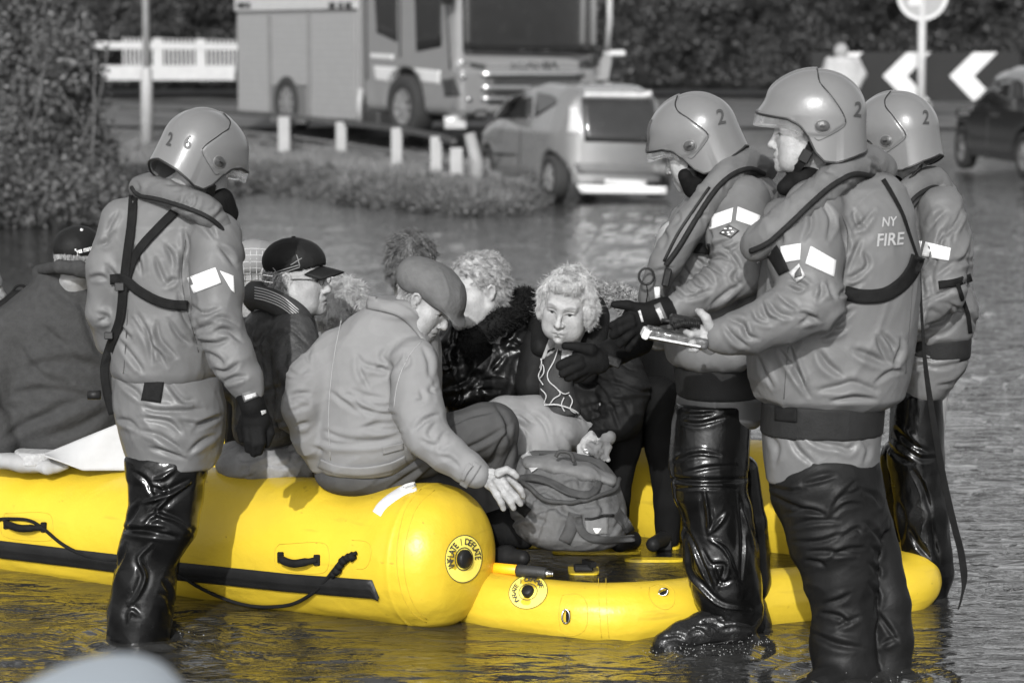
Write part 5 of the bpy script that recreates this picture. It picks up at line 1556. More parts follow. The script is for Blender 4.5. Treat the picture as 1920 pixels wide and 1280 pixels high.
fz = (Vw[Qw[:, 0], 2] < zt_ + .10 * noise3(Vw[Qw[:, 0]] * 7)) | (project(Vw[Qw[:, 0]])[:, 0] > 1636)
o = ff3.children[-1]; o.data.materials.append(WET); o.data.polygons.foreach_set('material_index', fz.astype(np.int32))

# ---- firefighter bending towards the passengers (striped helmet, black gloves)
ff2 = empty('person', PZ(1340, 1215, -.05), 'firefighter in striped helmet reaching out both black gloves to the passengers', 'person', 'firefighters in grey suits and helmets')
H2 = Helm(P(1302, 250, 8.12), (-.83, .42, -.34), (-.33, 0, .95), .93)
o2 = H2.W(.030, 0, -.060); R2 = frame((-.83, .42, -.34))
s = SDF(.0042); head_sdf(s, o2, R2, .96, 1.1)
s.cap(o2 + R2 @ np.array([-.03, 0, -.06]), P(1370, 335, 8.15), .055, .06, .03)
core(s, [(P(1370, 330, 8.15), P(1350, 700, 8.2), .06, .09), (P(1370, 370, 8.15), P(1380, 390, 8.0), .04, .035), (P(1380, 390, 8.0), P(1385, 520, 7.95), .035, .03), (P(1385, 520, 7.95), P(1262, 580, 7.82), .03, .025),
         (P(1350, 700, 8.2), P(1335, 900, 8.15), .07, .05), (P(1335, 900, 8.15), P(1370, 1170, 8.1), .05, .04), (P(1360, 370, 8.2), P(1330, 500, 8.45), .04, .03), (P(1330, 500, 8.45), P(1160, 665, 8.15), .03, .022)])
body_obj(s, ff2, R2, o2, .96, SKIN)
he2, hb2 = helmet(ff2, H2, stripes=True)
text_on('numeral', hb2, '2', (1351, 221), 27, 10, PRINT, he2, .004, .8)
s = SDF(.005); s.cap(P(1312, 335, 8.10), P(1372, 320, 8.15), .048, .062, .03); s.cap(P(1285, 330, 8.06), P(1300, 352, 8.08), .024, .035, .02)
cloth('neck_gaiter', s, ff2, NEOP, .003, 20)
s = SDF(.0048)
s.ploft([(320, 1330, 1440, 8.17, .09), (352, 1300, 1458, 8.17, .14), (400, 1268, 1466, 8.16, .175), (470, 1240, 1466, 8.16, .19), (560, 1232, 1452, 8.17, .19), (620, 1240, 1436, 8.17, .185), (682, 1252, 1428, 8.17, .17)], cap_r=.03)
s.pchain([(1395, 376, 8.0, 50), (1380, 440, 7.93, 54), (1386, 506, 7.88, 50)], .03)
s.pchain([(1388, 510, 7.88, 49), (1340, 540, 7.85, 38), (1296, 562, 7.82, 30), (1268, 577, 7.80, 26)], .02)
s.pchain([(1300, 420, 8.4, 44), (1290, 560, 8.42, 38), (1235, 630, 8.3, 28)], .02)
s.pchain([(1300, 660, 8.05, 30), (1380, 668, 8.0, 28)], .03)
o, b2, V, Q = cloth('jacket', s, ff2, NYLON, .009, 6.2, seed=13.3, R=roty(.5), warp=.5, lines=([[(450,350),(460,420),(450,500)],[(440,540),(520,520),(590,550)],[(430,580),(480,600),(540,640)],[(380,620),(430,640),(480,700)],[(330,650),(380,700),(420,720)],[(290,690),(330,740),(370,740)],[(220,730),(260,770),(300,790)],[(450,500),(500,450),(590,420)],[(520,460),(580,480),(640,440)],[(560,480),(610,540),(660,620)],[(340,330),(350,400),(380,430)],[(400,180),(420,260),(440,330)],[(270,560),(300,620),(330,650)],[(350,530),(390,560),(420,580)],[(480,200),(500,160),(560,100)],[(420,120),(400,200),(400,260)],[(640,600),(610,660),(650,700)],[(460,840),(560,760),(660,690)],[(240,680),(280,730),(330,790)],[(300,800),(380,770),(460,740)]],(1200,330),3.459,4.6,.0095))
s = SDF(.006)
s.chain(spline([P(1436, 318, 8.15), P(1400, 304, 8.08), P(1360, 330, 7.99), P(1315, 390, 7.93), P(1275, 450, 7.92), P(1240, 510, 7.93), P(1220, 560, 7.97)], 4), [M(20, 8)] * 4 + [M(25, 8)] * 10 + [M(29, 8)] * 6 + [M(24, 8)] * 5, .02)
s.chain(spline([P(1436, 318, 8.18), P(1380, 315, 8.32), P(1310, 380, 8.38), P(1250, 470, 8.36)], 4), [M(20, 8)] * 13, .03)
o, l2, V, Q = cloth('life_jacket', s, ff2, LIFE, .006, 9, seed=15, lines=(auto_lines(9, (1220, 310, 1430, 560), 22, -40, 34, 30), (0, 0), 1, 4.2, .005))
cordon('collar_piping', l2, [(1432, 326), (1405, 316), (1372, 328), (1340, 358), (1305, 410), (1275, 460), (1248, 498)], 5, PIPING, ff2, .002)
cordon('zip', l2, [(1330, 352), (1300, 395), (1270, 440), (1245, 490)], 3.0, BLACKR, ff2, .002)
ribbon('chest_strap', b2, [(1330, 467), (1300, 465), (1262, 470)], 20, BLACKW, ff2, .03)
c = P(1212, 518, 7.86); MB().tube([c + np.array([math.cos(a) * M(14, 8), 0, math.sin(a) * M(15, 8)]) for a in np.linspace(0, 6.28, 20, endpoint=False)], .004, 8, True).build('pull_ring', BLACKR, ff2, True)
MB().tube(spline([P(1212, 532, 7.86), P(1214, 550, 7.86), P(1212, 566, 7.88)], 4), .002, 6).build('pull_cord', BLACKW, ff2, True)
MB().box(P(1250, 520, 7.85), (.012, .01, .03), roty(.2), .004).build('strap_clip', BLACKR, ff2); MB().tube([P(1232, 538, 7.84), P(1233, 560, 7.84)], .010, 8).build('pull_toggle', mat('pale toggle', .5), ff2, True)
patch('sleeve_patch', b2, [(1328, 405), (1375, 389), (1371, 416), (1330, 431)], WHITE, ff2, .004)
patch('sleeve_patch', b2, [(1383, 387), (1426, 404), (1421, 427), (1380, 413)], WHITE, ff2, .004)
bd = patch('sleeve_badge', b2, [(1366, 421), (1386, 432), (1370, 446), (1348, 437)], PRINT, ff2, .005)
for (u, v) in ((1362, 430), (1370, 429), (1366, 436), (1374, 435), (1358, 437), (1368, 441)):
    p_, n_ = hit(b2, u, v, .009)
    if p_ is not None: MB().box(p_, (.004, .002, .002)).build('badge_mark', WHITE, bd)
s = SDF(.006); s.ploft([(676, 1264, 1430, 8.17, .16), (742, 1270, 1432, 8.17, .16)], cap_r=.01); cloth('belt', s, ff2, BELT, .004, 7)
s = SDF(.0058)
s.ploft([(735, 1268, 1436, 8.17, .155), (780, 1264, 1432, 8.17, .15), (800, 1266, 1425, 8.17, .12)], cap_r=.02)
cloth('bib_trousers', s, ff2, mat('shadowed lower suit', .055, .5, .2), .007, 8, seed=19)  # suit grey darkened in its base colour for the next firefighter's shadow
s = SDF(.0048); s.ploft([(755, 1266, 1405, 8.13, .13), (800, 1262, 1408, 8.13, .125), (880, 1257, 1402, 8.12, .12)], cap_r=.01)
s.pchain([(1333, 800, 8.12, 70), (1328, 870, 8.11, 73), (1331, 918, 8.10, 70), (1335, 935, 8.10, 64), (1343, 960, 8.10, 66), (1350, 1040, 8.10, 70), (1362, 1100, 8.10, 66), (1374, 1140, 8.10, 56)], .012)
s.pchain([(1392, 880, 8.3, 30), (1402, 980, 8.32, 36), (1410, 1090, 8.32, 34), (1400, 1150, 8.3, 28)], .012)
Vw, Qw = s.mesh(1); Vw = crease(Vw, Qw, .008, 5.6, seed=33, R=roty(-.35), facet=.25); Vw = fold(Vw, Qw, [[(190,180),(270,180),(330,170)],[(180,210),(260,220),(380,190)],[(150,380),(250,350),(350,360)],[(200,430),(300,410),(420,400)],{'a':1.8,'w':1.3,'l':[(120,460),(280,470),(460,460)]},[(150,500),(280,495),(430,500)],{'a':-1.2,'l':[(280,510),(297,620),(298,700)]},{'a':-1.2,'l':[(300,700),(340,660),(380,610)]},{'a':-1.6,'l':[(170,650),(200,750),(210,860),(260,930),(350,1010),(480,1030)]},{'a':1.2,'l':[(190,660),(240,760),(320,940)]},[(275,770),(310,830),(370,840),(330,950)],{'a':-1,'l':[(300,720),(370,770),(420,880)]},[(320,840),(350,910),(400,900)],{'a':-1,'l':[(440,580),(480,700),(500,780)]},{'a':1.4,'l':[(430,520),(450,700),(440,900)]}], 3.7, .0075, (1200, 700), 2.327, bulge=.5); build('waders', Vw, Qw, WET, ff2)
s = SDF(.006)
s.pchain([(1245, 1206, 8.02, 22), (1280, 1192, 8.03, 28), (1320, 1180, 8.05, 34), (1368, 1168, 8.08, 42), (1388, 1150, 8.1, 44)], .02)
s.pchain([(1240, 1222, 8.03, 16), (1330, 1218, 8.06, 20), (1405, 1205, 8.1, 24)], .02)
s.pchain([(1385, 1195, 8.25, 30), (1410, 1170, 8.28, 34), (1405, 1140, 8.28, 34)], .02)
bo, bbt, V, Q = cloth('boots', s, ff2, mat('wet black boot', .010, .26, .3, 12, .4, 30, spec=.4), .004, 9, seed=4, lines=([[(1290,1190),(1310,1180),(1330,1192)],[(1310,1170),(1330,1165),(1350,1172)],[(1330,1150),(1360,1146),(1390,1152)],[(1340,1165),(1370,1160),(1400,1166)],[(1350,1180),(1380,1176),(1410,1180)],[(1240,1195),(1270,1190),(1290,1200)],[(1320,1140),(1360,1134),(1400,1140)],[(1300,1215),(1340,1206),(1380,1210)]], (0, 0), 1, 3.6, .006))
cordon('boot_sole', bbt, [(1226, 1218), (1260, 1226), (1310, 1226), (1360, 1222), (1410, 1214)], 3.0, BLACKR, ff2, .001)
cordon('boot_seam', bbt, [(1240, 1192), (1262, 1206), (1290, 1212), (1330, 1208), (1380, 1198)], 1.2, BLACKR, ff2, .001)
for uv_ in ([(1300, 1172), (1316, 1180), (1330, 1192)], [(1318, 1163), (1332, 1172), (1346, 1184)], [(1336, 1154), (1350, 1163), (1362, 1174)]): cordon('boot_lace', bbt, uv_, 1.6, BLACKW, ff2, .002)
# gloves
GL = NEOP
s = SDF(.004)
s.pchain([(1266, 580, 7.80, 27), (1240, 584, 7.79, 25), (1222, 588, 7.79, 24)], .01)
s.ell(P(1200, 597, 7.79), (M(34, 7.8), .03, M(27, 7.8)), roty(.25), .015)
s.pchain([(1200, 580, 7.78, 13), (1178, 572, 7.77, 8.5), (1152, 571, 7.77, 7.5)], .008)
s.pchain([(1182, 596, 7.77, 12), (1162, 604, 7.76, 9), (1148, 610, 7.77, 8.5)], .006)
s.pchain([(1184, 606, 7.77, 12), (1164, 618, 7.76, 9), (1150, 628, 7.77, 8.5)], .006)
s.pchain([(1190, 616, 7.78, 12), (1174, 632, 7.77, 9), (1162, 644, 7.78, 8)], .006)
s.pchain([(1200, 620, 7.79, 11), (1188, 640, 7.79, 8), (1178, 652, 7.80, 7.5)], .006)
Vg, Qg = s.mesh(1); Vg = crease(Vg, Qg, .0025, 22, seed=2); g1 = build('glove', Vg, Qg, GL, ff2); gb = bvh(Vg, Qg)
patch('glove_cuff_label', gb, [(1226, 572), (1238, 566), (1252, 598), (1240, 606)], mat('label grey', .08, .6), g1, .004)
patch('glove_print', gb, [(1229, 580), (1237, 576), (1246, 598), (1239, 601)], mat('label print', .35, .5, .6, 200), g1, .007, 4, 6)
patch('glove_logo', gb, [(1196, 583), (1201, 581), (1207, 603), (1203, 604)], mat('label print', .35), g1, .004, 2, 5)
s = SDF(.004)
s.pchain([(1200, 640, 8.12, 26), (1160, 655, 8.08, 27), (1140, 664, 8.04, 26)], .012)
s.ell(P(1108, 674, 8.0), (M(38, 8), .032, M(27, 8)), roty(.35), .015)
s.pchain([(1108, 656, 7.98, 13), (1084, 650, 7.97, 8.5), (1060, 648, 7.97, 7.5)], .008)
s.pchain([(1085, 672, 7.98, 12), (1065, 678, 7.97, 9.5), (1050, 685, 7.97, 8.5)], .006)
s.pchain([(1088, 682, 7.98, 12), (1070, 692, 7.97, 9.5), (1056, 700, 7.97, 8.5)], .006)
s.pchain([(1095, 692, 7.99, 12), (1078, 702, 7.98, 9), (1064, 708, 7.98, 8)], .006)
s.pchain([(1103, 697, 8.0, 10), (1090, 707, 8.0, 8), (1080, 713, 8.0, 7)], .006)
Vg, Qg = s.mesh(1); Vg = crease(Vg, Qg, .0025, 22, seed=5); g2 = build('glove', Vg, Qg, GL, ff2); gb2 = bvh(Vg, Qg)
MB().box(P(1150, 677, 8.0), (.026, .012, .016), roty(.4), .004).build('glove_tab', BLACKR, g2)

# ---- rear right firefighter
ff4 = empty('person', PZ(1745, 1105, -.05), 'rearmost firefighter at right, half hidden, looking away towards the raft', 'person', 'firefighters in grey suits and helmets')
H4 = Helm(P(1682, 244, 8.72), (-.80, .58, -.10), (-.10, 0, .99), .95)
o4 = H4.W(.030, 0, -.060); R4 = frame((-.80, .58, -.05))
s = SDF(.005); head_sdf(s, o4, R4, 1.0)
s.cap(o4 + R4 @ np.array([-.03, 0, -.05]), P(1725, 352, 8.75), .060, .068, .03)
core(s, [(P(1725, 350, 8.75), P(1740, 700, 8.75), .06, .09), (P(1740, 700, 8.75), P(1720, 1090, 8.75), .08, .04)])
body_obj(s, ff4, R4, o4, 1.0, SKIN)
he4, hb4 = helmet(ff4, H4)
text_on('numeral', hb4, '2', (1735, 222), 25, 0, PRINT, he4, .004, .7)
s = SDF(.005); s.cap(P(1672, 350, 8.7), P(1715, 335, 8.78), .045, .05, .03); cloth('neck_gaiter', s, ff4, NEOP, .003, 20)
mb = MB(); hx_ = spline([P(1728, 312, 8.62), P(1706, 335, 8.6), P(1688, 358, 8.6)], 22); pts = []
for i, p_ in enumerate(hx_): pts.append(p_ + np.array([.35, 0, .94]) * .009 * math.sin(i * 1.9) + np.array([0, 1, 0]) * .009 * math.cos(i * 1.9))
mb.tube(pts, .0034, 6); mb.build('coiled_cable', BLACKR, ff4, True)
s = SDF(.0058)
s.ploft([(325, 1690, 1765, 8.78, .09), (350, 1668, 1790, 8.77, .14), (400, 1655, 1808, 8.76, .17), (450, 1650, 1820, 8.76, .18), (515, 1655, 1821, 8.76, .17), (528, 1660, 1815, 8.76, .16), (575, 1665, 1833, 8.76, .18), (625, 1670, 1822, 8.76, .17), (640, 1680, 1812, 8.76, .15)], cap_r=.02)
s.pchain([(1765, 390, 8.60, 44), (1772, 470, 8.54, 44), (1770, 540, 8.52, 42)], .02); s.pchain([(1768, 545, 8.52, 42), (1700, 600, 8.5, 34)], .03)
o, b4, V, Q = cloth('jacket', s, ff4, NYLON, .009, 6.6, seed=44, R=roty(-.4), warp=.5, lines=(auto_lines(4, (1740, 400, 1815, 520), 9, 60, 60) + auto_lines(5, (1690, 530, 1820, 640), 12, 15, 70) + auto_lines(6, (1680, 420, 1740, 600), 8, 50, 60), (0, 0), 1, 4.6, .009))
s = SDF(.006)
s.chain(spline([P(1768, 358, 8.72), P(1748, 335, 8.70), P(1712, 352, 8.62), P(1680, 392, 8.58), P(1650, 440, 8.58)], 4), [M(20, 8.7)] * 17, .02)
o, l4, V, Q = cloth('life_jacket', s, ff4, LIFE, .005, 10, seed=25)
cordon('collar_piping', l4, [(1772, 362), (1752, 350), (1722, 364), (1700, 388), (1680, 415)], 4.5, PIPING, ff4, .002)
patch('sleeve_patch', b4, [(1735, 453), (1783, 465), (1779, 489), (1728, 480)], WHITE, ff4, .004)
patch('sleeve_patch', b4, [(1708, 450), (1729, 452), (1724, 478), (1706, 474)], WHITE, ff4, .004)
ribbon('waist_strap', b4, [(1760, 534), (1790, 530), (1822, 520)], 15, BLACKW, ff4, .008)
ribbon('thigh_strap', b4, [(1796, 532), (1805, 560), (1815, 590), (1820, 625)], 8, BLACKW, ff4, .010)
s = SDF(.006); s.ploft([(622, 1690, 1821, 8.76, .16), (672, 1690, 1818, 8.76, .16)], cap_r=.02); cloth('belt', s, ff4, BELT, .004, 7)
s = SDF(.0058); s.ploft([(650, 1680, 1818, 8.76, .15), (690, 1680, 1808, 8.76, .155), (730, 1685, 1775, 8.76, .14), (750, 1690, 1765, 8.76, .12)], cap_r=.03); cloth('bib_trousers', s, ff4, NYLON2, .007, 7, seed=29, lines=(auto_lines(7, (1700, 650, 1810, 730), 9, 30, 60), (0, 0), 1, 4.6, .009))
s = SDF(.0066); s.ploft([(728, 1675, 1766, 8.76, .13), (800, 1670, 1768, 8.76, .12), (880, 1665, 1768, 8.76, .11)], cap_r=.02)
s.pchain([(1715, 860, 8.74, 50), (1728, 960, 8.73, 48), (1738, 1040, 8.73, 44), (1745, 1075, 8.73, 40), (1748, 1120, 8.73, 26)], .02); s.pchain([(1690, 860, 8.9, 40), (1700, 1100, 8.95, 34)], .02)
Vw, Qw = s.mesh(1); Vw = crease(Vw, Qw, .007, 7, seed=55, R=roty(.3)); Vw = fold(Vw, Qw, [[(690,60),(760,130),(850,180)],[(720,140),(800,200),(880,200)],[(640,120),(700,190),(790,230)],[(760,240),(820,340),(860,470)],[(750,530),(800,620),(860,680)],[(860,520),(880,640),(910,720)],[(700,400),(730,500),(720,600)]], 5.0, .008, (1410, 780), 2.559); build('waders', Vw, Qw, WET, ff4)

# long loose strap hanging from the near firefighter's harness into the water
pts = spline([P(1724, 492, 7.80), P(1729, 600, 7.80), P(1736, 690, 7.80), P(1752, 800, 7.82), P(1770, 900, 7.86), P(1788, 980, 7.9), P(1802, 1035, 7.92), P(1808, 1085, 7.93), P(1803, 1120, 7.93), P(1797, 1142, 7.93)], 6)
wds = np.interp(np.linspace(0, 1, len(pts)), [0, .15, .3, .75, .85, 1], [4, 6, 12, 14, 5, 3])
mb = MB()
V = []; Fc = []
for i, (p_, w_) in enumerate(zip(pts, wds)):
    hw = M(w_ / 2, 7.8); tw = .3 * math.sin(i * .12)
    V += [p_ + [-hw * math.cos(tw), -hw * math.sin(tw), 0], p_ + [hw * math.cos(tw), hw * math.sin(tw), 0], p_ + [hw, .003, 0], p_ + [-hw, .003, 0]]
for i in range(len(pts) - 1):
    for k in range(4): Fc.append((4 * i + k, 4 * i + (k + 1) % 4, 4 * i + 4 + (k + 1) % 4, 4 * i + 4 + k))
build('hanging_strap', V, Fc, BLACKW, ff3, False)

# ---- firefighter on the left, seen from behind (helmet 26)
ff1 = empty('person', PZ(262, 1198, -.05), 'firefighter at left seen from behind, helmet numbered 26, one gloved hand hanging down', 'person', 'firefighters in grey suits and helmets')
H1 = Helm(P(382, 282, 8.12), (.62, .66, -.43), (.36, .2, .90), .95)
o1 = H1.W(.030, 0, -.060); R1 = frame((.62, .66, -.43))
s = SDF(.005); head_sdf(s, o1, R1, .96); s.cap(o1 + R1 @ np.array([-.03, 0, -.05]), P(340, 375, 8.15), .058, .066, .03)
core(s, [(P(340, 375, 8.15), P(315, 720, 8.18), .06, .09), (P(315, 720, 8.18), P(290, 1000, 8.15), .08, .05), (P(290, 1000, 8.15), P(262, 1190, 8.15), .05, .04), (P(340, 390, 8.15), P(400, 440, 8.05), .04, .035), (P(400, 440, 8.05), P(415, 620, 7.98), .035, .03), (P(415, 620, 7.98), P(470, 740, 7.95), .03, .024)])
body_obj(s, ff1, R1, o1, .96, SKIN)
he1, hb1 = helmet(ff1, H1, strap=True)
text_on('numeral', hb1, '6', (352, 268), 25, -12, PRINT, he1, .004, .85); text_on('numeral', hb1, '2', (319, 263), 25, -14, PRINT, he1, .004, .5)
s = SDF(.005); s.cap(P(395, 385, 8.1), P(345, 365, 8.18), .055, .064, .03); s.cap(P(420, 372, 8.1), P(425, 400, 8.12), .03, .04, .03); cloth('neck_gaiter', s, ff1, NEOP, .003, 20)
s = SDF(.0048)
s.ploft([(350, 268, 400, 8.2, .09), (378, 232, 424, 8.2, .14), (420, 206, 440, 8.2, .18), (480, 202, 448, 8.2, .19), (560, 200, 446, 8.2, .19), (640, 202, 430, 8.2, .185), (690, 206, 412, 8.2, .18), (712, 212, 402, 8.2, .165)], cap_r=.03)
s.pchain([(232, 415, 8.15, 42), (205, 500, 8.14, 40), (192, 585, 8.14, 32), (205, 640, 8.2, 26)], .02)
s.pchain([(404, 445, 8.05, 50), (408, 530, 7.99, 48), (410, 605, 7.95, 46)], .025)
s.pchain([(411, 610, 7.95, 46), (434, 668, 7.93, 41), (458, 712, 7.92, 33), (468, 732, 7.92, 27)], .02)
o, b1, V, Q = cloth('jacket', s, ff1, NYLON, .009, 6.0, seed=63.3, R=roty(-.6), warp=.5, lines=([[(225,590),(270,660),(330,730),(375,805)],[(240,565),(290,650),(350,710)],[(165,690),(200,740),(245,800),(265,830)],[(160,620),(190,660),(210,680)],[(330,600),(345,680),(420,760)],[(385,590),(430,660),(480,700)],[(370,435),(400,410),(425,405)],[(325,310),(345,370),(375,430)],[(370,250),(395,290),(410,345)],[(440,280),(450,330),(440,420)],[(460,180),(470,250),(455,330)],[(580,590),(640,580),(700,610)],[(500,640),(560,620),(610,600)],[(505,660),(520,690),(600,700),(660,680)],[(560,740),(610,770),(640,800)],[(600,640),(660,640),(720,690)],[(590,820),(650,830),(710,790)],[(640,880),(680,860),(740,850)],[(60,250),(100,230),(135,190)],[(20,400),(60,390),(100,400)],[(60,560),(100,580),(60,600)],[(100,340),(130,380),(150,400)],[(220,250),(240,300),(260,380)],[(150,90),(110,160),(90,240)],[(500,110),(560,150),(600,210)],[(620,250),(660,290),(690,340)],[(480,520),(540,560),(620,540)],[(280,620),(300,700),(310,790)],[(430,470),(450,560),(500,650)]],(160,360),2.462,5,.0105))
cordon('jacket_seam', b1, [(348, 450), (340, 500), (346, 560), (362, 620), (372, 660)], .8, PRINT, ff1, .0006)
cordon('jacket_seam', b1, [(240, 580), (236, 640), (232, 700)], .8, PRINT, ff1, .0006)
s = SDF(.0058); s.ploft([(700, 210, 408, 8.2, .165), (760, 212, 424, 8.2, .18), (810, 225, 422, 8.19, .175), (850, 238, 415, 8.19, .165), (876, 250, 402, 8.18, .155)], cap_r=.012); o, q1, V, Q = cloth('bib_trousers', s, ff1, NYLON2, .008, 7, seed=69, R=roty(-.8), lines=([[(170,880),(230,920),(260,960)],[(260,985),(330,1010),(440,1010),(540,1000)],[(250,1100),(330,1120),(400,1160),(450,1200)],[(440,1060),(520,1070),(610,1040)],[(500,1100),(560,1060),(630,1030)],[(380,880),(450,960),(500,960)],[(480,1200),(540,1150),(600,1120)],[(150,1050),(200,1060),(240,1090)],[(260,1040),(380,1060),(440,1110)],[(300,1180),(380,1200),(460,1230)]],(160,360),2.462,5,.0105))
patch('dark_patch', q1, [(272, 710), (308, 713), (301, 755), (264, 750)], BLACKW, ff1, .005)
s = SDF(.006)
s.chain(spline([P(262, 352, 8.16), P(300, 358, 8.06), P(350, 378, 8.0), P(395, 402, 8.0), P(428, 440, 8.03), P(446, 480, 8.08)], 4), [M(21, 8)] * 8 + [M(24, 8)] * 5 + [M(15, 8)] * 8, .02)
s.chain(spline([P(262, 352, 8.2), P(290, 345, 8.3), P(360, 350, 8.4)], 4), [M(20, 8)] * 9, .02)
o, l1, V, Q = cloth('life_jacket', s, ff1, LIFE, .005, 9, seed=65, lines=(auto_lines(10, (250, 340, 440, 440), 14, 60, 30, 30), (0, 0), 1, 4.2, .005))
cordon('collar_piping', l1, [(248, 352), (262, 366), (300, 374), (345, 388), (385, 404), (412, 424), (430, 452), (446, 482)], 4.5, PIPING, ff1, .002)
ribbon('harness_strap', b1, [(250, 366), (246, 420), (238, 480), (231, 540), (224, 600), (206, 650), (196, 692), (202, 740), (212, 776)], 17, BLACKW, ff1, .010, n=6)
ribbon('harness_strap', b1, [(332, 392), (296, 428), (262, 466), (242, 505), (232, 545)], 17, BLACKW, ff1, .008)
ribbon('chest_strap', b1, [(206, 524), (232, 524), (258, 544), (290, 562), (320, 571), (352, 573)], 19, BLACKW, ff1, .013)
MB().box(hit(b1, 231, 537, .018)[0], (.016, .006, .014), bev=.003).build('buckle', HTRIM, ff1); MB().box(hit(b1, 213, 628, .018)[0], (.015, .006, .012), bev=.003).build('buckle', HTRIM, ff1)
MB().tube([P(165, 740, 8.1), P(188, 740, 8.1)], M(9, 8.1), 12).build('torch', BLACKR, ff1, True)
patch('sleeve_patch', b1, [(350, 521), (404, 501), (415, 530), (363, 550)], WHITE, ff1, .004)
patch('sleeve_patch', b1, [(412, 507), (438, 517), (440, 549), (434, 544)], WHITE, ff1, .004)
s = SDF(.0048)
s.ploft([(850, 236, 392, 8.17, .14), (900, 242, 384, 8.16, .13)], cap_r=.02)
s.pchain([(313, 885, 8.15, 72), (312, 930, 8.14, 67), (306, 975, 8.13, 64), (293, 1005, 8.13, 57), (280, 1030, 8.13, 54), (272, 1090, 8.13, 57), (264, 1150, 8.13, 60), (258, 1215, 8.13, 60)], .012)
s.pchain([(320, 900, 8.3, 55), (300, 1000, 8.38, 45), (282, 1180, 8.4, 36)], .01)
Vw, Qw = s.mesh(1); Vw = crease(Vw, Qw, .008, 5.6, seed=73, R=roty(.45), facet=.25); Vw = fold(Vw, Qw, [{'a':-1.4,'l':[(290,390),(420,350),(560,270)]},{'a':-1.4,'l':[(560,270),(440,360),(375,420),(380,460),(480,500),(560,560)]},{'a':-1.2,'l':[(290,540),(330,480),(390,455)]},{'a':1.2,'l':[(290,540),(360,545),(420,550)]},{'a':-1,'l':[(340,250),(400,240),(470,190)]},[(180,540),(220,460),(260,400)],{'a':-1.5,'l':[(330,640),(270,700),(260,740),(295,830),(260,930),(200,1010)]},[(110,800),(150,720),(180,640)],{'a':-1,'l':[(190,1100),(210,1040),(260,1070)]},[(380,930),(430,960),(450,1060)],[(400,860),(430,900),(460,1000)],{'a':1.8,'w':1.3,'l':[(150,550),(300,562),(490,600)]},[(220,200),(300,260),(340,350)],[(330,290),(400,320),(420,290)]], 4.2, .0085, (180, 820), 3.2, bulge=.5); build('waders', Vw, Qw, WET, ff1)
s = SDF(.004)
s.pchain([(466, 736, 7.92, 26), (474, 760, 7.91, 25)], .01); s.ell(P(480, 785, 7.91), (M(27, 8), .028, M(32, 8)), roty(-.1), .012)
s.pchain([(500, 790, 7.93, 12), (506, 812, 7.92, 9), (500, 832, 7.92, 8)], .006)
s.pchain([(488, 806, 7.90, 11), (490, 828, 7.89, 9), (486, 846, 7.90, 8)], .005)
s.pchain([(476, 808, 7.90, 11), (478, 832, 7.89, 9), (476, 850, 7.90, 8)], .005)
s.pchain([(465, 804, 7.91, 11), (466, 826, 7.90, 9), (466, 842, 7.91, 8)], .005)
s.pchain([(460, 785, 7.93, 12), (452, 805, 7.95, 9), (454, 822, 7.96, 8)], .006)
Vg, Qg = s.mesh(1); Vg = crease(Vg, Qg, .0025, 22, seed=8); g3 = build('glove', Vg, Qg, GL, ff1); gb = bvh(Vg, Qg)
patch('glove_cuff_label', gb, [(452, 737), (482, 728), (485, 743), (458, 754)], mat('label grey', .08), g3, .004)
patch('glove_print', gb, [(457, 742), (480, 735), (481, 742), (460, 750)], mat('label print', .35), g3, .007)
patch('glove_logo', gb, [(489, 770), (499, 768), (499, 774), (491, 778)], mat('label print', .35), g3, .004, 3, 3)

# ---- radio set in a clear pouch held by the near firefighter
radio = empty('radio_set', P(1262, 625, 7.45), 'flat radio set in a glossy pouch with coiled lead, held over the raft', 'radio')
s = SDF(.004); a_, c_ = P(1212, 622, 7.5), P(1325, 643, 7.5); d = unit(c_ - a_); Rr = np.stack([d, [0, 1, 0], np.cross(d, [0, 1, 0])], 1)
s.box((a_ + c_) / 2, (np.linalg.norm(c_ - a_) / 2, .055, .017), Rr, .008, 0); V, Q = s.mesh(1); V = crease(V, Q, .0022, 18, seed=3)
build('pouch', V, Q, mat('glossy black pouch', .05, .12, .3, 20, .4, 30, spec=.8), radio)
MB().box(P(1210, 624, 7.46), (.010, .045, .015), Rr @ roty(.25), .004).build('clear_end', mat('bright pouch end', .8, .2), radio)
MB().box(P(1262, 640, 7.443), (.085, .004, .0025), Rr, .001).build('pouch_edge', mat('bright pouch end', .8, .2), radio)
mb = MB(); pts = []
for i, p_ in enumerate(spline([P(1262, 612, 7.46), P(1285, 606, 7.45), P(1312, 608, 7.46)], 24)): pts.append(p_ + np.array([0, .01 * math.cos(i * 1.7), .011 * math.sin(i * 1.7)]))
mb.tube(pts, .0035, 6); mb.build('coiled_lead', BLACKR, radio, True)
MB().box(P(1285, 604, 7.52), (.05, .03, .017), Rr, .006).build('handset', BLACKR, radio)
MB().tube([P(1240, 600, 7.5), P(1268, 604, 7.5)], .006, 8).build('aerial', BLACKR, radio, True)
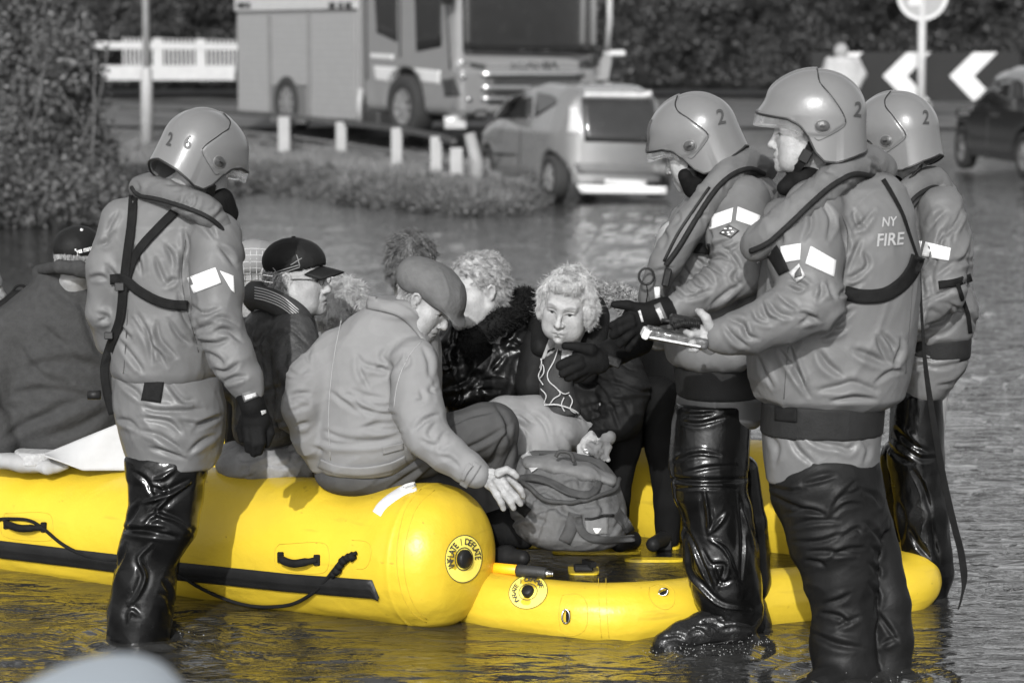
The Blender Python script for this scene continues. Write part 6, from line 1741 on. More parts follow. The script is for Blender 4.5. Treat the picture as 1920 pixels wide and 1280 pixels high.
# ------------------------------------------------------------------ the passengers
def simple_head(name_, label, u, v, Y, f, k, skin, group='passengers sitting in the raft', up=(0, 0, 1), h=.005, base=None, cat='person', **kw):
    root = empty('person', base if base is not None else P(u, 860, Y), label, cat, group)
    o = P(u, v, Y); R = frame(f, up); s = SDF(h); head_sdf(s, o, R, k, **kw)
    return root, o, R, s
def scalp(o, R, k, mask, n=6000, r=(.101, .081, .089), c=(-.014, 0, .036), seed=0, extra=0):
    rs_ = np.random.RandomState(seed); d = rs_.normal(size=(n, 3)); d /= np.linalg.norm(d, axis=1, keepdims=True)
    L_ = np.array(c) + d * (np.array(r) + extra); kk = mask(L_[:, 0], L_[:, 1], L_[:, 2]); L_ = L_[kk]; d = d[kk] / (np.array(r)); d /= np.linalg.norm(d, axis=1, keepdims=True)
    return np.array(o) + (L_ * k) @ R.T, d @ R.T
def hair_cap(o, R, k, m, person, cutx=.045, lowz=-.04, fac=1.06, lump=.010, freq=22, name='hair', h=.005, back=-.06):
    """solid hair mass: swollen skull minus the face"""
    s = SDF(h); W_ = lambda *p: np.array(o) + R @ (np.array(p, float) * k)
    s.ell(W_(-.018, 0, .036), np.array([.100, .080, .088]) * fac * k, R, 0); s.ell(W_(-.05, 0, -.02), np.array([.062, .068, .055]) * fac * k, R, .02)
    s.box(W_(.045 + .10, 0, -.06), np.array([.10, .12, .12]) * k, R, .02, .015, '-')
    s.box(W_(.0, 0, -.06 + back - .06), np.array([.2, .15, .06]) * k, R, .01, .01, '-')
    for y in (-1, 1): s.ell(W_(.02, y * .085, -.03), np.array([.045, .03, .055]) * k, R, .01, '-')
    V, Q = s.mesh(1); N = vnormals(V, Q); V = V + N * (lump * (noise3(V * freq) + .5 * noise3(V * freq * 2.3)))[:, None]
    return build(name, V, Q, m, person), V, Q

# ---- man in a pale blouson and flat cap, reaching down
p1 = empty('person', P(680, 905, 8.5), 'elderly man in pale zip jacket and flat cap leaning to reach down to the floor', 'person', 'passengers sitting in the raft')
f_ = unit((.74, -.27, -.60)); Rp1 = frame(f_); k_ = 1.0
o = P(779, 562, 8.35) - Rp1 @ np.array([-.01, -.080, .0]); op1 = o
s = SDF(.0038); head_sdf(s, o, Rp1, k_, 1.15, .004, age=1, smile=1)
s.cap(o + Rp1 @ np.array([-.035, 0, -.05]), P(770, 650, 8.45), .056, .06, .03)
wr = P(902, 886, 8.18)
core(s, [(P(765, 650, 8.45), P(690, 850, 8.52), .07, .09), (P(770, 670, 8.45), P(785, 760, 8.3), .035, .033), (P(785, 760, 8.3), P(820, 835, 8.24), .033, .03), (P(820, 835, 8.24), wr, .03, .024),
         (P(700, 860, 8.52), P(926, 804, 8.6), .07, .055), (P(926, 804, 8.6), P(940, 1010, 8.72), .05, .035), (P(740, 660, 8.5), P(620, 680, 8.5), .04, .035), (P(620, 680, 8.5), P(565, 780, 8.48), .033, .03)])
s.ell(P(925, 900, 8.16), (M(27, 8.2), .016, M(21, 8.2)), roty(.62), .012)
for nd in ([(938, 896, 8.14, 9.5), (954, 918, 8.13, 7.5), (968, 932, 8.13, 7), (976, 944, 8.14, 6)],
           [(932, 904, 8.14, 9.5), (946, 926, 8.13, 7.5), (957, 940, 8.13, 6.8), (963, 952, 8.14, 5.8)],
           [(922, 908, 8.15, 9), (932, 928, 8.14, 7.2), (940, 942, 8.14, 6.5), (944, 953, 8.15, 5.6)],
           [(946, 890, 8.16, 9), (963, 904, 8.16, 7), (976, 918, 8.16, 6.5), (981, 930, 8.17, 5.6)],
           [(935, 886, 8.12, 9), (950, 880, 8.12, 7), (962, 886, 8.12, 6.5), (969, 893, 8.12, 5.8)]): s.pchain(nd, .004)
body_obj(s, p1, Rp1, o, k_, SKINO, lines=[{'a':-1,'l':[(912,884),(928,890),(944,898)]},{'a':-1,'l':[(910,890),(924,898),(938,908)]},{'a':-1,'l':[(908,895),(918,906),(930,916)]},{'a':.8,'l':[(944,912),(950,908),(956,906)]},{'a':.8,'l':[(936,922),(942,918),(948,916)]},{'a':.8,'l':[(926,926),(932,922),(938,922)]},{'a':.8,'l':[(952,924),(958,920),(963,918)]},{'a':1,'l':[(938,906),(944,916),(950,926)]},{'a':1,'l':[(928,910),(934,920),(940,930)]}])
# short grey hair below the cap
pts, nr = scalp(o, Rp1, k_, lambda x, y, z: (z < .02) & (z > -.045) & (x < .01) & (np.abs(y) > .0), 9000, (.097, .078, .084))
hair_strands('hair', p1, pts, nr, 1800, .022, .0010, HAIRG, droop=1.0, curl=.2, comb=Rp1 @ np.array([-.6, 0, -.6]), seed=3)
CAPW = mat('grey wool cap', .10, .85, .15, 30, .5, 260, spec=.1, bump2=.3, b2scale=60)
s = SDF(.0045); W_ = lambda *p: o + Rp1 @ np.array(p, float)
s.ell(W_(-.026, 0, .062), (.116, .102, .064), Rp1 @ roty(-.10), .0); s.ell(W_(.022, 0, .066), (.088, .090, .058), Rp1, .03); s.ell(W_(-.070, 0, .028), (.066, .088, .050), Rp1, .04)
s.ell(W_(.055, 0, .056), (.075, .080, .030), Rp1 @ roty(.32), .05)
s.ell(W_(.118, 0, .024), (.052, .066, .0085), Rp1 @ roty(.34), .022)
s.ell(W_(.0, 0, -.03), (.110, .084, .066), Rp1, .01, '-')
cloth('flat_cap', s, p1, CAPW, .0035, 11, seed=7)
BEIGE = mat('pale cotton jacket', .165, .75, .07, 12, 0, 24, spec=.25, bump2=.2, b2scale=420, folds=((8, .012, 1.1, 2.6, .9), (18, .004, -.3, 2.0, .7)))
s = SDF(.006)
s.ploft([(572, 690, 800, 8.46, .09), (598, 652, 815, 8.48, .13), (640, 608, 824, 8.5, .165), (700, 588, 828, 8.5, .18), (760, 583, 826, 8.5, .18), (815, 584, 812, 8.5, .175), (850, 590, 796, 8.51, .165), (884, 602, 752, 8.52, .15)], cap_r=.02)
s.pchain([(628, 652, 8.48, 36), (585, 712, 8.44, 42), (566, 762, 8.42, 38)], .03); s.pchain([(566, 765, 8.42, 38), (580, 820, 8.45, 32), (600, 865, 8.5, 24)], .02)
s.pchain([(778, 680, 8.33, 46), (782, 760, 8.27, 48), (800, 815, 8.23, 42)], .03)
s.pchain([(801, 818, 8.23, 42), (840, 850, 8.2, 35), (876, 876, 8.18, 29), (893, 888, 8.17, 26)], .02)
s.ploft([(560, 688, 790, 8.45, .085), (590, 700, 815, 8.43, .09)], .03)
o_, bj, V, Q = cloth('jacket', s, p1, BEIGE, .007, 6.0, seed=81, R=roty(1.0), warp=.45, fine=.2, lines=([[(500,420),(550,480),(620,500),(700,520)],[(505,440),(530,540),(580,640)],[(690,380),(660,430),(700,470)],[(620,515),(660,510),(700,530)],{'a':1.3,'l':[(480,700),(530,760),(640,790),(740,800)]},[(410,670),(520,690),(640,750),(720,740)],[(470,640),(570,680),(680,700)],[(330,650),(420,720),(530,800)],[(520,890),(620,860),(750,855)],[(300,900),(420,950),(620,960),(780,920)],[(540,880),(650,890),(760,890)],[(280,960),(400,985),(620,980),(760,950)],[(60,570),(130,580),(205,560)],{'a':1.4,'l':[(60,690),(130,670),(205,660)]},[(70,700),(110,720),(150,715)],{'a':1.3,'l':[(90,780),(150,750),(200,745)]},[(120,870),(160,860),(200,850)],[(60,510),(130,550),(200,500)],[(820,400),(830,470),(770,520)],[(700,560),(720,500),(800,400)],{'a':1.5,'l':[(860,900),(940,830),(1020,800)]},[(870,720),(920,700),(900,640)],[(1000,850),(960,920),(1000,960)],{'a':1.3,'l':[(910,960),(1000,990),(1060,910)]},[(1060,960),(1040,1010),(1100,980)],[(1030,1060),(1090,1080),(1150,1130)],[(920,380),(960,470),(960,560)],[(1000,600),(970,640),(1010,660)],[(220,1000),(260,1020),(290,1030)],[(215,380),(190,420),(200,470)]],(520,540),3.3675,5,.0075))
ribbon('waistband', bj, [(598, 868), (630, 880), (680, 884), (730, 876), (762, 862)], 17, BEIGE, p1, .004, .003)
ribbon('collar', bj, [(688, 566), (720, 572), (752, 582), (780, 605), (808, 640)], 24, BEIGE, p1, .010, .005)
ribbon('cuff', bj, [(868, 912), (880, 893), (896, 868)], 16, BEIGE, p1, .004, .003); ribbon('cuff_tab', bj, [(866, 900), (872, 886), (884, 870)], 9, BEIGE, p1, .010, .003)
outl = cordon('back_seam', bj, [(640, 600), (628, 660), (620, 720), (616, 790), (620, 862)], .7, mat('seam thread', .26), p1, .001)
cordon('back_seam', bj, [(790, 640), (765, 670), (745, 720), (738, 775)], .7, mat('seam thread', .26), p1, .001)
patch('waist_tab', bj, [(716, 838), (756, 830), (757, 842), (718, 852)], BEIGE, p1, .006)
TRG = mat('dark grey trousers', .055, .8, .12, 16, 0, 60, spec=.1, folds=((10, .014, 1.0, 3, .9),), bump2=.3, b2scale=420)
s = SDF(.006)
s.ell(P(680, 888, 8.55), (M(92, 8.5), .16, M(44, 8.5)), None, .0)
s.pchain([(700, 880, 8.5, 48), (820, 832, 8.52, 52), (912, 806, 8.58, 50), (926, 802, 8.6, 46)], .03); s.pchain([(926, 804, 8.6, 44), (935, 880, 8.66, 37), (938, 960, 8.70, 34), (945, 1010, 8.72, 30)], .02)
s.pchain([(700, 890, 8.5, 40), (800, 905, 8.62, 40), (880, 925, 8.7, 36), (895, 1000, 8.7, 30)], .03)
cloth('trousers', s, p1, TRG, .005, 7, seed=85, R=roty(.9), lines=([[(960,790),(930,850),(900,900)],[(965,830),(945,880),(920,930)],[(840,800),(880,780),(930,770)],[(700,905),(740,880),(790,860)],[(730,915),(770,890),(800,870)],[(765,915),(800,885),(830,870)],[(930,760),(950,790),(955,830)],[(850,850),(900,830),(950,800)],[(620,880),(680,892),(740,890)]], (0, 0), 1, 4.6, .009))
s = SDF(.005); s.pchain([(912, 1046, 8.55, 20), (950, 1044, 8.5, 20), (980, 1046, 8.45, 14)], .02); cloth('shoe', s, p1, mat('dark shoe', .012, .5, .2, spec=.15), .003, 14)

# ---- man in tartan baseball cap, glasses, worn leather jacket
p2 = empty('person', P(500, 885, 8.85), 'man in glasses and checked dark baseball cap, worn leather jacket and jeans', 'person', 'passengers sitting in the raft')
f_ = unit((.95, -.28, .0)); R_ = frame(f_); k_ = 1.06; Yh = 8.78
o = P(538, 527, Yh) - R_ @ np.array([-.01, -.080, 0]) * k_
s = SDF(.004); head_sdf(s, o, R_, k_, 1.05, .006, age=1, fat=1.08)
s.cap(o + R_ @ np.array([-.035, 0, -.05]), P(510, 610, 8.85), .066, .07, .03); s.cap(o + R_ @ np.array([.03, 0, -.095]), P(545, 600, 8.82), .035, .045, .03)
core(s, [(P(510, 600, 8.85), P(505, 850, 8.9), .07, .09), (P(505, 860, 8.9), P(560, 850, 9.2), .07, .05)])
body_obj(s, p2, R_, o, k_, SKINP)
W_ = lambda *p: o + R_ @ (np.array(p, float) * k_)
pts, nr = scalp(o, R_, k_, lambda x, y, z: (z < .04) & (z > -.06) & (x < .005), 9000, (.100, .080, .088))
hair_strands('hair', p2, pts, nr, 2400, .03, .0011, HAIRW, droop=1.0, curl=.2, comb=R_ @ np.array([-.5, 0, -.7]), seed=5)
s = SDF(.0042)
s.ell(W_(-.016, 0, .060), np.array([.112, .090, .082]) * k_, R_, 0); s.box(W_(0, 0, -.042), np.array([.2, .2, .074]) * k_, R_ @ roty(-.10), .002, .0, '-')
s.ell(W_(.0, 0, .02), np.array([.100, .080, .085]) * k_, R_, .0, '-')
CAPB = mat('dark cap cloth', .010, .6, .3, 12, .2, 60, spec=.15)
o_, cbv, V, Q = cloth('baseball_cap', s, p2, CAPB, .002, 12, seed=3)
Vb = []; nb = 17
for j in range(7):
    t = j / 6
    for a in np.linspace(-1, 1, nb):
        x = .080 + t * (.085 * (1 - .35 * a * a)) - .03 * a * a; y = a * .072 * (1 - .1 * t); z = .045 - .012 * t + .0 - .022 * a * a - .006 * t * t
        Vb.append(W_(x, y, z))
Fb = [(j * nb + i, j * nb + i + 1, (j + 1) * nb + i + 1, (j + 1) * nb + i) for j in range(6) for i in range(nb - 1)]
pk = build('cap_peak', Vb, Fb, CAPB, o_); md = pk.modifiers.new('t', 'SOLIDIFY'); md.thickness = .005; md.offset = 0
for q in ([(512, 502), (520, 512), (528, 524)], [(545, 497), (556, 490), (566, 484)], [(500, 516), (530, 506), (560, 497)], [(504, 520), (534, 510), (562, 501)], [(556, 478), (560, 490), (562, 500)]):
    cordon('tartan_line', cbv, q, 1.1, mat('pale stitching', .16), o_, .0008)
MB().tube([W_(-.016, 0, .140), W_(-.016, 0, .146)], .008, 10).build('cap_button', CAPB, o_, True)
GLF = mat('spectacle frame', .05, .3)
gl = MB()
for y in (-1, 1):
    gl.tube([W_(.098, y * .033 + .022 * math.cos(a), .0 + .016 * math.sin(a)) for a in np.linspace(0, 6.28, 18, endpoint=False)], .0014, 6, True)
    gl.tube([W_(.096, y * .055, .005), W_(.05, y * .075, .008), W_(-.005, y * .082, .006)], .0018, 6)
gl.tube([W_(.100, -.012, .004), W_(.100, .012, .004)], .0014, 6); gl.build('spectacles', GLF, p2, True)
s = SDF(.005); s.chain(spline([P(482, 545, 8.95), P(478, 556, 8.85), P(505, 562, 8.76), P(540, 580, 8.72), P(566, 600, 8.76)], 4), [M(19, 8.8)] * 17, .02); s.cap(P(490, 560, 8.9), P(560, 595, 8.9), .06, .05, .03)
o_, sb, V, Q = cloth('scarf', s, p2, mat('dark knitted scarf', .03, .85, .2, 20, .6, 200), .002, 14)
for dv in (-9, -4, 1, 6, 11): cordon('scarf_stripe', sb, [(478, 548 + dv), (500, 553 + dv), (530, 566 + dv), (560, 590 + dv)], 1.1, mat('pale scarf wool', .40, .85), o_, .001)
LEATH = mat('worn leather', .036, .5, .75, 9, .35, 24, spec=.22, bump2=.35, b2scale=90, rvar=.12)
s = SDF(.006)
s.ploft([(575, 478, 575, 8.86, .10), (600, 458, 590, 8.86, .14), (650, 448, 600, 8.87, .17), (720, 440, 600, 8.88, .18), (800, 438, 585, 8.88, .17), (828, 440, 560, 8.88, .16)], cap_r=.03)
s.pchain([(548, 625, 8.72, 44), (562, 700, 8.66, 46), (560, 770, 8.64, 42)], .03); s.pchain([(560, 775, 8.64, 40), (600, 800, 8.75, 32)], .02); s.pchain([(470, 630, 8.95, 36), (440, 720, 8.9, 34)], .02)
cloth('jacket', s, p2, LEATH, .008, 7, seed=91, R=roty(.5), warp=.5, lines=(auto_lines(11, (450, 620, 600, 820), 20, 50, 60, 35), (0, 0), 1, 4.4, .008))
JEAN = mat('faded denim', .18, .8, .45, 9, .3, 40, folds=((12, .012, .8, 2.4, .9),), bump2=.4, b2scale=380)
s = SDF(.006); s.ell(P(500, 868, 8.87), (M(98, 8.8), .16, M(44, 8.8)), None, 0); s.pchain([(560, 862, 8.85, 40), (640, 850, 9.2, 36)], .03); s.pchain([(440, 862, 8.95, 36), (560, 850, 9.3, 34)], .03)
cloth('jeans', s, p2, JEAN, .006, 8, seed=93, R=roty(.8), lines=(auto_lines(12, (430, 830, 600, 890), 14, 30, 50, 30), (0, 0), 1, 4.2, .007))

# ---- man in heavy grey wool coat at the left, back to the camera
p3 = empty('person', P(100, 870, 9.3), 'man in heavy dark grey wool coat and black cap, back turned, at the left', 'person', 'passengers sitting in the raft')
f_ = unit((.35, .9, -.1)); R_ = frame(f_); o = P(150, 492, 9.3)
s = SDF(.005); head_sdf(s, o, R_, 1.0); s.cap(o + R_ @ np.array([-.03, 0, -.05]), P(135, 560, 9.35), .06, .07, .03); core(s, [(P(135, 560, 9.35), P(100, 850, 9.4), .07, .1)])
body_obj(s, p3, R_, o, 1.0, SKINO)
pts, nr = scalp(o, R_, 1.0, lambda x, y, z: (z < .04) & (z > -.07) & (x < .01), 9000, (.100, .080, .088)); hair_strands('hair', p3, pts, nr, 3000, .018, .0010, HAIRG, droop=1.0, curl=.2, comb=np.array([0, 0, -1.0]), seed=6)
W_ = lambda *p: o + R_ @ np.array(p, float)
s = SDF(.005); s.ell(W_(-.012, 0, .055), (.112, .092, .085), R_, 0); s.box(W_(0, 0, -.055), (.2, .2, .075), R_ @ roty(.06), .002, 0, '-')
o_, cb3, V, Q = cloth('baseball_cap', s, p3, CAPB, .0025, 11, seed=13)
text_on('cap_lettering', cb3, '"yea mann"', (158, 468), 9, 14, mat('white print', .75), o_, .003, .62, .2)
MB().tube([hit(cb3, 153, 432, -.002)[0], hit(cb3, 153, 432, .006)[0]], .006, 8).build('cap_button', mat('pale button', .5), o_, True)
WOOL = mat('grey wool cloth', .040, .95, .16, 40, .35, 90, folds=((3.6, .022, 1.15, 3, .8),), bump2=.5, b2scale=520, spec=.05)
s = SDF(.0075)
s.ploft([(508, 74, 190, 9.38, .10), (530, 58, 205, 9.38, .14), (560, 20, 215, 9.38, .16), (600, -15, 225, 9.38, .18), (680, -25, 232, 9.4, .21), (760, -20, 236, 9.4, .22), (820, 5, 240, 9.4, .21), (852, 20, 240, 9.4, .18)], cap_r=.02)
s.pchain([(20, 620, 9.3, 48), (-25, 740, 9.25, 46), (0, 830, 9.22, 36)], .03)
s.pchain([(76, 512, 9.4, 16), (120, 506, 9.27, 18), (165, 516, 9.28, 16)], .02)
cloth('wool_coat', s, p3, WOOL, .008, 5, seed=101, R=roty(.55), warp=.35, fine=.1, lines=([[(40,690),(110,680),(190,700)],[(20,740),(90,730),(180,745)],[(60,790),(120,760),(190,745)],[(10,820),(60,790),(130,770)],[(100,665),(150,675),(195,690)],[(0,740),(10,760),(30,770)],[(90,820),(150,800),(200,770)],[(60,600),(110,640),(160,690)],[(150,560),(170,620),(190,670)],[(90,530),(130,560),(180,580)],[(30,640),(70,700),(130,720)]], (0, 0), 1, 9, .012))
s = SDF(.006); s.pchain([(80, 506, 9.34, 11), (112, 500, 9.18, 13), (148, 504, 9.12, 14), (184, 516, 9.14, 14)], .012); cloth('coat_collar', s, p3, WOOL, .003, 12)
s = SDF(.006); s.ploft([(842, 28, 118, 9.2, .10), (868, 30, 100, 9.18, .10)], cap_r=.01); cloth('knitted_hem', s, p3, mat('pale ribbed knit', .30, .9, .2, 60, .8, 160), .003, 22)

# ---- smiling man, black shiny jacket with fur collar
p4 = empty('person', P(920, 850, 9.3), 'smiling man with curly grey hair in shiny black jacket with fur collar', 'person', 'passengers sitting in the raft')
f_ = unit((-.86, -.50, -.10)); R_ = frame(f_); k_ = 1.10; o = P(893, 546, 9.0)
s = SDF(.004); head_sdf(s, o, R_, k_, 1.15, .008, age=1, smile=1, fat=1.08); s.cap(o + R_ @ np.array([-.03, 0, -.06]), P(925, 625, 9.1), .068, .075, .03)
core(s, [(P(925, 620, 9.1), P(930, 760, 9.2), .07, .1)])
body_obj(s, p4, R_, o, k_, SKINP)
W_ = lambda *p: o + R_ @ (np.array(p, float) * k_)
MB().box(W_(.094, 0, -.0738), (.004, .017, .0032), R_).build('teeth', mat('teeth', .7, .3), p4)
hc_, V, Q = hair_cap(o, R_, k_, HAIRG, p4, fac=1.05, lump=.007)
N = vnormals(V, Q); hair_strands('curls', p4, V, N, 16000, .020, .0006, HAIRG, droop=.4, curl=.55, seed=9, freq=55, lay=(.7, 0, -.7), lift=.4)
BSH = mat('shiny black jacket', .006, .33, .3, 10, 0, 16, spec=.36, bump2=.15, b2scale=80, folds=((8, .022, .7, 2.4, 1.), (17, .009, -.6, 2, .9)), rvar=.08)
s = SDF(.006)
s.ploft([(600, 880, 985, 9.18, .11), (630, 850, 1000, 9.18, .15), (680, 836, 1005, 9.18, .18), (740, 836, 1003, 9.2, .19), (785, 842, 990, 9.2, .17)], cap_r=.03)
s.pchain([(860, 630, 9.05, 36), (846, 690, 9.02, 38), (856, 730, 9.02, 34)], .02); s.pchain([(858, 732, 9.02, 34), (900, 725, 9.02, 30), (950, 712, 9.05, 26)], .02); s.pchain([(965, 640, 9.1, 40), (980, 690, 9.1, 36), (970, 725, 9.08, 28)], .02)
cloth('jacket', s, p4, BSH, .008, 7, seed=111, R=roty(.5), warp=.5, lines=(auto_lines(13, (830, 620, 1000, 770), 26, 40, 60, 40), (0, 0), 1, 4.8, .010))
s = SDF(.006); s.chain(spline([P(985, 560, 9.25), P(968, 585, 9.08), P(935, 600, 8.98), P(900, 622, 8.95), P(882, 650, 8.95)], 4), [M(20, 9)] * 17, .02); s.cap(P(975, 570, 9.2), P(940, 610, 9.15), .05, .05, .03)
FUR = mat('black fur', .008, .8, .3, 60, spec=.12); Vf, Qf = s.mesh(1); Nf = vnormals(Vf, Qf); Vf = crease(Vf, Qf, .006, 18); fc = build('fur_collar', Vf, Qf, FUR, p4)
hair_strands('fur', p4, Vf, Nf, 6000, .018, .0013, FUR, droop=.1, curl=.5, seed=10, freq=60)

# ---- fair haired woman, dark coat, patterned cardigan
p5 = empty('person', P(1065, 870, 9.2), 'woman with short fair curly hair in dark coat and patterned cardigan, looking down', 'person', 'passengers sitting in the raft')
f_ = unit((-.30, -.90, -.30)); R_ = frame(f_, (.17, 0, 1)); k_ = 1.03; o = P(1064, 570, 8.82); op5 = o
s = SDF(.0038); head_sdf(s, o, R_, k_, 1.1, .006, age=0, fat=1.04); s.cap(o + R_ @ np.array([-.035, 0, -.06]), P(1072, 680, 9.05), .058, .065, .03)
core(s, [(P(1072, 670, 9.05), P(1080, 790, 9.15), .07, .09), (P(1120, 700, 9.0), P(1150, 790, 8.9), .035, .03), (P(1150, 790, 8.9), P(1112, 822, 8.8), .03, .022)])
s.pchain([(1112, 818, 8.80, 13), (1104, 832, 8.78, 16), (1098, 842, 8.77, 15)], .008)
for nd in ([(1092, 846, 8.76, 7), (1102, 858, 8.75, 6), (1114, 862, 8.75, 5)], [(1096, 838, 8.75, 7), (1110, 848, 8.74, 6), (1122, 852, 8.74, 5)], [(1104, 832, 8.75, 7), (1118, 840, 8.74, 6), (1128, 846, 8.74, 5)], [(1088, 838, 8.77, 7), (1088, 852, 8.76, 6), (1096, 862, 8.76, 5)]): s.pchain(nd, .004)
s.pchain([(1150, 800, 8.86, 12), (1140, 820, 8.80, 14), (1130, 832, 8.77, 11)], .008)
for nd in ([(1134, 836, 8.76, 6.5), (1126, 850, 8.75, 5.6), (1130, 862, 8.75, 5)], [(1142, 838, 8.76, 6.5), (1136, 852, 8.75, 5.6), (1140, 862, 8.75, 5)], [(1126, 832, 8.75, 6), (1116, 846, 8.73, 5.4), (1120, 858, 8.74, 5)]): s.pchain(nd, .004)
body_obj(s, p5, R_, o, k_, SKINP)
MB().tube([P(1100, 845, 8.735) + np.array([.011 * math.cos(a), 0, .006 * math.sin(a)]) for a in np.linspace(0, 6.28, 14, endpoint=False)], .002, 6, True).build('ring', METAL, p5, True)
HAIRB = mat('very fair hair', .36, .45, .3, 60)
s = SDF(.005); W_ = lambda *p: o + R_ @ (np.array(p, float) * k_)
s.ell(W_(-.02, 0, .045), np.array([.097, .081, .082]) * k_, R_, 0)
for y in (-1, 1): s.ell(W_(-.005, y * .082, -.005), np.array([.050, .026, .068]) * k_, R_, .02)
s.ell(W_(.050, 0, .100), np.array([.040, .060, .022]) * k_, R_, .02)
s.box(W_(.145, 0, -.035), np.array([.10, .062, .113]) * k_, R_, .03, .01, '-')
Vh, Qh = s.mesh(1); Nh = vnormals(Vh, Qh); Vh = Vh + Nh * (.007 * noise3(Vh * 20) + .003 * noise3(Vh * 60))[:, None]; build('hair', Vh, Qh, HAIRB, p5)
hair_strands('curls', p5, Vh, Nh, 24000, .020, .0006, HAIRB, droop=.6, curl=.34, seed=12, freq=30, lay=(.25, -.25, -1), lift=.26)
hair_strands('flyaways', p5, Vh, Nh, 700, .032, .0005, HAIRB, droop=.1, curl=.5, seed=14, freq=30, segs=9)
DCO = mat('dark coat cloth', .009, .62, .25, 10, 0, 30, spec=.10, folds=((8, .018, .7, 2.4, .9), (17, .006, -.5, 2, .8)))
s = SDF(.006)
s.ploft([(625, 1030, 1130, 9.08, .11), (650, 1005, 1165, 9.08, .15), (700, 995, 1195, 9.1, .18), (770, 990, 1215, 9.12, .19), (835, 1010, 1215, 9.12, .17)], cap_r=.03)
s.pchain([(1145, 650, 9.0, 44), (1170, 730, 8.92, 46), (1165, 785, 8.88, 40)], .02); s.pchain([(1165, 790, 8.88, 36), (1135, 808, 8.84, 26), (1122, 815, 8.82, 20)], .02); s.pchain([(1010, 650, 9.05, 36), (1000, 720, 9.0, 36)], .02)
o_, cw, V, Q = cloth('coat', s, p5, DCO, .007, 7, seed=121, R=roty(-.4), lines=(auto_lines(14, (1090, 660, 1210, 820), 22, -35, 60, 30), (0, 0), 1, 4.8, .009))
s = SDF(.006); s.chain(spline([P(1095, 560, 9.15), P(1118, 590, 9.02), P(1112, 640, 8.92), P(1098, 700, 8.88)], 4), [M(22, 9)] * 13, .02); s.chain([P(1010, 610, 9.1), P(1015, 650, 8.98)], [.04, .04], .02); cloth('coat_collar', s, p5, DCO, .004, 12)
# cardigan front as its own shaped piece, pattern as raised yarn
s = SDF(.006); s.ploft([(650, 1040, 1085, 9.0, .08), (668, 1020, 1085, 8.96, .10), (720, 1010, 1075, 8.94, .11), (775, 1014, 1092, 8.95, .11)], cap_r=.02)
o_, kb, V, Q = cloth('cardigan', s, p5, mat('dark cardigan', .03, .9, .3, 30, .6, 200), .003, 12)
YARN = mat('white yarn', .38, .9, .1, 40, .6, 300)
MIDY = mat('grey yarn', .22, .9, .3, 40, .6, 300)
patch('yoke_panel', kb, [(1034, 622), (1048, 616), (1044, 656), (1014, 676)], MIDY, p5, .007)
patch('blouse', kb, [(1054, 656), (1078, 662), (1064, 692), (1048, 706)], mat('pale blouse', .42, .8, .5, 60), p5, .008)
for q in ([(1050, 632), (1048, 655), (1040, 680), (1030, 700), (1032, 716), (1044, 728), (1050, 738), (1040, 745), (1034, 755)], [(1014, 672), (1020, 690), (1014, 706), (1022, 722)], [(1018, 728), (1028, 740), (1024, 756), (1030, 768)],
          [(1056, 744), (1052, 758), (1058, 770)], [(1064, 740), (1070, 752), (1066, 766), (1076, 774)], [(1012, 690), (1022, 684), (1024, 700), (1015, 712)], [(1046, 730), (1056, 738), (1064, 736)]): cordon('pattern_yarn', kb, q, 1.15, YARN, p5, .010, 5)
cordon('hem_yarn', kb, [(1000, 752), (1020, 758), (1040, 756), (1060, 762), (1080, 774)], 1.5, YARN, p5, .014)
PLT = mat('pale trousers', .175, .8, .08, 12, .2, 40, bump2=.2, b2scale=400)
s = SDF(.006)
s.pchain([(1075, 800, 9.0, 38), (1000, 784, 8.9, 42), (948, 784, 8.86, 42)], .03); s.pchain([(950, 786, 8.86, 42), (990, 850, 8.84, 38), (1005, 920, 8.84, 34), (1010, 980, 8.86, 28)], .03)
s.pchain([(1090, 810, 9.0, 40), (1040, 812, 8.88, 40), (1020, 818, 8.86, 38)], .03); s.pchain([(1022, 820, 8.86, 36), (1040, 880, 8.86, 32), (1050, 960, 8.88, 28)], .02)
cloth('trousers', s, p5, PLT, .005, 7, seed=127, lines=(auto_lines(15, (930, 760, 1080, 860), 10, -50, 60, 25), (0, 0), 1, 4.8, .007))
s = SDF(.006); s.chain(spline([P(1120, 560, 9.2), P(1150, 552, 9.18), P(1180, 570, 9.15), P(1190, 590, 9.12)], 4), [M(15, 9)] * 13, .02); Vf, Qf = s.mesh(1); Nf = vnormals(Vf, Qf)
build('fur_hood', Vf, Qf, mat('grey fur', .12, .8, .5, 60), p5); hair_strands('fur', p5, Vf, Nf, 4500, .020, .0014, mat('pale fur tips', .26, .7, .5, 60), droop=.1, curl=.6, seed=13, freq=60)

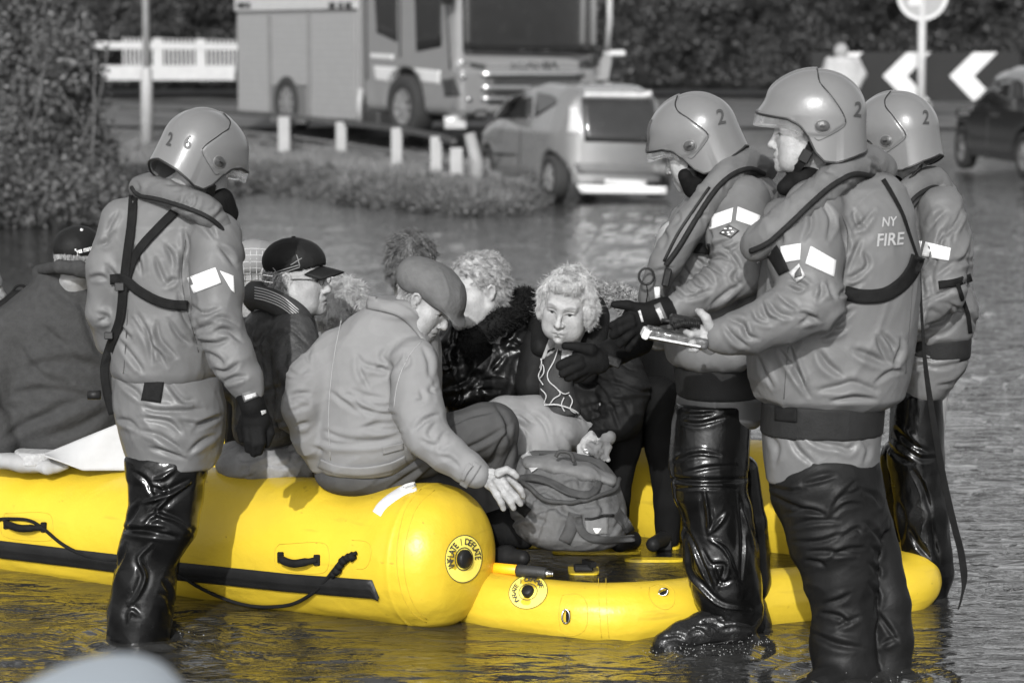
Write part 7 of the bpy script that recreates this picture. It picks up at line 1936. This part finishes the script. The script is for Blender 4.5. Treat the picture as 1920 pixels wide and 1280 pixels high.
# ---- dark clad passenger mostly hidden behind the reaching arms
p6 = empty('person', P(1200, 960, 9.0), 'passenger in black coat and trousers, almost hidden behind the reaching gloves', 'person', 'passengers sitting in the raft')
BLK = mat('black cloth', .006, .8, .2, 12, 0, 40, spec=.08, folds=((8, .018, .3, 2.6, .9),))
s = SDF(.007); o = P(1268, 470, 9.35); R_ = frame((-.5, -.8, -.1)); head_sdf(s, o, R_, 1.0); s.cap(o, P(1270, 560, 9.35), .055, .06, .03); body_obj(s, p6, R_, o, 1.0, SKIN)
s = SDF(.008); s.ploft([(575, 1215, 1330, 9.35, .12), (640, 1200, 1340, 9.32, .17), (740, 1195, 1340, 9.3, .18), (810, 1200, 1330, 9.3, .17)], cap_r=.03); cloth('coat', s, p6, BLK, .008, 7)
s = SDF(.007)
s.pchain([(1270, 790, 9.25, 44), (1180, 745, 8.98, 42), (1165, 740, 8.96, 40)], .03); s.pchain([(1168, 745, 8.96, 40), (1166, 840, 8.95, 34), (1156, 930, 8.93, 26), (1158, 1010, 8.93, 22)], .02)
s.pchain([(1290, 790, 9.2, 44), (1232, 745, 9.02, 40)], .03); s.pchain([(1234, 750, 9.02, 38), (1242, 840, 9.0, 32), (1252, 940, 8.98, 26), (1252, 1010, 8.98, 22)], .02)
cloth('trousers', s, p6, BLK, .007, 8, seed=131, R=roty(.3))
s = SDF(.006); s.pchain([(1185, 1012, 8.9, 18), (1160, 1020, 8.8, 15)], .01); s.pchain([(1245, 1010, 8.95, 16), (1225, 1020, 8.85, 14)], .01); cloth('shoes', s, p6, mat('dark shoe', .012, .5, .2, spec=.15), .002, 14)

# ---- heads seen beyond
def back_person(label, u, v, Y, f, hairm, kind, k=1.0, tw=90, coat=None, seed=0):
    root, o, R, s = simple_head('person', label, u, v, Y, f, k, SKINP)
    s.cap(o + R @ np.array([-.03, 0, -.05]), P(u, v + 85, Y + .03), .055, .06, .03); body_obj(s, root, R, o, k, SKINP)
    if kind == 'hair':
        hh, V, Q = hair_cap(o, R, k, hairm, root, fac=1.07, lump=.010); N = vnormals(V, Q)
        hair_strands('curls', root, V, N, 13000, .036, .0007, hairm, droop=.35, curl=.4, seed=seed, freq=34, lay=(-.4, 0, -.9), lift=.45)
    s = SDF(.008); s.ploft([(v + 75, u - tw * .5, u + tw * .5, Y + .05, .10), (v + 110, u - tw, u + tw, Y + .05, .15), (840, u - tw, u + tw, Y + .05, .17)], cap_r=.04)
    cloth('coat', s, root, coat or DCO, .008, 7, seed=seed)
    return root, o, R
back_person('passenger with tousled brown hair, only the top of the head showing behind the flat cap', 772, 500, 9.7, (.3, .9, -.3), HAIRD, 'hair', 1.05, 70, mat('mid grey coat', .10, .8), 21)
back_person('passenger with pale frizzy hair behind the pale jacket shoulder', 640, 582, 9.5, (.6, .7, -.35), HAIRB, 'hair', 1.0, 55, DCO, 22)
r7, o, R_ = back_person('passenger in checked grey cap, mostly hidden behind the left firefighter', 482, 512, 9.6, (.8, .5, 0), HAIRG, 'cap', 1.0, 60, DCO, 23)
W_ = lambda *p: o + R_ @ np.array(p, float)
s = SDF(.005); s.ell(W_(-.012, 0, .055), (.114, .096, .078), R_, 0); s.box(W_(0, 0, -.08), (.2, .2, .09), R_, .002, 0, '-'); o_, c7, V, Q = cloth('checked_cap', s, r7, mat('checked cap cloth', .17, .8), .002, 14)
for i in range(6): cordon('check_line', c7, [(448 + i * 11, 470), (445 + i * 12, 500), (446 + i * 12, 530)], .8, mat('pale check', .35, .8), o_, .0008, 4); cordon('check_line', c7, [(445, 468 + i * 12), (480, 466 + i * 12), (512, 470 + i * 12)], .8, mat('pale check', .35, .8), o_, .0008, 4)
# face cropped by the left edge, with a dark bag
r8, o, R_, s = simple_head('person', 'passenger at the far left edge, only part of the face in view', -34, 562, 9.6, (.93, -.3, -.1), 1.0, SKINP, age=1)
s.cap(o, P(-50, 650, 9.6), .055, .06, .03); body_obj(s, r8, R_, o, 1.0, SKINP)
hair_cap(o, R_, 1.0, HAIRD, r8)
s = SDF(.008); s.ploft([(625, -90, 10, 9.65, .10), (670, -140, 30, 9.65, .15), (850, -140, 30, 9.65, .17)], cap_r=.04); cloth('coat', s, r8, DCO, .008, 7)
s = SDF(.006); s.pchain([(0, 580, 9.5, 12), (30, 560, 9.5, 14), (48, 552, 9.5, 10)], .02); s.box(P(15, 575, 9.5), (.06, .03, .03), roty(-.5), .01, .02)
V, Q = s.mesh(1); bag0 = build('camera_bag', V, Q, BLACKW); tag(bag0, 'small black bag beside the face at the far left edge', 'bag')
MB().tube(spline([P(18, 556, 9.5), P(30, 538, 9.5), P(44, 536, 9.5), P(52, 550, 9.5)], 5), .006, 6).build('handle', BLACKW, bag0, True)

# ---- white sheet and cloth lying on the tube
V = []; Q = []
nu, nv = 26, 14
for j in range(nv + 1):
    for i in range(nu + 1):
        s_, t_ = i / nu, j / nv
        ua = 84 + (240 - 84) * s_; va = 852 + (786 - 852) * s_ ; vb = 856 + (882 - 856) * min(1, s_ * 2.2)
        v = va + (vb - va) * t_; V.append(P(ua, v, 9.08 - .05 * t_ + .006 * math.sin(s_ * 7 + t_ * 3)))
V = np.array(V); n1 = nu + 1
Fc = [(j * n1 + i, j * n1 + i + 1, (j + 1) * n1 + i + 1, (j + 1) * n1 + i) for j in range(nv) for i in range(nu)]
o = build('white_board', V, Fc, mat('scuffed white board', .33, .6, .10, 9, .1, 40)); md = o.modifiers.new('t', 'SOLIDIFY'); md.thickness = .006
tag(o, 'scuffed white plastic board slanting behind the left firefighter on the raft tube', 'board')
s = SDF(.006); s.pchain([(-30, 858, 9.2, 16), (40, 866, 9.15, 16), (90, 876, 9.12, 12), (125, 874, 9.12, 6)], .02, fy=1.6)
V, Q = s.mesh(1); V = crease(V, Q, .006, 9, seed=4); o = build('folded_cloth', V, Q, mat('pale cloth', .26, .85, .1)); tag(o, 'pale folded cloth under the grey coat, lying on the raft tube', 'cloth')
# ------------------------------------------------------------------ holdall, paddle, near boat, distant walker
bag = empty('holdall', P(1080, 1015, 8.6), 'large grey canvas holdall with black straps standing on the raft floor', 'bag')
CANV = mat('grey canvas', .088, .8, .14, 9, .3, 26, spec=.15, bump2=.35, b2scale=300); BSTR = mat('dark webbing strap', .035, .8, .2, 30, .4, 260)
s = SDF(.006)
s.ploft([(848, 975, 1090, 8.72, .10), (862, 962, 1130, 8.70, .15), (900, 958, 1160, 8.66, .19), (950, 955, 1172, 8.62, .21), (990, 962, 1176, 8.60, .21), (1016, 985, 1170, 8.60, .19)], cap_r=.04)
o, bgv, V, Q = cloth('bag_body', s, bag, CANV, .010, 6, seed=141, R=roty(.5), warp=.5, lines=(auto_lines(16, (970, 900, 1160, 1000), 24, 20, 60, 50), (0, 0), 1, 4.8, .009))
s = SDF(.005); s.pchain([(990, 868, 8.62, 12), (1040, 872, 8.60, 15), (1100, 886, 8.58, 16), (1146, 900, 8.58, 12)], .03, fy=2.6); o, b_2, V, Q = cloth('bag_lid', s, bag, mat('worn canvas lid', .115, .75, .2, 9, .3, 26), .008, 9, seed=143)
cordon('lid_edge', bgv, [(965, 894), (990, 912), (1020, 932), (1060, 945), (1100, 938), (1145, 922), (1156, 900)], 4.5, BSTR, bag, .012)
ribbon('carry_strap', bgv, [(968, 898), (1000, 895), (1035, 905), (1070, 922), (1105, 926), (1122, 905), (1118, 880), (1090, 868), (1050, 862), (1010, 856)], 14, BSTR, bag, .030, .004, lim=.03)
ribbon('front_strap', bgv, [(1078, 962), (1070, 990), (1058, 1016)], 24, BSTR, bag, .006); ribbon('front_strap', bgv, [(1082, 966), (1088, 990), (1104, 1006), (1140, 1012), (1190, 1008)], 17, BSTR, bag, .012, wend=13)
ribbon('front_strap', bgv, [(1156, 960), (1172, 980), (1182, 998)], 20, BSTR, bag, .008)
patch('pocket', bgv, [(1096, 972), (1140, 970), (1140, 1000), (1100, 1004)], mat('worn canvas lid', .115), bag, .010)
cordon('pocket_zip', bgv, [(1096, 970), (1120, 971), (1146, 966)], 2.5, BLACKR, bag, .012)
patch('bag_logo', bgv, [(1112, 990), (1128, 990), (1122, 1000), (1117, 1000)], mat('white print', .6), bag, .014, 3, 2)
ribbon('pale_strap', bgv, [(984, 850), (992, 862), (1004, 880)], 18, mat('pale webbing', .33, .8), bag, .022)
ribbon('dark_flap', bgv, [(962, 940), (975, 950), (990, 962)], 20, BLACKW, bag, .012)
MB().tube(spline([P(1042, 856, 8.5), P(1050, 846, 8.5), P(1070, 850, 8.5), P(1076, 866, 8.5)], 5), .007, 8).build('grab_loop', BSTR, bag, True)
# dark wet floor bag under the trousers
s = SDF(.006); s.pchain([(905, 985, 8.7, 30), (945, 990, 8.6, 32), (985, 1005, 8.55, 22)], .03); V, Q = s.mesh(1); V = crease(V, Q, .006, 9, seed=8)
o = build('dark_pouch', V, Q, BLK); tag(o, 'soft black pouch lying against the left side of the holdall', 'bag')
# paddle
pad = empty('paddle', P(980, 1068, 8.3), 'orange shafted paddle or pole with black grip lying on the bow tube', 'paddle')
MB().tube([P(860, 1058, 8.55), P(978, 1069, 8.30)], M(10.5, 8.3), 16).build('shaft', mat('orange yellow shaft', (.80, .36, .01), .35), pad, True)
MB().tube(spline([P(972, 1069, 8.305), P(985, 1070, 8.29), P(1010, 1072, 8.27), P(1024, 1074, 8.26)], 4), [M(x, 8.3) for x in np.linspace(12.5, 10.5, 13)], 16).build('grip', mat('black grip', .02, .5, .3, 30, .6, 200), pad, True)
MB().tube([P(1022, 1074, 8.262), P(1030, 1075, 8.255)], M(6.5, 8.3), 12).build('metal_tip', METAL, pad, True)
mb = MB(); 
for i in range(4): mb.tube([P(1026 + i * 3, 1074.5 + i * .3, 8.25), P(1027.6 + i * 3, 1074.7 + i * .3, 8.25)], M(7 - i * .6, 8.3), 12)
mb.build('thread', METAL, pad, True)
# the rounded pale bow of the boat the picture was taken from
s = SDF(.02)
cb = P(120, 1432, 2.6)
s.ell(cb, (M(235, 2.6), .45, M(92, 2.6)), None, 0); s.box(cb + [0, -.2, -.12], (.11, .3, .10), None, .05, .05)
V, Q = s.mesh(2); o = build('dinghy_bow', V, Q, mat('pale blue grey hull', (.30, .34, .38), .45, .04), None); tag(o, 'pale blue grey rounded bow, out of focus at the lower left corner', 'boat')
# person walking by the chevron board
w8 = empty('person', P(1580, 200, 44), 'distant person in pale hooded jacket walking in front of the chevron board', 'person')
Yw = 44
s = SDF(.02); R_ = frame((-.3, .9, 0)); o = P(1578, 98, Yw); head_sdf(s, o, R_, 1.05); s.cap(o, P(1580, 112, Yw), .06, .07, .03); body_obj(s, w8, R_, o, 1.05, SKIN)
s = SDF(.02); s.ell(P(1577, 96, Yw + .02), (.13, .13, .14), None, 0); build('hood', *s.mesh(1), mat('mid grey hood', .22, .8), w8)
s = SDF(.02); s.ploft([(106, 1562, 1596, Yw, .12), (116, 1550, 1610, Yw, .18), (150, 1546, 1614, Yw, .2), (178, 1552, 1608, Yw, .18)], cap_r=.06); s.pchain([(1556, 118, Yw, 10), (1548, 150, Yw, 9)], .05); s.pchain([(1604, 118, Yw, 10), (1614, 140, Yw, 10), (1604, 162, Yw - .1, 8)], .05)
cloth('jacket', s, w8, mat('pale rain jacket', .29, .6, .1), .03, 3)
s = SDF(.02); s.pchain([(1568, 175, Yw, 12), (1566, 240, Yw, 9)], .03); s.pchain([(1592, 175, Yw, 12), (1600, 240, Yw, 9)], .03); V, Q = s.mesh(1); build('trousers', V, Q, mat('dark cloth far', .05, .8), w8)

# splashes and bubbles where the boots break the water
rs = np.random.RandomState(31); mb = MB()
for (lu, lv, n_, sp) in ((1345, 1222, 90, .14), (1270, 1222, 20, .08), (1560, 1268, 30, .12), (330, 1190, 16, .06), (1745, 1100, 12, .05), (1405, 1205, 50, .06)):
    c0 = PZ(lu, lv, 0)
    for _ in range(n_):
        p_ = c0 + np.array([rs.normal() * sp, rs.normal() * sp * .35 - .02, abs(rs.normal()) * .010 + .004]); r_ = rs.uniform(.0007, .0021)
        mb.tube([p_ - [0, 0, r_], p_ - [0, 0, r_ * .3], p_ + [0, 0, r_ * .5], p_ + [0, 0, r_]], [r_ * .3, r_, r_ * .8, r_ * .2], 6)
o = mb.build('water_drops', mat('bright water drops', .25, .08, .1, spec=.9), None, True); tag(o, 'bright drops and bubbles splashing round the boots in the water', 'splash', kind='stuff')
